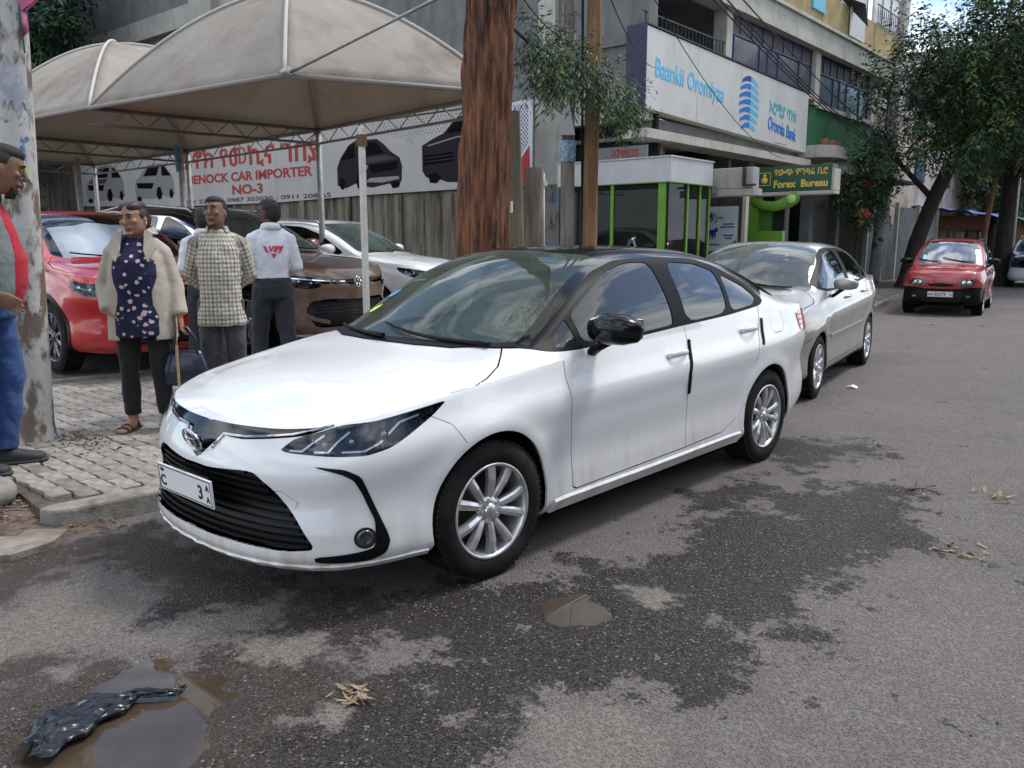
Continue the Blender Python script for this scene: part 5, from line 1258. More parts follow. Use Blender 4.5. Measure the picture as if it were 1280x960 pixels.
def window(T, y0, y1, z0, z1, cuts, zt, gl, fr, x=-.30, tcuts=None):
    q = MB(); w_ = .045
    for z in (z0, zt, z1): q.box(x, x+.07, y0, y1, z-w_/2, z+w_/2)
    f = T.add('window', q, fr)
    def mull(y, a, b): q = MB(); q.box(x+.005, x+.065, y-w_/2, y+w_/2, a, b); q.xform(T.off); q.build('mullion', fr, f)
    cs = [y0]+list(cuts)+[y1]
    for y in cs: mull(y, z0+.02, zt-.02)
    for a, b in zip(cs[:-1], cs[1:]):
        dx_ = random.uniform(0, .01); q = MB(); q.box(x+.02+dx_, x+.026+dx_, a+.02, b-.02, z0+.02, zt-.02); q.xform(T.off); q.build('pane', gl if not isinstance(gl, list) else gl[len(f.children) % len(gl)], f)
    ts = tcuts or [y0+(y1-y0)*k/8 for k in range(9)]
    for a, b in zip(ts[:-1], ts[1:]):
        mull(b, zt+.02, z1-.02); q = MB(); q.box(x+.02, x+.026, a+.02, b-.02, zt+.02, z1-.02); q.xform(T.off); q.build('pane', M('boarded transom', (.13, .12, .125), .7, col2=(.09, .085, .09), scale=3), f)
window(T, 3.8, 8.94, 5.5, 6.74, [4.1, 5.56, 6.05, 6.7, 8.1], 6.33, m_blueglass, M('purple window frame', (.06, .05, .16), .4))
window(T, 9.36, 13.92, 5.36, 6.74, [10.75, 11.3, 11.9, 13.1], 6.25, m_blueglass2, m_blueframe)
window(T, 9.8, 13.3, 8.4, 10.1, [10.9, 11.6, 12.4], 9.6, [M('net curtain glass', (.5, .5, .5), .3), MATS['blue curtained glass']], m_steel)
window(T, 13.9, 16.6, 8.4, 10.1, [14.8, 15.7], 9.6, MATS['net curtain glass'], m_steel)
q = MB(); q.add([(-.25, 10.6, 8.6), (.35, 11.3, 8.35), (.45, 11.35, 7.72), (-.1, 11.5, 8.3)], [(0, 1, 2, 3)]); o = T.add('hung_cloth', q, M('dark hung cloth', (.05, .055, .06), .8)); bakemods(o, [('SOLIDIFY', {'thickness': .02})])
T.box('white_blind', -.08, -.05, 11.3, 12.6, 7.55, 8.9, M('white blind', (.6, .6, .6), .8))
# small bulging balcony with flower pots under the sign's far end
q = MB(); q.prism([(-.45, 8.4), (.35, 8.4), (.62, 8.75), (.62, 9.7), (.35, 10.05), (-.45, 10.05)], 3.86, 4.12); T.add('balcony', q, m_cream)
q = MB(); q.prism([(-.45, 8.3), (.42, 8.3), (.72, 8.7), (.72, 9.75), (.42, 10.15), (-.45, 10.15)], 3.78, 3.86); T.add('balcony_floor', q, m_cream)
for y in (8.8, 9.3, 9.8):
    q = MB(); q.lathe([(0, .0), (0, .09), (.16, .12), (.18, .12), (.18, 0)], 12, axis='z', c=(.3, y, 4.12)); q.xform(T.off); q.build('flower_pot', M('terracotta', (.3, .13, .07), .8), T.o)
# ---- ground floor shops
q = MB()
for k in range(16): q.box(-2.4, -2.36, 6.3+k*.22, 6.44+k*.22, .1, 3.3)
T.add('shutter', q, M('grey roller shutter', (.13, .14, .16), .5), kind='stuff')
for y in (5.6, 9.9, 12.2): T.box('column', -.7, -.4, y, y+.3, 0, 3.52, m_conc)
T.box('shop_wall', -3.4, -.5, 4.6, 4.75, 0, 3.5, m_conc)
ws = M('orange timber', (.34, .17, .07), .6, col2=(.24, .11, .05), scale=6)
for k in range(7): T.box('timber_slat', -.78+k*.11, -.71+k*.11, .55, .6, 3.0, 3.5, ws)
for k in range(12): T.box('timber_slat', -1.1, -1.05, 1.5+k*.28, 1.66+k*.28, 2.9, 3.2, ws)

S = Thing('bank_sign', -.2, 4, 'long white bank sign box with blue lettering and shell logo across the first floor', 'sign')
q = MB(); q.prism([(-.2, 4.12), (8.28, 3.9), (8.28, 5.47), (-.2, 5.70)], -.44, -.02, axis='x'); S.add('sign_box', q, m_cream)
for k in range(4):     # face panels
    y0, y1 = -.19+k*2.115, -.19+(k+1)*2.115-.012; zb = lambda y: 4.13-.026*(y+.2); zt = lambda y: 5.69-.027*(y+.2)
    q = MB(); q.prism([(y0, zb(y0)), (y1, zb(y1)), (y1, zt(y1)), (y0, zt(y0))], -.02, .0, axis='x'); S.add('face_panel', q, m_sign)
q = MB(); q.box(-.46, .005, -.23, -.2, 4.11, 5.72); S.add('side_panel', q, m_navy)
q = MB(); q.box(-.44, .02, -.2, 8.3, 5.70, 5.73); q.xform(Matrix.Translation((0, 4, 5.7)) @ Matrix.Rotation(-.027, 4, 'X') @ Matrix.Translation((0, -4, -5.8))); S.add('top_trim', q, m_iron)
c_cy = M('sky blue lettering', (.10, .48, .72), .5); c_bl = M('blue lettering', (.02, .17, .50), .5); c_db = M('deep blue lettering', (.012, .05, .26), .5)
S.text('lettering', 'Baankii Oromiyaa', c_cy, .003, 1.67, 4.83, 'street', width=3.05, height=.50, bold=.012, tilt=-.05)
S.text('lettering', 'ኦሮሚያ ባንክ', M('teal lettering', (.06, .42, .50), .5), .003, 6.6, 4.80, 'street', width=1.75, height=.33, bold=.015, tilt=-.06)
S.text('lettering', 'Oromia Bank', c_bl, .003, 6.6, 4.38, 'street', width=1.85, height=.33, bold=.016, tilt=-.09)
q = MB(); q.box(.0, .004, 6.2, 6.95, 4.00, 4.012); S.add('small_print', q, c_db)
# shell logo: stacked crescents
lg = [c_bl, c_cy]
for k in range(7):
    zc = 5.20-.178*k; f = math.sqrt(max(.05, 1-((zc-4.70)/.78)**2)); wv = .55*f
    def band(t0, t1, n=10, zc=zc, wv=wv):
        ys = [4.54+(t0+(t1-t0)*i/(n-1))*wv for i in range(n)]; z_ = lambda y, h: zc+h+.13*(1-((y-4.54)/wv)**2)
        return [(y, z_(y, 0)-.055*max(0, 1-abs((y-4.54)/wv+.0))) for y in ys]+[(y, z_(y, .075)) for y in ys[::-1]]
    for t0, t1, mt_ in ((-1, .12, c_bl if k else c_db), (.12, 1, c_cy)):
        q = MB(); q.prism(band(t0, t1), .001, .007, axis='x'); S.add('logo_crescent', q, mt_)

# ---- glazed kiosk with green frames
K = Thing('glass_kiosk', .2, -.6, 'glazed kiosk with lime green frames under a white fascia', 'kiosk')
K.box('fascia', -1.58, 1.08, -1.0, .70, 2.60, 3.05, M('fascia white', (.52, .52, .53), .6, col2=(.44, .44, .45), scale=1.4, col3=(.3, .28, .25), scale3=2, lo3=.62, hi3=.8), bev=.006)
K.box('fascia_lip', -1.6, 1.10, -1.02, .72, 3.05, 3.08, m_steel); K.box('fascia_lip', -1.6, 1.10, -1.02, .72, 2.585, 2.6, m_lime)
K.box('drip_tray', .5, 1.08, .70, .9, 2.45, 2.6, m_steel)
g_k = glass('kiosk glass', (.22, .24, .27), .4, dust=.03)
for n, wv in ((-1.5, .06), (-.26, .07), (.82, .16)): K.box('post', n, n+wv, -.99, -.93, .12, 2.585, m_lime)
for y in (-.28, .22, .62): K.box('post', 1.0, 1.06, y, y+.05, .12, 2.585, m_lime)
for a, b in ((-1.44, -.26), (-.19, .82)): K.box('glass_pane', a, b, -.965, -.955, .9, 2.585, g_k)
for a, b in ((-.95, -.28), (-.23, .22), (.27, .62)): K.box('glass_pane', 1.02, 1.03, a, b, .9, 2.585, g_k)
K.box('lower_panel', 1.0, 1.05, -.93, .65, .12, .9, m_lime); K.box('lower_panel', -1.5, .98, -.97, -.93, .12, .9, m_lime)
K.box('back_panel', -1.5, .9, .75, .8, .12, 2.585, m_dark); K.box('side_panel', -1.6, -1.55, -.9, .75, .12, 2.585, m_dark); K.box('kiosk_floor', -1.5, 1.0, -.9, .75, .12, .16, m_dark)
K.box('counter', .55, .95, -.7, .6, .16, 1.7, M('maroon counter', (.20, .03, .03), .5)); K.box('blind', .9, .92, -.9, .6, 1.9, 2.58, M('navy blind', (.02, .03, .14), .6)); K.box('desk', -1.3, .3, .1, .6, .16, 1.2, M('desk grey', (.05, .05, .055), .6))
X = Thing('express_board', -.3, -.6, 'pale board with red lettering standing on the kiosk roof', 'sign')
q = MB(); q.prism([(-.85, 3.08), (.35, 3.08), (.30, 3.22), (-.82, 3.46)], -.58, -.54, axis='x'); 
q = MB(); q.box(-.85, .30, -.58, -.54, 3.08, 3.36); X.add('board', q, m_conc); X.text('lettering', 'XPRESS', M('red lettering', (.34, .03, .02), .6), -.22, -.585, 3.23, 'camera', width=.66, height=.15, bold=.02)
# ---- poster between kiosk and green shop
P_ = Thing('poster_board', .65, 2, 'small poster with blue wave and cow between kiosk and green shop front', 'poster')
P_.box('board', .24, 1.06, 1.96, 2.0, 1.16, 2.24, M('poster paper', (.55, .62, .66), .4)); P_.box('backing', .1, 1.16, 2.01, 2.1, .12, 2.75, M('slatted backing', (.035, .028, .022), .8, col2=(.07, .06, .045), scale=20, stretch=(1, 1, .02)))
q = MB(); q.prism([(1.16, .245), (1.16, 1.055), (1.50, 1.055), (1.36, .85), (1.27, .6), (1.24, .245)][::1], 1.952, 1.958, axis='y'); P_.add('blue_wave', q, M('poster navy', (.02, .04, .30), .4))
q = MB(); q.prism([(1.245, .245), (1.265, .6), (1.35, .85), (1.48, 1.055), (1.53, 1.055), (1.38, .85), (1.29, .6), (1.265, .245)], 1.9525, 1.957, axis='y'); P_.add('green_line', q, M('poster green', (.08, .32, .08), .4))
q = MB(); q.tube([(.42+.075*math.cos(a), 1.955, 2.02+.09*math.sin(a)) for a in np.linspace(0, 6.28, 18)], .014, 6, cap=False); q.box(.38, .46, 1.95, 1.957, 1.98, 2.07); P_.add('poster_logo', q, MATS['poster navy'])
q = MB(); q.tube([(.53+.05*math.cos(a), 1.955, 2.0+.10*math.sin(a)) for a in np.linspace(-1.6, 1.6, 9)], .013, 6); P_.add('poster_leaf', q, MATS['poster green'])
q = MB()   # cow outline
for a in ((.32, .56, 1.62, 1.74), (.33, .37, 1.54, 1.63), (.40, .43, 1.55, 1.63), (.47, .50, 1.54, 1.63), (.53, .56, 1.55, 1.64), (.54, .61, 1.70, 1.78)): q.box(a[0], a[1], 1.951, 1.956, a[2], a[3])
P_.add('cow_picture', q, MATS['poster navy'])
q = MB()
for z, a, b in ((1.86, .72, .98), (1.80, .66, 1.0), (1.62, .74, .98), (1.56, .78, .95), (1.42, .34, .66), (2.0, .58, .72)): q.box(a, b, 1.952, 1.956, z-.012, z+.012)
P_.add('poster_print', q, MATS['poster navy']); P_.box('frame_strip', 1.16, 1.24, 1.95, 2.1, .12, 2.8, m_cream)
# ---- lime shop front behind the silver sedan
L_ = Thing('lime_shop_front', 1.2, 3, 'lime green shop front with curled canopy arm above the silver sedan', 'shop front')
L_.box('wall', .72, 1.05, 3.0, 3.2, .12, 2.5, m_lime); L_.box('wall', 1.05, 1.62, 3.05, 3.2, .12, 1.72, m_lime); L_.box('window', 1.05, 1.35, 3.1, 3.2, 1.72, 2.35, M('green shade', (.05, .16, .02), .5)); L_.box('window', 1.35, 1.62, 3.12, 3.2, 1.72, 2.3, m_dark)
q = MB(); q.loft([((.95, 2.95, 2.42), .12, .05), ((1.2, 2.93, 2.28), .10, .06), ((1.5, 2.9, 2.25), .11, .07), ((1.78, 2.9, 2.34), .14, .08), ((1.92, 2.9, 2.44), .15, .07), ((2.0, 2.9, 2.5), .07, .05)], 16, ref=(0, 0, 1)); L_.add('curled_arm', q, m_lime)
q = MB(); q.lathe([(0, .0), (0, .10), (.015, .10), (.015, 0)], 20, axis='y', c=(1.88, 2.8, 2.4)); L_.add('lamp_disc', q, M('pale lime', (.45, .68, .2), .5))
C_ = Thing('box_canopy', 1.2, 1.6, 'dirty beige boxed canopy behind the green bank notice', 'canopy')
C_.box('box', .2, 1.80, 1.0, 1.3, 2.55, 2.96, m_pale, bev=.01); C_.box('lower_ledge', .2, 1.86, .95, 1.35, 2.40, 2.54, m_pale, bev=.01); C_.box('bracket', 1.62, 1.66, .9, .98, 2.6, 2.96, m_iron); C_.box('bracket', 1.62, 1.9, .9, .96, 2.58, 2.62, m_iron)
F_ = Thing('forex_sign', 1.85, 2.9, 'dark green lightbox with gold lettering hung above the silver sedan', 'sign')
F_.box('lightbox', 1.05, 2.70, 2.88, 3.2, 2.56, 3.10, M('sign green', (.008, .07, .035), .35), bev=.008); F_.box('white_trim', 1.02, 2.76, 2.86, 3.22, 2.48, 2.555, m_cream, bev=.01); F_.box('white_trim', 2.705, 2.76, 2.86, 3.22, 2.56, 3.0, m_cream)
gold = M('gold lettering', (.75, .50, .08), .4)
F_.text('lettering', 'የውጭ ምንዛሬ ቢሮ', gold, 2.03, 2.876, 2.96, 'camera', width=1.16, height=.15, bold=.012); F_.text('lettering', 'Forex  Bureau', gold, 2.03, 2.876, 2.72, 'camera', width=1.18, height=.16, bold=.03)
q = MB()
for a in ((1.08, 1.36, 2.70, 2.712), (1.08, 1.36, 2.968, 2.98), (1.08, 1.092, 2.71, 2.97), (1.348, 1.36, 2.71, 2.97)): q.box(a[0], a[1], 2.872, 2.878, a[2], a[3])
q.lathe([(0, .0), (0, .075), (.006, .075), (.006, .0)], 16, axis='y', c=(1.22, 2.872, 2.81)); q.lathe([(0, .0), (0, .04), (.006, .04), (.006, .0)], 12, axis='y', c=(1.22, 2.872, 2.91)); F_.add('emblem', q, gold)

# ---- yard wall and the printed banner
W_ = Thing('yard_wall', -12, .1, 'old streaked wall behind the sales yard, under the banner', 'wall')
W_.box('wall', -38, -2.98, .06, .3, 0, 4.62, m_stain)
for k in range(9):
    x = -3.4-k*2.1; W_.box('wall_pier', x-.12, x+.12, -.02, .06, 0, 2.70, m_stain)
A_ = Thing('banner', -12, 0, 'long printed banner with red lettering and pictures of cars on the yard wall', 'banner')
m_ban = M('banner vinyl', (.43, .415, .40), .6, col2=(.38, .365, .35), scale=.7, col3=(.30, .28, .26), scale3=1.1, lo3=.6, hi3=.85, stretch3=(1, 1, .4))
pl_ = [(-27.2, 2.92, 4.66), (-18.9, 2.70, 4.70), (-13, 2.66, 4.66), (-8.5, 2.74, 4.62), (-4.6, 2.76, 4.62)]
for a, b in zip(pl_[:-1], pl_[1:]):
    q = MB(); q.prism([(a[1], a[0]), (a[2], a[0]), (b[2], b[0]-.01), (b[1], b[0]-.01)], -.035, -.005, axis='y'); A_.add('vinyl_sheet', q, m_ban)
q = MB(); q.tube([(-27.2, -.06, 4.66), (-18.9, -.06, 4.71), (-4.6, -.06, 4.66)], .03, 6); A_.add('top_batten', q, m_cream)
red = M('banner red', (.33, .012, .01), .6)
yb = -.037
A_.text('lettering', 'ሄኖክ የመኪና ገበያ', red, -14.65, yb, 4.12, 'camera', width=7.6, height=.66, bold=.022, tilt=-.018)
A_.text('lettering', 'HENOCK CAR IMPORTER', red, -14.72, yb, 3.53, 'camera', width=7.05, height=.29, bold=.03, tilt=-.006)
A_.text('lettering', 'NO-3', red, -14.6, yb, 3.12, 'camera', width=1.72, height=.31, bold=.03)
A_.text('lettering', '011 2273 4 - 0987 303030 - 0911 208 65', m_ink, -14.4, yb, 2.81, 'camera', width=8.05, height=.13, bold=.012, tilt=-.003)
def pic(name, pts, mat, y=yb): q = MB(); q.prism([(z, x) for x, z in pts], y-.003, y, axis='y'); return A_.add(name, q, mat)
c_b1 = M('print plum', (.022, .015, .023), .7, spec=.1); c_b2 = M('print grey plum', (.062, .052, .062), .7, spec=.1); c_bk = M('print black', (.006, .005, .007), .8, spec=.05); c_gr = M('print silver', (.21, .205, .20), .5)
def car_pic(x0, z0, w_, h_, body, side, flip=False, wh=None):
    f = lambda P: [((x0+w_*(1-a) if flip else x0+w_*a), z0+h_*b) for a, b in P]
    for nm, P, m_, d in (('car_body', [(0,.10),(.0,.46),(.06,.66),(.20,.92),(.32,1.0),(.64,.98),(.74,.86),(.84,.70),(.97,.56),(1.0,.38),(.99,.10),(.92,.02),(.80,.06),(.55,.0),(.44,.04),(.32,.12),(.14,.02),(.04,.06)], body, 0),
      ('car_window', [(.06,.62),(.20,.88),(.29,.93),(.29,.64)], c_bk, .003), ('car_window', [(.33,.94),(.62,.92),(.76,.68),(.42,.66)], c_bk, .003), ('car_bonnet', [(.40,.62),(.78,.64),(.93,.55),(.50,.50)], side, .003),
      ('car_grille', [(.50,.46),(.95,.50),(.92,.34),(.55,.30)], c_bk, .003), ('car_lamp', [(.42,.50),(.50,.46),(.48,.38),(.42,.42)], c_gr, .0045), ('car_bumper', [(.46,.12),(.52,.20),(.95,.20),(.96,.14),(.70,.09)], c_gr if side is not c_gr else c_b1, .004),
      ('car_wheel', [(.06,.0),(.03,.12),(.06,.26),(.11,.24),(.13,.10),(.10,.0)], c_bk, .004), ('car_wheel', [(.33,.0),(.30,.14),(.34,.34),(.42,.32),(.45,.12),(.41,-.02)], c_bk, .004), ('car_wheel', [(.86,-.04),(.83,.06),(.90,.12),(.97,.06),(.95,-.02)], c_bk, .004)): pic(nm, f(P), m_, yb-d)
car_pic(-10.06, 2.92, 2.68, 1.28, c_b1, c_b2); car_pic(-22.05, 3.0, 2.9, 1.24, c_gr, M('print light', (.24, .23, .225), .5), True); car_pic(-26.2, 3.05, 3.3, 1.34, c_gr, c_b2, True)
P = [(-6.62,3.25),(-6.62,3.87),(-6.27,4.0),(-5.84,4.12),(-5.45,4.42),(-5.2,4.48),(-4.7,4.45),(-4.7,2.9),(-5.73,2.94),(-6.0,3.02),(-6.15,2.98),(-6.5,3.1)]
pic('car_body', P, c_b1); pic('car_window', [(-5.78,4.10),(-5.45,4.36),(-5.2,4.42),(-4.72,4.4),(-4.72,4.12)], c_bk, yb-.003); pic('car_grille', [(-6.58,3.62),(-5.5,3.66),(-5.5,3.42),(-6.55,3.38)], c_bk, yb-.003)
for z in (3.46, 3.55): pic('grille_line', [(-6.5,z),(-5.5,z+.03),(-5.5,z+.045),(-6.5,z+.015)], c_b2, yb-.005)
pic('bonnet_line', [(-6.4,3.84),(-5.4,3.98),(-5.0,4.0),(-5.0,4.02),(-5.4,4.01),(-6.4,3.87)], c_gr, yb-.004); pic('car_wheel', [(-6.35,2.95),(-6.4,3.15),(-6.1,3.2),(-5.95,3.05),(-6.1,2.93)], c_bk, yb-.004)
def dots(T, x0, x1, z0, z1, f, mat, name, y, st=.13):
    q = MB(); k = 0; z = z0
    while z < z1:
        x = x0+(st/2 if k % 2 else 0)
        while x < x1:
            if f(x, z): r = .018; q.box(x-r, x+r, y-.002, y, z-r, z+r)
            x += st
        z += st*.55; k += 1
    T.add(name, q, mat, kind='stuff')
dots(A_, -8.2, -4.7, 3.6, 4.55, lambda x, z: z > 4.35-.33*(x+8.2) if x < -6.9 else z > 4.15, M('dot print', (.16, .15, .16), .5), 'dot_pattern', yb)
D_ = Thing('hanging_banner', -2.9, -.6, 'short dotted banner with a red corner hanging right of the thick tree', 'banner')
q = MB(); q.prism([(2.70, -3.10), (4.50, -3.16), (4.53, -2.60), (2.70, -2.55)], -.62, -.60, axis='y'); D_.add('vinyl_sheet', q, M('dotted vinyl', (.52, .54, .60), .5))
q = MB(); q.prism([(2.705, -3.095), (3.02, -3.11), (3.55, -2.64), (2.705, -2.62)], -.626, -.621, axis='y'); D_.add('red_corner', q, red)
q = MB(); q.box(-2.56, -2.52, -.66, -.60, 2.62, 4.58); D_.add('batten', q, m_steel)
dots(D_, -3.08, -2.66, 3.1, 4.45, lambda x, z: z > 3.15+(x+3.1)*1.0, M('dot print dark', (.05, .05, .06), .5), 'dot_pattern', -.621, .085)

# ---- corrugated gates beyond the building, utility kiosk and buildings up the road
Gt = Thing('sheet_metal_fence', -.3, 18, 'grey corrugated sheet metal fence between the building and the leaning tree', 'fence')
m_corr = M('galvanised sheet', (.24, .255, .26), .5, .3, col2=(.17, .18, .185), scale=3, col3=(.12, .08, .05), scale3=2, lo3=.62, hi3=.8)
for (y0, y1, z1) in ((14.6, 16.1, 2.5), (16.3, 17.7, 2.1), (18.0, 20.4, 2.75), (20.8, 23.4, 2.8)):
    q = MB(); n = int((y1-y0)/.045); vs = []
    for i in range(n+1):
        y = y0+(y1-y0)*i/n; x = -.2+.022*math.sin(i*math.pi/2); vs += [(x, y, .12), (x, y, z1)]
    q.add(vs, [(2*i, 2*i+2, 2*i+3, 2*i+1) for i in range(n)]); o = Gt.add('corrugated_sheet', q, m_corr); bakemods(o, [('SOLIDIFY', {'thickness': .004})])
for y in (14.5, 16.2, 17.85, 20.6, 23.5): Gt.box('post', -.26, -.12, y-.06, y+.06, .1, 2.9, m_cream)
N1 = Thing('neighbour_house', -3, 26, 'pale pink house behind the trees with brown lean-to front', 'house')
N1.box('wall', -9, -1.2, 17.4, 46, 0, 6.4, M('pinkish render', (.50, .43, .38), .85, col2=(.42, .36, .31), scale=.6, col3=(.3, .25, .2), scale3=1.2)); N1.box('parapet', -9.1, -1.1, 17.3, 46.1, 6.4, 6.7, m_cream)
for k in range(6):
    for z in (1.2, 4.0):
        y = 19+k*4.4; f = N1.box('window', -1.25, -1.15, y, y+1.5, z, z+1.3, m_blueframe); q = MB(); q.box(-1.16, -1.13, y+.08, y+1.42, z+.08, z+1.22); q.xform(N1.off); q.build('pane', m_blueglass2, f)
N2 = Thing('roadside_shop', .2, 28, 'open brown roadside shop under a blue tarpaulin awning', 'shop')
m_brown = M('brown board', (.17, .07, .04), .8, col2=(.11, .05, .03), scale=3)
N2.box('wall', -1.0, .6, 33.0, 33.2, .1, 2.6, m_pale); N2.box('signboard', -1.0, 1.6, 24.0, 24.12, 1.95, 2.55, m_brown); N2.box('side_wall', -1.1, -.95, 24, 33, .1, 2.6, m_brown)
for x in (-.9, .1, 1.5): N2.box('post', x, x+.1, 24.1, 24.2, .1, 2.0, m_brown)
q = MB(); vs = []
for j in range(9):
    for i in range(13):
        x = -1.2+3.6*i/12; vs.append((x, 23.4+9.6*j/8, 2.95-.26*(i/12)**1.5*2+.05*math.sin(i*2.1+j)+.03*math.cos(j*3+i)))
q.add(vs, [(j*13+i, j*13+i+1, (j+1)*13+i+1, (j+1)*13+i) for j in range(8) for i in range(12)]); o = N2.add('tarpaulin', q, M('blue tarpaulin', (.02, .07, .28), .5, col2=(.10, .25, .5), scale=4, lo=.5, hi=.7)); bakemods(o, [('SOLIDIFY', {'thickness': .02})])
for k, (x, cl) in enumerate(((-.5, (.45, .42, .3)), (-.15, (.4, .45, .5)), (.3, (.5, .5, .5)), (.75, (.3, .15, .1)), (1.15, (.55, .55, .5)))): N2.box('goods_panel', x, x+.3, 24.6+.1*k, 24.66+.1*k, 1.2, 1.9, M(f'goods panel {k}', cl, .7))
N2.box('counter', -.8, 1.5, 24.4, 24.5, .1, 1.15, M('dark counter', (.05, .02, .02), .6))
N3 = Thing('orange_house', 3, 40, 'orange and brown house front beyond the blue awning', 'house')
N3.box('wall', -1.0, 1.7, 38, 44, 0, 5.0, M('orange render', (.46, .24, .11), .8, col2=(.36, .19, .09), scale=1)); N3.box('balcony', -.9, 1.6, 37.2, 38, 2.6, 3.5, m_brown); N3.box('roof', -1.2, 1.9, 37.4, 44.2, 5.0, 5.2, m_brown)
f = N3.box('window', -.4, .9, 37.9, 38.0, 3.6, 4.6, m_blueframe); N3.box('pane', -.3, .8, 37.86, 37.9, 3.7, 4.5, m_blueglass2, f)
N4 = Thing('white_block', 4, 60, 'pale block far up the road beyond the trees', 'building')
N4.box('wall', -16, -3.0, 62, 74, 0, 17, m_cream)
for k in range(5):
    for z in (3, 6.2, 9.4, 12.6): f = N4.box('window', -15+k*2.3, -13.6+k*2.3, 61.9, 62.0, z, z+1.5, m_blueframe)
N5 = Thing('green_shop', 7, 75, 'green and white shop front at the far end of the road', 'shop')
N5.box('wall', -9, 16, 92, 98, 0, 5.5, M('far render', (.32, .34, .30), .8, col2=(.22, .26, .2), scale=.7)); N5.box('fascia', -9, 16, 91.6, 92, 2.7, 3.6, M('far green fascia', (.06, .22, .12), .7)); N5.box('shutter', -2, 10, 91.8, 92, .2, 2.5, m_corr)
# ------------------------------------------------------------ sales yard tents
H = 3.17
m_tent = M('tent canvas', (.43, .39, .34), .85, col2=(.36, .32, .275), scale=1.2, bump=.5, bscale=2.6, bdist=.06, col3=(.22, .18, .145), scale3=1.9, lo3=.50, hi3=.80, stretch3=(1, 1, .6))
_t = m_tent.node_tree; _p = _t.nodes['Principled BSDF']; _tl = _t.nodes.new('ShaderNodeBsdfTranslucent'); _mx = _t.nodes.new('ShaderNodeMixShader'); _mx.inputs[0].default_value = .28
_tl.inputs[0].default_value = (.62, .54, .44, 1); _t.links.new(_p.outputs[0], _mx.inputs[1]); _t.links.new(_tl.outputs[0], _mx.inputs[2]); _t.links.new(_mx.outputs[0], _t.nodes['Material Output'].inputs[0])
def tent(corners, apex, label, near=(3,)):
    T = empty('canopy_tent', (sum(c[0] for c in corners)/4, sum(c[1] for c in corners)/4, .15), 0, label, 'tent', 'canopy tents over the sales yard')
    inv = Matrix.Translation(-T.location); C = [Vector((c[0], c[1], H)) for c in corners]; A = Vector(apex); n = 16
    q = MB(); K = []
    for k in range(4):     # four bulging canvas gores meeting in the seams
        a, b = C[k], C[(k+1) % 4]; vs = []
        for j in range(n+1):
            t = j/n
            for i in range(n+1):
                s_ = i/n; e = a.lerp(b, s_); g = Vector((A.x, A.y, H)); p = e.lerp(g, t); f = 1-(1-t)**1.75
                z = H+(A.z-H)*f-.10*4*s_*(1-s_)*(1-t)*0-.05*4*s_*(1-s_)*math.sin(math.pi*t); z += .03*math.sin(s_*19+k)*(1-t)*t
                vs.append((p.x, p.y, z))
        q.add(vs, [(j*(n+1)+i, j*(n+1)+i+1, (j+1)*(n+1)+i+1, (j+1)*(n+1)+i) for j in range(n) for i in range(n)], 0, True)
    q.xform(inv); o = q.build('canvas', m_tent, T); bakemods(o, [('SOLIDIFY', {'thickness': .006})])
    for k in range(4):
        a, b = C[k], C[(k+1) % 4]
        q = MB(); q.tube([tuple(a.lerp(Vector((A.x, A.y, H)), t)+Vector((0, 0, (A.z-H)*(1-(1-t)**1.75)+.012))) for t in np.linspace(0, 1, 14)], .022, 6); q.xform(inv); q.build('seam', M('canvas piping', (.5, .47, .42), .8), T)
        q = MB(); q.tube([a, b], .03, 8); q.xform(inv); q.build('edge_tube', M('dull steel tube', (.27, .25, .22), .6, .1), T)
        if k in near: continue
        q = MB(); q.tube([a+Vector((0, 0, -.20)), b+Vector((0, 0, -.20))], .02, 6); m_ = 14
        q.xform(inv); q.build('lower_chord', MATS['dull steel tube'], T)
        q = MB()
        for i in range(m_): p0 = a.lerp(b, i/m_); p1 = a.lerp(b, (i+1)/m_); z = Vector((0, 0, -.20)); q.tube([p0+(z if i % 2 else z*0), p1+(z*0 if i % 2 else z)], .009, 5, cap=False)
        q.xform(inv); q.build('lattice', MATS['dull steel tube'], T, kind='stuff')
    return T, C, inv
N_, R_, F_c, L_c = (-4.42, 3.45), (-3.45, 5.75), (-7.75, 6.19), (-8.14, 2.97)
m_pole = M('white tent pole', (.42, .42, .40), .5, col2=(.30, .29, .26), scale=8)
def pole(T, inv, xy, z0=.15, z1=H, r=.045):
    q = MB(); q.tube([(xy[0], xy[1], z0), (xy[0], xy[1], z1)], r, 12); q.xform(inv); q.build('pole', m_pole, T)
T, C, inv = tent([N_, R_, F_c, L_c], (-6.0, 4.62, 4.52), 'nearest and largest beige canopy tent, tied to the thick tree by a steel rod', (0, 3)); pole(T, inv, F_c)
q = MB(); q.tube([(N_[0], N_[1], H), (-2.75, 4.45, 3.95)], .018, 8); q.tube([(N_[0]-.05, N_[1], H+.02), (N_[0]+.06, N_[1]+.02, H+.04)], .045, 8); q.xform(inv); q.build('tie_rod', m_steel, T)
T, C, inv = tent([L_c, F_c, (-12.1, 6.3), (-12.0, 2.6)], (-10.9, 4.6, 4.62), 'middle beige canopy tent with a curved white seam'); pole(T, inv, (-12.1, 6.3)); pole(T, inv, (-11.6, 5.9), r=.05)
q = MB(); q.add([(-11.55, 5.8, 3.12), (-11.38, 5.74, 3.2), (-11.32, 5.72, 2.86), (-11.48, 5.78, 2.72), (-11.56, 5.8, 2.9)], [(0, 1, 2, 3, 4)]); q.xform(inv); o = q.build('blue_rag', M('blue rag', (.06, .22, .42), .7), T); bakemods(o, [('SOLIDIFY', {'thickness': .03})])
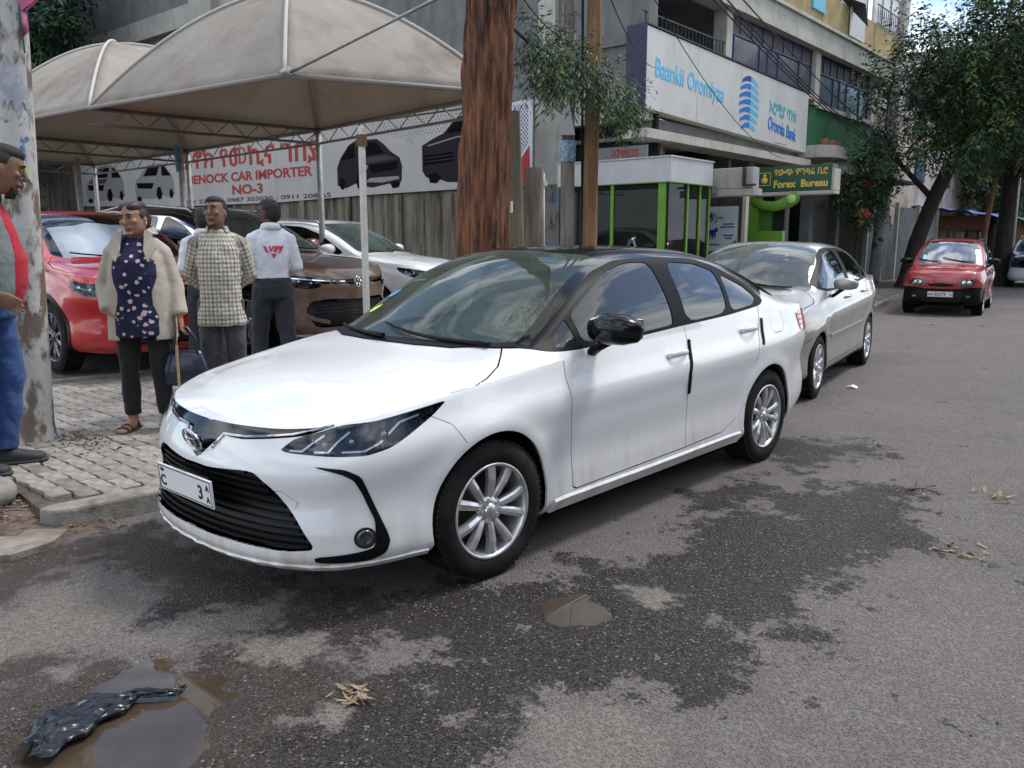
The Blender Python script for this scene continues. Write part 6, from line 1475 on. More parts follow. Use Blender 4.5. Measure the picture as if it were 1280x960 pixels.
T, C, inv = tent([(-12.0, 2.6), (-12.1, 6.3), (-16.4, 6.3), (-16.4, 2.4)], (-14.6, 4.3, 4.5), 'leftmost beige canopy tent, partly behind the whitewashed pole'); pole(T, inv, (-16.4, 6.3)); pole(T, inv, (-15.0, 5.4), r=.055)
# thin white square post in front of the bronze suv
O = empty('thin_post', (-2.81, 3.15, ZP), 0, 'thin white square post in front of the bronze suv', 'post')
MB().box(-.024, .024, -.024, .024, 0, 2.37, bev=.004).build('post', M('chipped white post', (.58, .57, .52), .7, col2=(.48, .46, .40), scale=6, col3=(.16, .13, .08), scale3=9, lo3=.62, hi3=.7, stretch3=(1, 1, .4)), O)
MB().box(-.034, .034, -.034, .034, 2.2, 2.3).build('rust_band', M('rust', (.12, .07, .03), .9), O)
# ------------------------------------------------------------ trees
def bark_trunk(T, name, path, radii, mat, n=64, seed=1, amp=.03, ridges=18):
    """path of (x,y,z); rings displaced into ridged bark"""
    path = [Vector(p) for p in path]; L = [0]
    for a, b in zip(path[:-1], path[1:]): L.append(L[-1]+(b-a).length)
    m_ = max(12, int(L[-1]/.045)) if n >= 48 else max(10, int(L[-1]/.15)); vs = []
    P = np.array([list(p) for p in path]); tt = np.linspace(0, L[-1], m_); C = crom(np.array(L), P, tt); Rr = np.interp(tt, L, radii)
    for i in range(m_):
        t = Vector(C[min(i+1, m_-1)]-C[max(i-1, 0)]).normalized(); sd = t.cross(Vector((0, 1, .01))).normalized(); up = sd.cross(t)
        a = np.arange(n)*2*math.pi/n; xx = np.cos(a)*2.2+7+seed*3; yy = np.sin(a)*2.2+tt[i]*.35
        big = fbm(xx, yy, seed, 2)-.5; rid = np.abs(fbm(a*ridges/6.283*1.0+3, np.full(n, tt[i]*1.3), seed+3, 3)-.5)*2
        # make the ridge field wrap around
        w_ = .5-.5*np.cos(a); rid2 = np.abs(fbm((a+3.14159) % 6.28318*ridges/6.283+40, np.full(n, tt[i]*1.3), seed+3, 3)-.5)*2; rid = rid*w_+rid2*(1-w_)
        rr = Rr[i]*(1+.22*big)+amp*(rid-.35)
        flare = 1+.35*max(0, 1-tt[i]/.5)**2; rr = rr*flare
        for j in range(n): q_ = Vector(C[i])+sd*(math.cos(a[j])*rr[j])+up*(math.sin(a[j])*rr[j]); vs.append(tuple(q_))
    q = MB(); q.add(vs, [(i*n+j, i*n+(j+1) % n, (i+1)*n+(j+1) % n, (i+1)*n+j) for i in range(m_-1) for j in range(n)], 0, True)
    return q.build(name, mat, T)
def leaves(clumps, n, size, seed, mats, aspect=.32, droop=.3, fern=False):
    """clumps: (center, (rx,ry,rz)); leaf sized faces scattered through the clumps in twig sprays"""
    rg = np.random.default_rng(seed); vs = []; fs = []; mi = []; vol = np.array([c[1][0]*c[1][1]*c[1][2] for c in clumps])**.67; vol /= vol.sum(); per = 11
    for k in range(n//per):
        c, r = clumps[int(rg.choice(len(clumps), p=vol))]; d = rg.normal(size=3); d /= np.linalg.norm(d); rad = rg.uniform(.25, 1)**.5
        base = np.array(c)+d*np.array(r)*rad; tw = d*.6+rg.normal(0, .5, 3); tw[2] -= droop; tw /= np.linalg.norm(tw); sd = np.cross(tw, [0, 0, 1.0]); sd /= max(np.linalg.norm(sd), 1e-6); up = np.cross(sd, tw)
        ms = int(rg.integers(len(mats)))
        for j in range(per):
            s_ = size*rg.uniform(.6, 1.25); p = base+tw*(j/per*size*4)+rg.normal(0, size*.25, 3); side = 1 if j % 2 else -1
            ld = tw*.5+sd*side*rg.uniform(.5, 1)+up*rg.uniform(-.3, .3)+np.array([0, 0, -droop*.6]); ld /= np.linalg.norm(ld); nn = np.cross(ld, up); l_ = np.linalg.norm(nn); nn = nn/l_ if l_ > 1e-6 else sd
            w_ = s_*aspect*.5; b = len(vs); vs += [tuple(p), tuple(p+ld*s_*.5+nn*w_), tuple(p+ld*s_+np.array([0, 0, -s_*.12])), tuple(p+ld*s_*.5-nn*w_)]; fs.append((b, b+1, b+2, b+3)); mi.append(ms if rg.random() < .8 else int(rg.integers(len(mats))))
    me = bpy.data.meshes.new('crown'); me.from_pydata(vs, [], fs); me.polygons.foreach_set('material_index', mi); return me
def leafmat(name, c):
    m = M(name, c, .55, spec=.35); nd = m.node_tree.nodes
    return m
lm = [leafmat('leaf dark', (.020, .048, .024)), leafmat('leaf mid', (.042, .085, .030)), leafmat('leaf blue green', (.028, .070, .048)), leafmat('leaf bright', (.12, .17, .04))]
m_bark = M('red brown bark', (.285, .120, .058), .95, col2=(.085, .042, .028), scale=22, stretch=(1, 1, .13), lo=.40, hi=.60, bump=1.0, bscale=42, bstretch=(1, 1, .14), bdist=.05, col3=(.016, .013, .012), scale3=1.7, lo3=.53, hi3=.60, stretch3=(1.6, 1.6, .38))
m_bark2 = M('dark bark', (.045, .036, .030), .95, col2=(.025, .02, .018), scale=6, stretch=(1, 1, .25), bump=.8, bscale=14, bstretch=(1, 1, .2))
T = empty('street_tree', (-2.60, 4.44, ZP), 0, 'thick red barked tree trunk rising behind the roof of the white sedan', 'tree')
bark_trunk(T, 'trunk', [(-.02, 0, -.1), (0, 0, 1), (.05, .04, 2.4), (.11, .08, 4.2), (.2, .1, 7), (.4, .2, 14)], [.29, .275, .252, .235, .20, .12], m_bark, 120, 3, .080, 24)
bp = [(.22, .10, 3.45), (.26, .40, 3.30), (.30, .75, 3.22), (.24, 1.15, 3.20), (.26, 1.6, 3.10), (.30, 1.95, 2.98)]
q = MB(); q.tube(bp, [.018, .016, .014, .011, .008, .004], 7)
for a, b, c in ((.8, (.35, 1.15, 3.3), (.25, 1.3, 3.35)), (1.5, (.1, 1.7, 2.7), (.05, 1.9, 2.5)), (.9, (.25, 1.0, 2.7), (.2, 1.1, 2.5))): q.tube([(.28, a*.8, 3.2), (b[0], b[1]*.8, b[2]+.2), (c[0], c[1]*.8, c[2]+.2)], [.008, .006, .003], 5)
br = q.build('branch', m_bark2, T)
me = leaves([((.28, .72, 3.28), (.20, .20, .17)), ((.28, .60, 3.44), (.12, .13, .15)), ((.27, .70, 3.02), (.14, .15, .16)), ((.25, 1.05, 3.18), (.18, .20, .15)), ((.28, 1.42, 3.10), (.20, .24, .16)), ((.30, 1.80, 2.98), (.20, .24, .16)), ((.28, 2.05, 2.84), (.15, .18, .15))], 5600, .085, 5, [leafmat('branch leaf', (.07, .12, .05)), leafmat('branch leaf blue', (.06, .11, .08)), lm[3], lm[1]], .20, .55)
link('branch_leaves', me, [MATS['branch leaf'], MATS['branch leaf blue'], lm[3], lm[1]], br)
me = leaves([((1.2, .5, 13.5), (2.4, 2.4, 1.4)), ((-.8, 1.5, 14.5), (2.2, 2.4, 1.3)), ((.4, -1.0, 14.8), (2.4, 2.0, 1.2))], 9000, .16, 6, lm, .2, .4); link('crown', me, lm, T)
def tree(loc, path, radii, clumps, n, size, seed, label, mats=None, asp=.35, group=None, limbs=(), bark=None, cat='tree'):
    T = empty('street_tree', loc, 0, label, cat, group); mats = mats or lm
    bark_trunk(T, 'trunk', path, radii, bark or m_bark2, 24, seed, .015, 10)
    for k, l in enumerate(limbs): q = MB(); q.tube(l[0], l[1], 8); q.build('limb', bark or m_bark2, T)
    link('crown', leaves(clumps, n, size, seed, mats, asp), mats, T); return T
def clumpset(c, r, k, seed, sr=.42):
    rg = np.random.default_rng(seed); o = []
    for i in range(k):
        d = rg.normal(size=3); d /= np.linalg.norm(d); o.append((tuple(np.array(c)+d*np.array(r)*rg.uniform(.35, .95)), tuple(np.array(r)*sr*rg.uniform(.6, 1.25))))
    return o
GR = 'trees along the pavement up the road'
LT = (-4.8, 25.6, ZP)
tree(LT, [(-.1, 0, -.1), (.05, .0, 1.0), (.5, 0, 2.6), (1.1, .1, 4.2), (1.6, .2, 6.2)], [.27, .23, .21, .18, .11],
     clumpset((1.9, -.4, 5.5), (2.3, 2.8, 2.0), 26, 21, .36)+clumpset((-.9, -1.8, 3.9), (1.1, 1.8, 1.5), 14, 25, .36)+clumpset((.2, -1.2, 6.2), (1.4, 1.8, 1.6), 12, 52, .34)+clumpset((2.6, -2.0, 7.2), (2.4, 2.4, 1.6), 9, 22, .30), 38000, .16, 31, 'leaning dark tree beside the red hatchback with low hanging foliage', group=GR,
     limbs=[([(.5, 0, 2.6), (-.3, -.6, 3.6), (-.7, -1.3, 4.6)], [.10, .07, .03]), ([(1.1, .1, 4.2), (2.2, -.8, 5.6), (3.0, -1.5, 7.2)], [.12, .08, .03]), ([(1.3, .1, 5), (.6, -.5, 6.4), (.3, -.8, 7.6)], [.09, .06, .03])])
tree((-3.4, 30.5, ZP), [(0, 0, -.1), (.05, 0, 2), (.1, 0, 4), (.4, .1, 6.5)], [.30, .24, .21, .14],
     clumpset((.8, -.6, 6.0), (3.0, 2.8, 2.2), 30, 23, .34)+clumpset((2.6, -1.8, 8.4), (2.6, 2.4, 1.7), 9, 24, .28)+clumpset((2.9, .2, 4.3), (1.4, 1.6, 1.0), 9, 29, .4), 36000, .18, 32, 'straight dark tree behind the roof of the red hatchback', group=GR,
     limbs=[([(.1, 0, 3.4), (1.4, -.6, 5.0), (2.4, -1.4, 7.6)], [.12, .08, .03]), ([(.1, 0, 3.8), (-.9, -.5, 5.4), (-1.3, -.8, 7)], [.10, .07, .03])])
tree((-1.8, 34, ZP), [(0, 0, -.1), (.1, 0, 3), (.3, 0, 6)], [.30, .24, .15], clumpset((.6, -1.5, 6.0), (3.4, 3.6, 2.3), 26, 26, .27), 24000, .20, 33, 'dark tree overhanging the road at the right edge, above the blue suv', group=GR,
     limbs=[([(.1, 0, 3), (1.2, -.9, 5), (1.9, -2, 7.5)], [.13, .09, .03])])
tree((-7.2, 46, ZP), [(0, 0, -.1), (0, 0, 3), (.2, 0, 6)], [.3, .25, .15], clumpset((0, 0, 5.2), (3.4, 3, 3.2), 30, 27, .32), 20000, .24, 34, 'broad green tree filling the far end of the pavement', [lm[1], lm[3], lm[2]], group=GR)
tree((-5.0, 52, ZP), [(0, 0, -.1), (0, 0, 3), (.2, 0, 6)], [.3, .25, .15], clumpset((1.5, 0, 4.6), (3.0, 3, 3.4), 26, 28, .32), 18000, .24, 35, 'pale green tree beyond the lamp post far up the road', [lm[1], lm[3], lm[2]], group=GR)
tree((-12.2, 56, ZP), [(0, 0, -.1), (0, 0, 4), (.2, 0, 8)], [.3, .25, .15], clumpset((1.5, 0, 9), (5, 4, 4), 30, 38, .32), 16000, .3, 45, 'tall tree behind the pink house seen through gaps in the nearer leaves', [lm[0], lm[1], lm[2]], group=GR)
q = MB(); 
tree((-6.05, 24.2, ZP), [(0, 0, -.1), (.05, .02, .8), (.1, 0, 1.6)], [.05, .04, .03], clumpset((.1, 0, 2.7), (.75, .9, .9), 12, 30, .45), 8000, .10, 36, 'low bush with pink and red blossom against the sheet metal fence', [lm[0], lm[1], lm[3], lm[1], lm[0]], cat='bush')
T = bpy.data.objects['street_tree.007'] if 'street_tree.007' in bpy.data.objects else None
if T is not None:
    T.name = 'flowering_bush'
    rg = np.random.default_rng(5)
    for c, cl in (((.35, -.6, 2.9), 0), ((.55, -.7, 3.05), 1), ((.45, -.6, 2.35), 1), ((.1, -.7, 2.85), 0)):
        link('blossom', leaves([(c, (.14, .14, .13))], 240, .06, int(rg.integers(99)), [M('pink blossom', (.70, .45, .55), .6) if cl == 0 else M('red blossom', (.70, .09, .10), .6)], .7), [MATS['pink blossom'] if cl == 0 else MATS['red blossom']], T)
tree((-34, 9.6, .15), [(0, 0, -.1), (.1, 0, 4), (.6, 0, 8)], [.35, .3, .2], clumpset((2.4, .0, 10.2), (5.2, 2.0, 3.0), 44, 40, .30)+clumpset((-3, .5, 7), (4, 1.6, 3), 20, 41, .4), 52000, .26, 37, 'dark glossy tree behind the tents in the top left corner', [lm[0], lm[1], lm[2], lm[0]])
T = empty('hedge_mass', (-34.5, 8.4, .15), 0, 'dark unlit foliage behind the leftmost tent', 'shrub'); link('crown', leaves(clumpset((0, 0, 3.2), (4.5, 1.5, 3.4), 24, 43, .4), 20000, .26, 44, [lm[0], lm[2]]), [lm[0], lm[2]], T)
# ------------------------------------------------------------ poles
m_w1 = M('old grey timber', (.17, .145, .12), .95, col2=(.30, .27, .23), scale=12, stretch=(1, 1, .12), bump=.6, bscale=30, bstretch=(1, 1, .1), col3=(.07, .055, .045), scale3=3, lo3=.52, hi3=.65, stretch3=(1, 1, .3))
m_w2 = M('new brown timber', (.27, .155, .07), .85, col2=(.16, .085, .04), scale=12, stretch=(1, 1, .10), bump=.5, bscale=30, bstretch=(1, 1, .1), col3=(.10, .05, .025), scale3=2.4, lo3=.58, hi3=.7, stretch3=(2, 2, .3))
def utility_pole(loc, tops, radii, mat, label, name='utility_pole', cat='pole'):
    T = empty(name, loc, 0, label, cat); bark_trunk(T, 'shaft', tops, radii, mat, 28, 5, .006, 8); return T
t = utility_pole((-2.90, 6.22, ZP), [(.03, 0, -.1), (0, 0, 1.5), (-.02, .02, 3), (-.06, .05, 5), (-.1, .1, 7.5)], [.085, .082, .078, .072, .062], m_w1, 'weathered grey timber pole with a cloth tied on it, left of the brown pole')
q = MB(); q.loft([((-.02, -.02, 3.32), .095, .085), ((-.02, -.02, 3.22), .11, .10), ((.0, -.03, 3.15), .105, .09), ((.06, -.05, 3.0), .05, .05), ((.09, -.05, 2.84), .02, .02)], 14); q.build('tied_cloth', M('blue white cloth', (.45, .52, .58), .8, col2=(.10, .22, .38), scale=14), t)
q = MB(); q.add([(.02, -.08, 3.02), (.07, -.09, 3.0), (.17, -.09, 2.56), (-.06, -.09, 2.58)], [(0, 1, 2, 3)]); o = q.build('paper_flag', M('pale flag', (.42, .42, .44), .7), t); bakemods(o, [('SOLIDIFY', {'thickness': .01})])
q = MB(); q.lathe([(2.28, .083), (2.30, .09), (2.50, .09), (2.52, .083)], 18, axis='z'); q.build('blue_wrap', M('blue wrapper', (.08, .25, .45), .6, col2=(.5, .55, .6), scale=25), t)
utility_pole((-2.71, 6.39, ZP), [(0, 0, -.1), (.0, 0, 1.5), (.01, .02, 3), (.02, .03, 5), (.0, .05, 7.5)], [.098, .094, .088, .08, .07], m_w2, 'smooth brown timber pole standing right of the grey one')
utility_pole((-3.82, 6.33, ZP), [(.02, 0, -.1), (0, 0, 1.2), (-.03, 0, 2.2), (-.05, 0, 2.95)], [.12, .115, .105, .10], M('greenish stump timber', (.20, .175, .12), .95, col2=(.13, .115, .08), scale=10, stretch=(1, 1, .1), bump=.4), 'olive timber post with a small paper notice, right against the thick tree', 'timber_post', 'post')
MB().box(-.07, .07, -.135, -.125, 1.72, 1.86).build('notice', m_white, bpy.data.objects['timber_post'])
utility_pole((-3.86, 6.75, ZP), [(.02, 0, -.1), (0, 0, 1.2), (-.01, 0, 2.3)], [.13, .125, .12], m_w1, 'thick grey timber stump under the short hanging banner', 'timber_post', 'post')
T = empty('white_pipe', (-4.55, 7.73, .15), 0, 'thin white capped pipe between the hanging banner and the grey pole', 'pipe'); q = MB(); q.tube([(0, 0, 0), (0, 0, 2.30)], .038, 10); q.tube([(.0, 0, 2.16), (.06, 0, 2.16)], .05, 8); q.build('pipe', m_cream, T)
T = empty('whitewashed_pole', (-3.0, .36, ZP), 0, 'thick whitewashed pole with peeling posters at the left edge', 'pole')
m_wash = M('peeling whitewash', (.52, .51, .48), .85, col2=(.44, .425, .39), scale=5, bump=.5, bscale=25, col3=(.17, .125, .095), scale3=7.0, lo3=.48, hi3=.56, stretch3=(1, 1, .45))
q = MB(); n = 40; m_ = 70; vs = []
for i in range(m_):
    z = -.05+3.9*i/(m_-1)*1.0; cx = .027*z; cy = .024*z
    for j in range(n):
        a = 2*math.pi*j/n; r = .122-.006*z+.004*(vnoise(np.array(math.cos(a)*2+5), np.array(z*3+math.sin(a)*2), 3)-.5); r *= 1+.12*max(0, 1-z/.12)
        vs.append((cx+r*math.cos(a), cy+r*math.sin(a), z))
q.add(vs, [(i*n+j, i*n+(j+1) % n, (i+1)*n+(j+1) % n, (i+1)*n+j) for i in range(m_-1) for j in range(n)], 0, True); q.build('shaft', m_wash, T)
# torn posters, wrapped round the pole on the side facing the road
def on_pole(name, a0, a1, z0, z1, mat, jag=.02, seed=1, out_=.004):
    rg = np.random.default_rng(seed); n = 12; vs = []
    for j in (0, 1):
        for i in range(n+1):
            a = R(a0+(a1-a0)*i/n); z = (z0, z1)[j]+rg.uniform(-jag, jag); cx = .027*z; r = .122-.006*z+out_+.003; vs.append((cx+r*math.cos(a), .024*z+r*math.sin(a), z))
    q = MB(); q.add(vs, [(i, i+1, n+1+i+1, n+1+i) for i in range(n)], 0, True); return q.build(name, mat, T)
m_pb = M('torn blue poster', (.46, .48, .50), .8, col2=(.09, .17, .27), scale=16, lo=.47, hi=.56, col3=(.50, .49, .46), scale3=6, lo3=.48, hi3=.52)
on_pole('torn_poster', -75, 20, 1.76, 2.16, m_pb, .05, 1); on_pole('torn_poster', -60, 25, 2.24, 2.5, M('grey blue poster', (.33, .34, .38), .8, col2=(.45, .45, .46), scale=10, lo=.45, hi=.55), .05, 2); on_pole('yellow_sticker', -32, 6, 1.80, 1.855, M('yellow sticker', (.55, .50, .04), .6), .006, 3, .006); on_pole('blue_strip', -30, 15, 3.05, 3.5, M('blue strip', (.16, .30, .42), .7), .03, 4)
for k, (a, z) in enumerate(((-88, 1.17), (-72, 1.17), (-50, 1.17), (-40, 1.0), (-30, .92), (-100, 1.52), (-86, 1.52))): on_pole('red_paint_mark', a, a+9, z, z+.05, M('faded red paint mark', (.30, .05, .05), .8), .004, 10+k, .001)
T2 = empty('pink_cloth', (-2.98, .37, 3.1), 0, 'torn pink cloth tied high on the whitewashed pole', 'cloth')
vs = []
for i in range(9):
    for j in range(7): z = .62-.9*i/8; wv = .30*(1-.85*abs(i/8-.25))*(1 if i < 7 else .5); vs.append((.12+wv*j/6, .07+wv*.7*j/6+.02*math.sin(j*2+i), z-.04*math.sin(j*1.7)+.03*math.cos(i*2+j)))
q = MB(); q.add(vs, [(i*7+j, i*7+j+1, (i+1)*7+j+1, (i+1)*7+j) for i in range(8) for j in range(6)], 0, True); o = q.build('cloth', M('pink cloth', (.55, .13, .26), .7, col2=(.62, .25, .38), scale=6), T2); bakemods(o, [('SOLIDIFY', {'thickness': .004})])
q = MB(); q.tube([(.12, .05, .2), (.15, .08, -.05), (.17, .09, -.42)], .006, 5); q.build('teal_string', M('teal string', (.03, .20, .22), .7), T2)
# leaning concrete pole by the fence and lamp post, brown pole up the road
T = empty('concrete_pole', (-6.2, 26.6, ZP), 0, 'tall leaning concrete pole at the far corner of the bank building', 'pole'); q = MB(); q.tube([(0, 0, -.1), (.16, .0, 3.5), (.42, 0, 9.5)], [.19, .165, .13], 14); q.build('shaft', M('pole concrete', (.42, .41, .38), .85, col2=(.30, .28, .25), scale=3, col3=(.08, .07, .06), scale3=4, lo3=.55, hi3=.62), T)
T = empty('lamp_post', (-3.9, 34.5, ZP), 0, 'slim pale lamp post beyond the red hatchback', 'lamp post'); q = MB(); q.tube([(0, 0, -.1), (0, 0, 3.9)], [.10, .08], 10); q.build('shaft', m_cream, T); q = MB(); q.ell((0, 0, 4.0), (.12, .12, .14)); q.build('lamp_head', m_cream, T)
T = empty('timber_prop', (-3.7, 29.6, ZP), 0, 'leaning brown timber prop holding the blue awning', 'post'); q = MB(); q.tube([(-.22, 0, -.1), (.12, 0, 3.4)], [.10, .08], 10); q.build('shaft', m_w2, T)
# ------------------------------------------------------------ overhead wires
def wire(name, a, b, sag, label, r=.011, group=None):
    q = MB(); a = Vector(a); b = Vector(b); q.tube([a.lerp(b, t)-Vector((0, 0, sag*4*t*(1-t))) for t in np.linspace(0, 1, 22)], r, 5)
    q.build(name, m_black, None, label=label, cat='cable', group=group)
WG = 'cables sweeping down across the bank sign'
for k, (dz, sg) in enumerate(((0, .35), (.14, .42), (.30, .5), (.42, .32))): wire('overhead_cable', (-2.62, 6.35, 5.45+dz), (-5.75+.05*k, 26.6, 4.0+.09*k), sg, ('lowest', 'second lowest', 'second highest', 'highest')[k]+' of the four thick black cables sweeping down across the bank sign', .013, WG)
wire('overhead_cable', (-2.62, 6.4, 5.2), (-5.4, 17.5, 3.4), .5, 'thin cable crossing the face of the bank sign below the others', .007); wire('overhead_cable', (-2.6, 6.3, 4.55), (-6.2, 13.15, 4.9), .25, 'slack wire from the brown pole to the wall left of the sign', .008)
wire('overhead_cable', (-2.42, 4.6, 4.05), (-2.86, 6.2, 3.72), .12, 'short slack wire between the thick tree and the grey pole', .007); wire('overhead_cable', (-2.78, 6.3, 4.4), (-2.74, 6.32, .5), .0, 'black cable running down between the two timber poles', .016)
# ------------------------------------------------------------ the other side of the street (seen in reflections)
AG = 'buildings across the street'
for k, (y0, y1, h, cl) in enumerate(((-18, -6, 5.5, (.32, .28, .22)), (-5, 9, 7.5, (.26, .25, .24)), (10.5, 24, 4.2, (.36, .30, .20)))):
    T = empty('street_house', (13.5, (y0+y1)/2, 0), 0, ('low ochre house across the street', 'tallest grey house across the street', 'lowest yellow house across the street')[k], 'house', AG)
    MB().box(0, 9, -(y1-y0)/2, (y1-y0)/2, 0, h).build('wall', M('across wall %d' % k, cl, .9, col2=tuple(c*.75 for c in cl), scale=1), T); MB().box(-.5, 9.3, -(y1-y0)/2-.3, (y1-y0)/2+.3, h, h+.25).build('roof', m_conc, T)
    for i in range(4):
        y = -(y1-y0)/2+1+i*3; q = MB(); q.box(-.04, .04, y, y+1.6, .9, 2.4); f = q.build('window', m_blueframe, T); q = MB(); q.box(-.06, -.04, y+.1, y+1.5, 1.0, 2.3); q.build('pane', m_blueglass2, f)
sheet('pavement', [(10.5, -40), (13.5, -40), (13.5, 40), (10.5, 40)], .10, m_pavebase, kind='structure')
for k, (x, y, s_) in enumerate(((11.4, -3.5, 1.0), (11.2, 4.8, 1.2), (11.6, 14, 1.0))):
    tree((x, y, .1), [(0, 0, -.1), (.05, 0, 2), (.2, .1, 4.5)], [.22, .18, .12], clumpset((0, 0, 5.6*s_), (2.2, 2.6, 1.8), 16, 60+k, .4), 7000, .24, 70+k, ('round tree across the street by the low ochre house', 'largest round tree across the street by the grey house', 'round tree across the street by the yellow house')[k], group='trees across the street')
# ------------------------------------------------------------ people
def skinm(name, c): return M(name, c, .5, spec=.35, col2=tuple(x*.82 for x in c), scale=14, lo=.4, hi=.7, bump=.12, bscale=60, bdist=.003)
def pattern(name, kind):
    m = bpy.data.materials.new(name); m.use_nodes = True; t = m.node_tree; nd = t.nodes; b = nd['Principled BSDF']; lk = t.links.new; b.inputs['Roughness'].default_value = .85
    tcn = nd.new('ShaderNodeTexCoord')
    def mixc(f, a, c):
        x = nd.new('ShaderNodeMix'); x.data_type = 'RGBA'; lk(f, x.inputs[0])
        for k, v in ((6, a), (7, c)):
            if isinstance(v, tuple): x.inputs[k].default_value = (*v, 1)
            else: lk(v, x.inputs[k])
        return x.outputs[2]
    if kind == 'plaid':
        s = nd.new('ShaderNodeSeparateXYZ'); lk(tcn.outputs['Object'], s.inputs[0])
        sc_ = nd.new('ShaderNodeAttribute'); sc_.attribute_name = 'cloth_u'; sv_ = nd.new('ShaderNodeAttribute'); sv_.attribute_name = 'cloth_v'
        def bands(src, per, duty, off=0):
            a = nd.new('ShaderNodeMath'); a.operation = 'MULTIPLY_ADD'; a.inputs[1].default_value = 1/per; a.inputs[2].default_value = off; lk(src, a.inputs[0])
            f = nd.new('ShaderNodeMath'); f.operation = 'FRACT'; lk(a.outputs[0], f.inputs[0])
            g = nd.new('ShaderNodeMath'); g.operation = 'LESS_THAN'; g.inputs[1].default_value = duty; lk(f.outputs[0], g.inputs[0]); return g.outputs[0]
        v = bands(sc_.outputs['Fac'], .034, .40); h = bands(sv_.outputs['Fac'], .034, .40); ad_ = nd.new('ShaderNodeMath'); ad_.operation = 'ADD'; lk(v, ad_.inputs[0]); lk(h, ad_.inputs[1])
        hf = nd.new('ShaderNodeMath'); hf.operation = 'MULTIPLY'; hf.inputs[1].default_value = .5; lk(ad_.outputs[0], hf.inputs[0])
        c = mixc(hf.outputs[0], (.60, .56, .47), (.10, .09, .078)); yl = bands(sc_.outputs['Fac'], .068, .08, .45); c = mixc(yl, c, (.42, .36, .24))
        lk(c, b.inputs['Base Color'])
    else:
        vo = nd.new('ShaderNodeTexVoronoi'); vo.inputs['Scale'].default_value = 19; lk(tcn.outputs['Object'], vo.inputs['Vector'])
        n = nd.new('ShaderNodeTexNoise'); n.inputs['Scale'].default_value = 55; lk(tcn.outputs['Object'], n.inputs['Vector'])
        a = nd.new('ShaderNodeMath'); a.operation = 'MULTIPLY_ADD'; a.inputs[1].default_value = .55; lk(n.outputs['Fac'], a.inputs[0]); lk(vo.outputs['Distance'], a.inputs[2])
        g = nd.new('ShaderNodeMath'); g.operation = 'LESS_THAN'; g.inputs[1].default_value = .56; lk(a.outputs[0], g.inputs[0])
        c2 = mixc(vo.outputs['Color'], (.72, .60, .60), (.60, .38, .36)); lk(mixc(g.outputs[0], (.008, .010, .045), c2), b.inputs['Base Color'])
    n = nd.new('ShaderNodeTexNoise'); n.inputs['Scale'].default_value = 14; n.inputs['Detail'].default_value = 4; lk(tcn.outputs['Object'], n.inputs['Vector'])
    bp = nd.new('ShaderNodeBump'); bp.inputs['Strength'].default_value = .6; bp.inputs['Distance'].default_value = .02; lk(n.outputs['Fac'], bp.inputs['Height']); lk(bp.outputs[0], b.inputs['Normal'])
    MATS[name] = m; return m
def cloth(name, c, **k): return M(name, c, .85, bump=.55, bscale=12, bdist=.02, sheen=.1, **k)
WTEX = bpy.data.textures.new('wrinkle', 'CLOUDS'); WTEX.noise_scale = .09; WTEX.noise_depth = 2
def skinned(mb, name, mat, parent, vox=.008, smooth=6, wrinkle=0):
    o = fixn(mb.build(name, mat, parent)); mods = [('REMESH', {'mode': 'VOXEL', 'voxel_size': vox, 'use_smooth_shade': True}), ('SMOOTH', {'factor': .5, 'iterations': smooth})]
    if wrinkle: mods.append(('DISPLACE', {'strength': wrinkle, 'texture': WTEX, 'mid_level': .5, 'texture_coords': 'LOCAL'}))
    bakemods(o, mods); set_smooth(o)
    if not o.data.materials: o.data.materials.append(mat)
    return o
def hand(mb, w, d, palm, curl=.35, side=1, k=1.0):
    """hand at wrist w, pointing along d, palm normal; side = +1 thumb towards palm x d"""
    w, d, p = Vector(w), Vector(d).normalized(), Vector(palm).normalized(); p = (p-d*p.dot(d)).normalized(); x = d.cross(p)*side
    rf = tuple(x)
    mb.loft([(w-d*.03, .024*k, .020*k), (w+d*.01*k, .027*k, .018*k), (w+d*.05*k, .040*k, .016*k), (w+d*.088*k, .041*k, .014*k), (w+d*.10*k, .034*k, .011*k)], 14, ref=rf)
    for i, (off, l) in enumerate(((-.031, .060), (-.0105, .076), (.0105, .082), (.031, .072))):
        b = w+d*(.088-.006*abs(i-2))*k+x*off*k; a = curl*.5+.06*i; pts = [b-d*.015]; dd = d
        for seg in (.45, .32, .23): pts.append(pts[-1]+dd*(l*seg*k+(.015 if seg == .45 else 0))); q = Matrix.Rotation(-a, 3, x*side); dd = (q @ dd); a = curl
        mb.tube(pts, [.0098*k, .0095*k, .0085*k, .0068*k], 8)
    tb = w+d*.030*k+x*.028*k; td = (d*.7+x*.6+p*.35).normalized(); mb.tube([tb-td*.01, tb+td*.032*k, tb+(td*.8+d*.3).normalized()*.058*k], [.0135*k, .011*k, .008*k], 8)
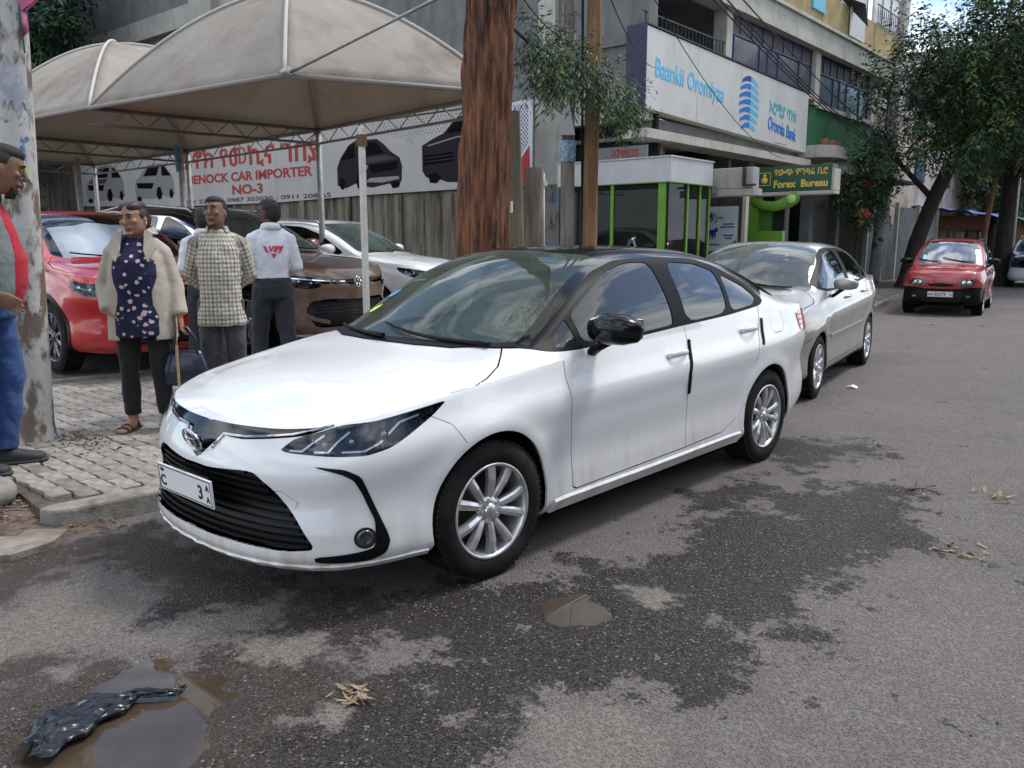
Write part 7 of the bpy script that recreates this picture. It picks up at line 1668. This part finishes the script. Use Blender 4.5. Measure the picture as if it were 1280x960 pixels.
def head(mb, H, hw=1.0):
    """head centred between the ears, facing -y, built at H then turned by the caller"""
    h = len(mb.v); c = Vector((0, 0, 0))
    mb.loft([(Vector((0, -.034, -.118)), .026, .024), (Vector((0, -.028, -.105)), .043, .042), (Vector((0, -.018, -.075)), .060*hw, .066), (Vector((0, -.008, -.035)), .069*hw, .083), (Vector((0, .002, .01)), .074*hw, .094), (Vector((0, .006, .05)), .075*hw, .097), (Vector((0, .008, .085)), .066*hw, .086), (Vector((0, .010, .108)), .045, .060), (Vector((0, .010, .118)), .02, .03)], 22)
    mb.loft([((0, -.086, .030), .008, .008), ((0, -.100, .008), .010, .011), ((0, -.112, -.016), .014, .013), ((0, -.108, -.028), .017, .012), ((0, -.098, -.034), .012, .008)], 10)   # nose
    mb.ell((0, -.082, .043), (.052, .014, .010)); mb.ell((0, -.086, -.058), (.026, .014, .012)); mb.ell((0, -.080, -.098), (.024, .016, .016))
    for s in (1, -1):
        mb.ell((s*.042, -.070, -.012), (.022, .018, .018)); mb.ell((s*.076*hw, .012, -.005), (.008, .018, .030)); 
    return h
def face_parts(T, F, skin_dark, lip, brow, eye_open=True, hw=1.0):
    """separate little parts in head space, F = head matrix"""
    for s in (1, -1):
        q = MB(); q.ell((s*.031, -.0865, .018), (.0135, .008, .0065), 12, 8); q.xform(F); o = q.build('eye', M('eye white', (.34, .30, .27), .3), T)
        q = MB(); q.ell((s*.030, -.0935, .018), (.006, .0025, .006), 10, 6); q.xform(F); q.build('iris', M('iris', (.015, .008, .005), .15), o)
        q = MB(); q.tube([(s*.014, -.094, .038), (s*.032, -.096, .044), (s*.050, -.086, .039)], [.004, .005, .003], 6); q.xform(F); q.build('eyebrow', brow, T)
        q = MB(); q.tube([(s*.017, -.094, .023), (s*.031, -.0965, .027), (s*.046, -.089, .022)], [.003, .0035, .003], 6); q.xform(F); q.build('eyelid', skin_dark, T)
    q = MB(); q.loft([((-.026, -.090, -.060), .002, .002), ((-.010, -.099, -.058), .006, .006), ((.010, -.099, -.058), .006, .006), ((.026, -.090, -.060), .002, .002)], 8, ref=(0, 0, 1)); q.loft([((-.022, -.091, -.067), .002, .002), ((0, -.098, -.070), .007, .006), ((.022, -.091, -.067), .002, .002)], 8, ref=(0, 0, 1)); q.xform(F); q.build('lips', lip, T)
def person(loc, yaw, height, label, skin, J, headrot, build_clothes, hw=1.0, stature=1.0):
    k = height/1.74; T = empty('person', loc, R(yaw), label, 'person', 'people on the pavement'); T.scale = (k, k, k)
    F = Matrix.Translation(J['head']) @ Euler(tuple(R(a) for a in headrot)).to_matrix().to_4x4()
    mb = MB(); h0 = head(mb, None, hw); mb.xform(F, h0)
    hp = Vector(J['head']); nk = Vector(J.get('neck', (0, .012, 1.47)))
    mb.loft([(nk+Vector((0, .01, -.06)), .085, .06), (nk, .060, .056), ((nk+hp)/2+Vector((0, .004, -.02)), .054, .056), (hp+Vector((0, .015, -.06)), .052, .058)], 16)
    fat = J.get('fat', 1.0)
    mb.loft([((0, 0, .86), .13*fat, .09), ((0, 0, 1.0), .135*fat, .09*fat), ((0, 0, 1.2), .135, .09), ((0, .0, 1.36), .155, .09), ((0, .01, 1.44), .11, .06)], 18)
    for s, a in ((1, 'L'), (-1, 'R')):
        S, E_, W = [Vector(v) for v in J['arm'+a]]
        mb.tube([S, (S+E_)/2, E_, E_.lerp(W, .35), W], [.045, .042, .036, .035, .025], 12)
        hd, pn, cl = J['hand'+a]; hand(mb, W, hd, pn, cl, 1 if s > 0 else -1)
        Hp, Kn, An = [Vector(v) for v in J['leg'+a]]
        mb.tube([Hp, (Hp+Kn)/2, Kn, Kn.lerp(An, .3), An, An-Vector((0, 0, .03))], [.075, .068, .05, .05, .034, .034], 12)
        f = Vector(J['foot'+a]).normalized(); hx = An+Vector((0, 0, -An.z)); mb.loft([(hx-f*.055+Vector((0, 0, .04)), .025, .032), (hx+Vector((0, 0, .045)), .034, .044), (hx+f*.07+Vector((0, 0, .034)), .040, .030), (hx+f*.14+Vector((0, 0, .022)), .044, .02), (hx+f*.19+Vector((0, 0, .016)), .030, .012)], 14, ref=(0, 0, 1) if False else (1, 0, 0))
    body = skinned(mb, 'body', skin, T, .0065, 3)
    build_clothes(T, F, J)
    return T, F
def cloth_uv(o, J):
    n = len(o.data.vertices); co = np.zeros(n*3); o.data.vertices.foreach_get('co', co); co = co.reshape(-1, 3); u = np.arctan2(co[:, 0], -co[:, 1])*.165; v = co[:, 2].copy()
    for a, sg in (('L', 1), ('R', -1)):
        P = [np.array(p) for p in J['arm'+a]]; best = np.full(n, 9.); uu = np.zeros(n); vv = np.zeros(n); acc = 0
        for p0, p1 in zip(P[:-1], P[1:]):
            d = p1-p0; L = np.linalg.norm(d); d = d/L; t = np.clip((co-p0) @ d, 0, L); r = co-p0-t[:, None]*d; ds = np.linalg.norm(r, axis=1); e1 = np.cross(d, [0, 1, .01]); e1 /= np.linalg.norm(e1); e2 = np.cross(d, e1)
            k = ds < best; best[k] = ds[k]; uu[k] = (np.arctan2(r @ e2, r @ e1)*.058)[k]; vv[k] = (acc+t)[k]; acc += L
        k = (best < .085) & (co[:, 0]*sg > .135+.06*(1.3-co[:, 2]).clip(0, 1)*0+.0); k |= (best < .07) & (co[:, 1] > .11); u[k] = uu[k]; v[k] = vv[k]
    for nm, A in (('cloth_u', u), ('cloth_v', v)): o.data.attributes.new(nm, 'FLOAT', 'POINT').data.foreach_set('value', A.astype(np.float32))
def yoke(mb, J, r0=.050, r1=.058):
    for a, sg in (('L', 1), ('R', -1)): S = Vector(J['arm'+a][0]); mb.tube([(sg*.035, .012, 1.452), (sg*.095, .012, 1.432), S+Vector((sg*.005, 0, 0))], [r0, r0*1.02, r1], 14)
def arm_cloth(mb, arm, r0, r1, r2, end=.93):
    S, E_, W = [Vector(v) for v in arm]; mb.tube([S+(S-E_)*.02, S.lerp(E_, .5), E_, E_.lerp(W, .45), E_.lerp(W, end)], [r0, (r0+r1)/2, r1, (r1+r2)/2, r2], 16); mb.ell(S, (r0*.98, r0*.98, r0*.93), 14, 9)
def leg_cloth(mb, leg, r0, r1, r2, end=.97):
    H_, K_, A_ = [Vector(v) for v in leg]; mb.tube([H_+Vector((0, 0, .04)), H_.lerp(K_, .5), K_, K_.lerp(A_, .5), K_.lerp(A_, end)], [r0, (r0+r1)/2+.004, r1, (r1+r2)/2, r2], 18)
def shoe(T, name, ank, f, mat, sole, k=1.0):
    f = Vector(f).normalized(); hx = Vector((ank[0], ank[1], 0)); sd = tuple(Vector((0, 0, 1)).cross(f))
    q = MB(); q.loft([(hx-f*.085+Vector((0, 0, .045)), .022, .028), (hx-f*.07+Vector((0, 0, .055)), .036, .048), (hx+Vector((0, 0, .06)), .043, .056), (hx+f*.07+Vector((0, 0, .046)), .047, .040), (hx+f*.14+Vector((0, 0, .036)), .050, .030), (hx+f*.195+Vector((0, 0, .030)), .040, .024), (hx+f*.215+Vector((0, 0, .026)), .02, .014)], 18, ref=sd, pw=2.4)
    o = q.build(name, mat, T); q = MB(); q.loft([(hx-f*.088+Vector((0, 0, .012)), .030, .012), (hx+Vector((0, 0, .012)), .044, .013), (hx+f*.12+Vector((0, 0, .012)), .052, .013), (hx+f*.20+Vector((0, 0, .013)), .042, .012), (hx+f*.225+Vector((0, 0, .014)), .02, .008)], 18, ref=sd, pw=3); q.build('sole', sole, o); return o
def hair_cap(T, F, mat, pts, vox=.006, rough=0):
    q = MB()
    for c, r in pts: q.ell(c, r, 18, 12)
    q.xform(F); return skinned(q, 'hair', mat, T, vox, 2, rough)
def trousers(T, J, mat, r=(.098, .072, .066), waist=.165, dep=.118, name='trousers', end=.97):
    q = MB(); q.loft([((0, .0, .84), waist*1.02, dep*1.03), ((0, 0, .93), waist*1.06, dep*1.1), ((0, 0, 1.03), waist*.96, dep)], 22, pw=2.3)
    for a in 'LR': leg_cloth(q, J['leg'+a], *r, end)
    return skinned(q, name, mat, T, .010, 5, .022)
def shirt(T, J, mat, w=1.0, z0=.84, belly=0, flare=1.0, sl=(.068, .060, .047), name='shirt', end=.93, wr=.024):
    q = MB(); q.loft([((0, -.0-belly*.3, z0), .160*w*flare, .122*w+belly*.5), ((0, -belly*.5, .95), .157*w, .118*w+belly*.7), ((0, -.005-belly*.6, 1.08), .152*w, .114*w+belly), ((0, -.002-belly*.3, 1.22), .160*w, .124*w+belly*.5), ((0, .0, 1.33), .170*w, .120), ((0, .01, 1.405), .150, .096), ((0, .014, 1.47), .088, .078), ((0, .016, 1.495), .068, .066)], 26, pw=2.35)
    for a in 'LR': arm_cloth(q, J['arm'+a], *sl, end)
    yoke(q, J, .048, sl[0]*.92); o = skinned(q, name, mat, T, .010, 7, wr); cloth_uv(o, J); return o
def collar(T, mat, z=1.475, r=.075, op=60):
    q = MB(); vs = []; n = 22
    for i in range(n+1):
        a = R(-90+op/2+(360-op)*i/n); c, s_ = math.cos(a), math.sin(a); lift = .022*(.5+.5*s_)
        vs += [(c*r*.86, .012+s_*r*.84, z+.030+lift), (c*r*1.02, .012+s_*r*1.0, z+.022+lift), (c*r*1.22, .010+s_*r*1.2, z-.016-.022*max(0, -s_)+lift*.5)]
    q.add(vs, [(i*3+j, (i+1)*3+j, (i+1)*3+j+1, i*3+j+1) for i in range(n) for j in range(2)], 0, True); o = q.build('collar', mat, T); bakemods(o, [('SOLIDIFY', {'thickness': .005})]); cloth_uv(o, BASE); return o
sk_w = skinm('skin warm brown', (.37, .20, .13)); sk_d = skinm('skin dark brown', (.13, .060, .036)); sk_m = skinm('skin deep brown', (.085, .042, .028)); sk_l = skinm('skin brown', (.22, .115, .072))
lid = M('dark lid', (.05, .025, .018), .6); lip_w = M('woman lips', (.26, .08, .07), .4); lip_m = M('lips', (.10, .042, .038), .45); m_hair = M('black hair', (.012, .010, .010), .7, bump=.8, bscale=90, bdist=.006); m_brow = M('brow', (.012, .009, .008), .8)
m_jeans = cloth('blue jeans', (.012, .045, .16), col2=(.03, .08, .22), scale=9); m_char = cloth('charcoal jeans', (.035, .036, .040), col2=(.06, .06, .065), scale=9); m_blk = cloth('black trousers', (.008, .008, .010)); m_shoe = M('dark grey shoe', (.035, .036, .042), .7, bump=.3, bscale=40); m_sole = M('shoe sole', (.05, .05, .05), .8)
BASE = dict(head=(0, -.01, 1.615), neck=(0, .012, 1.48), legL=((.09, 0, .90), (.10, -.01, .49), (.11, .02, .09)), legR=((-.09, 0, .90), (-.10, -.01, .49), (-.11, .02, .09)), footL=(.25, -1, 0), footR=(-.25, -1, 0),
  armL=((.165, .01, 1.385), (.215, .03, 1.12), (.225, -.03, .87)), armR=((-.165, .01, 1.385), (-.215, .03, 1.12), (-.225, -.03, .87)), handL=((0, -.05, -1), (-1, 0, 0), .3), handR=((0, -.05, -1), (1, 0, 0), .3))
# --- woman in a beige jacket
def woman_clothes(T, F, J):
    fl = pattern('navy floral fabric', 'floral')
    q = MB(); q.loft([((0, -.01, .74), .200, .170), ((0, -.012, .90), .198, .168), ((0, -.015, 1.05), .180, .158), ((0, -.026, 1.2), .170, .162), ((0, -.022, 1.29), .162, .152), ((0, 0, 1.385), .140, .100), ((0, .012, 1.46), .085, .07), ((0, .013, 1.475), .068, .062)], 26, pw=2.2)
    arm_cloth(q, J['armL'], .052, .045, .04, .6); arm_cloth(q, J['armR'], .052, .045, .04, .6); skinned(q, 'blouse', fl, T, .009, 5, .012); collar(T, fl, 1.455, .080, 80)
    bj = M('beige padded jacket', (.44, .38, .31), .75, bump=.25, bscale=9, bstretch=(1, 1, 2.2), bdist=.02)
    q = MB(); q.loft([((0, .012, .70), .222, .182), ((0, .01, .90), .216, .180), ((0, .005, 1.08), .206, .174), ((0, 0, 1.22), .190, .165), ((0, .0, 1.33), .175, .150), ((0, .01, 1.41), .148, .108), ((0, .015, 1.48), .100, .088), ((0, .02, 1.52), .092, .08)], 28, pw=2.3)
    arm_cloth(q, J['armL'], .066, .064, .054, .97); arm_cloth(q, J['armR'], .066, .064, .054, .97)
    yoke(q, J, .056, .062); o = skinned(q, 'jacket', bj, T, .010, 8, .010)
    bm = bmesh.new(); bm.from_mesh(o.data); dl = []
    for f in bm.faces:
        c = f.calc_center_median()
        if abs(c.x) < .108+.03*max(0, (1.5-c.z))*.5+.008*math.sin(c.z*17) and c.y < -.02 and c.z < 1.56: dl.append(f)
        elif c.z < .715 or (c.z > 1.50): dl.append(f)
    bmesh.ops.delete(bm, geom=dl, context='FACES'); bm.to_mesh(o.data); bm.free(); bakemods(o, [('SOLIDIFY', {'thickness': .012, 'offset': -1})]); set_smooth(o)
    q = MB()
    for s in (1, -1):
        q.add([(s*.07, -.05, 1.53), (s*.12, -.09, 1.50), (s*.155, -.13, 1.40), (s*.10, -.165, 1.30), (s*.075, -.14, 1.38)], [(0, 1, 2, 3, 4)])
        q.add([(s*.07, -.05, 1.53), (s*.105, .03, 1.555), (s*.13, .03, 1.50), (s*.12, -.09, 1.50)], [(0, 1, 2, 3)])
    o2 = q.build('collar', bj, T); bakemods(o2, [('SOLIDIFY', {'thickness': .012})])
    trousers(T, J, m_blk, (.088, .064, .054), .170, .13, end=.92)
    q = MB()
    for c, r in (((0, .020, .030), (.084, .096, .100)), ((.030, .008, .090), (.046, .092, .048)), ((-.030, .008, .090), (.046, .092, .048)), ((0, .06, -.01), (.070, .068, .085)), ((0, .118, .005), (.045, .04, .045))): q.ell(c, r, 18, 12)
    q.xform(F); skinned(q, 'hair', M('dark brown hair', (.025, .012, .010), .5, bump=.5, bscale=80, bdist=.005), T, .006, 2)
    face_parts(T, F, lid, lip_w, M('soft brow', (.06, .03, .02), .9))
    q = MB(); q.ell((.078, .010, -.036), (.005, .004, .008)); q.xform(F); q.build('earring', m_chrome, T)
    q = MB(); q.tube([(.062*math.cos(a), -.008+.060*math.sin(a)-.02, 1.462-.045*max(0, -math.sin(a))) for a in np.linspace(math.pi, 2*math.pi, 12)], .0025, 5); q.build('necklace', M('silver chain', (.6, .5, .35), .3, 1), T)
    for a in 'LR':
        an = J['leg'+a][2]; f = Vector(J['foot'+a]).normalized(); hx = Vector((an[0], an[1], 0)); sd = Vector((0, 0, 1)).cross(f); so_ = M('sandal sole', (.13, .06, .035), .7)
        q = MB(); q.loft([(hx-f*.07+Vector((0, 0, .010)), .030, .010), (hx+f*.05+Vector((0, 0, .010)), .042, .010), (hx+f*.16+Vector((0, 0, .010)), .046, .010), (hx+f*.205+Vector((0, 0, .010)), .025, .008)], 16, ref=tuple(sd), pw=3); o = q.build('sandal', so_, T)
        q = MB()
        for t, h in ((.15, .048), (.10, .060), (-.0, .085)): q.tube([hx+f*t+sd*.046+Vector((0, 0, .012)), hx+f*t+sd*.03+Vector((0, 0, h*.8)), hx+f*t+Vector((0, 0, h)), hx+f*t-sd*.03+Vector((0, 0, h*.8)), hx+f*t-sd*.046+Vector((0, 0, .012))], .008, 6)
        q.build('strap', M('dark strap', (.03, .02, .018), .5), o)
JW = dict(BASE); JW.update(armR=((-.150, .01, 1.37), (-.235, .06, 1.12), (-.19, -.08, .93)), handR=((.6, -.4, -.6), (1, .3, 0), .6), armL=((.150, .01, 1.37), (.215, .02, 1.12), (.255, -.05, .89)), handL=((.1, -.05, -1), (-1, 0, 0), .9), fat=1.2, head=(0, -.015, 1.61))
kx_ = 1.64/1.74
WT, WF = person((-2.72, 1.045, ZP), 52, 1.64, 'woman in a beige jacket and navy floral blouse holding a dark handbag', sk_w, JW, (4, -6, -22), woman_clothes, 1.0); WT.scale = (kx_*1.13, kx_*1.08, kx_)
# handbag hanging from her left hand
hb = empty('handbag', (0, 0, 0), R(60), 'dark navy leather handbag with tan strap hanging from the hand of the woman', 'handbag')
wm = Matrix.Translation((-2.72, 1.045, ZP)) @ Matrix.Rotation(R(52), 4, 'Z') @ Matrix.Scale(kx_, 4); hp_ = wm @ Vector((.31, -.055, .80)); hb.location = (hp_.x, hp_.y, hp_.z-.42)
m_bag = M('navy leather', (.012, .016, .035), .3, bump=.4, bscale=18, coat=.3)
q = MB(); q.loft([((0, 0, .0), .135, .055), ((0, 0, .02), .155, .068), ((0, 0, .13), .150, .060), ((0, 0, .22), .120, .035), ((0, 0, .25), .105, .02)], 24, pw=3.2); q.build('bag_body', m_bag, hb)
for y in (-.025, .025): q = MB(); q.tube([(-.085, y, .22), (-.07, y, .34), (-.02, y*.5, .42), (.02, y*.5, .42), (.07, y, .34), (.085, y, .22)], .009, 8); q.build('handle', m_bag, hb)
q = MB(); q.box(-.062, -.042, -.075, -.066, .0, .30, bev=.003); q.build('strap', M('tan strap', (.42, .28, .15), .6), hb); q = MB(); q.tube([(-.052, -.07, .3), (-.04, -.03, .42)], .006, 6); q.build('strap_cord', MATS['tan strap'], hb)
# --- man in a plaid shirt, hands behind his back
def plaid_clothes(T, F, J):
    pm = pattern('plaid cotton', 'plaid'); shirt(T, J, pm, 1.03, .735, .015, 1.17, (.064, .060, .050)); collar(T, pm, 1.475, .078, 95); trousers(T, J, m_char, (.090, .076, .068), .142, .105)
    q = MB(); q.box(-.012, .012, -.150, -.140, .80, 1.40); 
    for z in np.arange(.86, 1.42, .095): q = MB(); q.lathe([(0, .0), (0, .006), (.003, .006), (.003, 0)], 8, axis='y', c=(0, -.142-(.012 if z < 1.25 else .0), z)); q.build('button', m_white, T)
    hair_cap(T, F, m_hair, [((0, .020, .048), (.080, .094, .082)), ((0, .0, .090), (.070, .093, .046)), ((0, .05, .01), (.070, .068, .08))]); face_parts(T, F, lid, lip_m, m_brow)
    q = MB(); q.loft([((0, -.066, -.095), .052, .022), ((0, -.060, -.118), .034, .020)], 14); q.xform(F); q.build('beard_stubble', M('stubble', (.045, .025, .018), .9), T)
    for a in 'LR': shoe(T, 'shoe', J['leg'+a][2], J['foot'+a], m_shoe, m_sole)
JP = dict(BASE); JP.update(armL=((.165, .01, 1.385), (.235, .11, 1.13), (.06, .18, 1.0)), armR=((-.165, .01, 1.385), (-.235, .11, 1.13), (-.06, .19, .98)), handL=((-1, .1, -.2), (0, 1, 0), .5), handR=((1, .1, -.2), (0, 1, 0), .5), head=(0, -.02, 1.615))
person((-2.78, 1.70, ZP), 58, 1.70, 'man in a checked cream and black shirt with his hands behind his back', sk_l, JP, (-10, -4, -26), plaid_clothes)
# --- men in white shirts with a red winged print on the back
def logo_back(T, sh, z=1.29, scale=.85):
    me = text_mesh('VIP', .085, .0, .004, shear=.2); bm = bmesh.new(); bm.from_mesh(me)
    for P in ([(-.115, .045), (-.075, .03), (-.06, -.02), (-.085, .0)], [(-.10, .012), (-.065, .0), (-.05, -.045), (-.075, -.03)], [(.115, .045), (.075, .03), (.06, -.02), (.085, .0)], [(.10, .012), (.065, .0), (.05, -.045), (.075, -.03)], [(-.03, -.045), (.03, -.045), (0, -.095)]):
        bm.faces.new([bm.verts.new((x, y, 0)) for x, y in P])
    bmesh.ops.triangulate(bm, faces=bm.faces); bmesh.ops.subdivide_edges(bm, edges=bm.edges, cuts=2)
    dg = bpy.context.evaluated_depsgraph_get(); bvh = BVHTree.FromPolygons([v.co for v in sh.data.vertices], [tuple(p.vertices) for p in sh.data.polygons])
    for v in bm.verts:
        p = Vector((v.co.x*-scale, .6, z+v.co.y*scale)); h = bvh.ray_cast(p, Vector((0, -1, 0)))
        v.co = (h[0]+h[1]*.003) if h[0] is not None else Vector((p.x, .13, p.z))
    m2 = bpy.data.meshes.new('back_print'); bm.to_mesh(m2); bm.free(); link('back_print', m2, M('red print', (.62, .03, .08), .6), sh)
def white_clothes(belt=True):
    def f(T, F, J):
        ws_ = cloth('white cotton shirt', (.70, .72, .76)); s_ = shirt(T, J, ws_, 1.0, .98, 0, 1.0, (.062, .056, .048)); collar(T, ws_, 1.48, .078, 50); trousers(T, J, cloth('dark slate trousers', (.022, .025, .032)), (.105, .078, .070), .168, .125)
        q = MB(); q.loft([((0, 0, .985), .170, .126), ((0, 0, 1.02), .166, .122)], 26, pw=2.3); q.build('belt', m_black, T); logo_back(T, s_)
        hair_cap(T, F, m_hair, [((0, .018, .042), (.079, .096, .084)), ((0, .0, .090), (.070, .093, .046)), ((0, .05, .0), (.071, .068, .088))]); face_parts(T, F, lid, lip_m, m_brow)
        for a in 'LR': shoe(T, 'shoe', J['leg'+a][2], J['foot'+a], m_shoe, m_sole)
    return f
JB = dict(BASE); JB.update(armL=((.165, .01, 1.385), (.225, .03, 1.13), (.20, -.20, 1.05)), armR=((-.165, .01, 1.385), (-.235, .02, 1.13), (-.16, -.22, 1.06)), handL=((-.3, -1, 0), (-1, 0, -.3), .6), handR=((.3, -1, 0), (1, 0, -.3), .6), legL=((.09, 0, .90), (.13, -.06, .49), (.16, .0, .09)), legR=((-.09, 0, .90), (-.11, .04, .49), (-.12, .12, .09)))
t, F_ = person((-3.52, 2.63, .14), 248, 1.72, 'white shirted man seen from behind beside the bronze suv', sk_m, JB, (4, 0, 38), white_clothes())
for s in (1, -1):
    q = MB(); q.tube([(s*.034+.022*math.cos(a), -.098+.004*abs(math.cos(a)), .018+.016*math.sin(a)) for a in np.linspace(0, 2*math.pi, 14)], .002, 5, cap=False); q.tube([(s*.056, -.094, .022), (s*.078, .01, .012)], .002, 5); q.xform(F_); q.build('spectacles', m_black, t)
person((-4.62, 2.56, .15), 238, 1.66, 'white shirted man mostly hidden behind the man in the checked shirt', sk_m, JB, (2, 0, 8), white_clothes())
# --- big man in a grey and red jacket at the left edge
def left_clothes(T, F, J):
    gj = cloth('grey green jacket', (.17, .20, .19), col2=(.14, .165, .155), scale=6)
    q = MB(); q.loft([((0, -.02, .93), .190, .150), ((0, -.035, 1.02), .180, .155), ((0, -.040, 1.13), .180, .162), ((0, -.025, 1.25), .180, .150), ((0, -.0, 1.36), .195, .140), ((0, .01, 1.43), .170, .105), ((0, .014, 1.48), .092, .082), ((0, .016, 1.52), .082, .075)], 28, pw=2.3)
    for a in 'LR': arm_cloth(q, J['arm'+a], .076, .066, .056, .80)
    yoke(q, J, .06, .075); skinned(q, 'jacket', gj, T, .010, 6, .016)
    rd = cloth('red jersey front', (.42, .012, .03)); q = MB(); q.loft([((0, -.080, .92), .105, .100), ((0, -.105, 1.02), .110, .115), ((0, -.110, 1.13), .110, .118), ((0, -.080, 1.25), .105, .110), ((0, -.05, 1.36), .11, .105), ((0, -.01, 1.46), .075, .075)], 24, pw=2.2); skinned(q, 'red_front', rd, T, .010, 5, .012)
    q = MB(); 
    for a in 'LR':
        S, E_, W = [Vector(v) for v in J['arm'+a]]; q = MB(); q.tube([E_.lerp(W, .72), E_.lerp(W, .92)], [.062, .056], 16); q.build('cuff', M('black knit cuff', (.01, .01, .012), .9), T)
        q = MB(); q.tube([E_.lerp(W, .70), E_.lerp(W, .74)], [.066, .065], 16); q.build('cuff_stripe', M('pale stripe', (.45, .5, .55), .8), T)
    trousers(T, J, m_jeans, (.110, .088, .080), .180, .140); face_parts(T, F, lid, lip_m, m_brow)
    hair_cap(T, F, m_hair, [((0, .018, .045), (.080, .096, .084)), ((0, .0, .090), (.070, .093, .046)), ((0, .05, .0), (.071, .068, .088))])
    q = MB(); q.loft([((0, -.070, -.085), .056, .020), ((0, -.062, -.120), .036, .022), ((0, -.03, -.125), .03, .02)], 14); q.xform(F); q.build('beard', m_hair, T)
    for a in 'LR': shoe(T, 'shoe', J['leg'+a][2], J['foot'+a], m_shoe, m_sole)
JL = dict(BASE); JL.update(armL=((.18, .01, 1.385), (.22, .10, 1.12), (.20, .05, .87)), armR=((-.18, .01, 1.385), (-.25, .08, 1.13), (-.22, -.10, .97)), handL=((0, -.1, -1), (-1, 0, 0), .5), handR=((.2, -.8, -.5), (1, 0, 0), .5),
  legL=((.09, 0, .90), (.11, -.05, .49), (.12, .02, .09)), legR=((-.09, 0, .90), (-.10, .10, .49), (-.11, .14, .09)), footL=(.15, -1, 0), footR=(-.1, -1, 0), fat=1.25, head=(0, -.15, 1.60), neck=(0, -.035, 1.475))
person((-2.285, -.07, ZP), 150, 1.93, 'big man in a grey jacket and blue jeans at the left edge', sk_l, JL, (14, 0, 12), left_clothes)
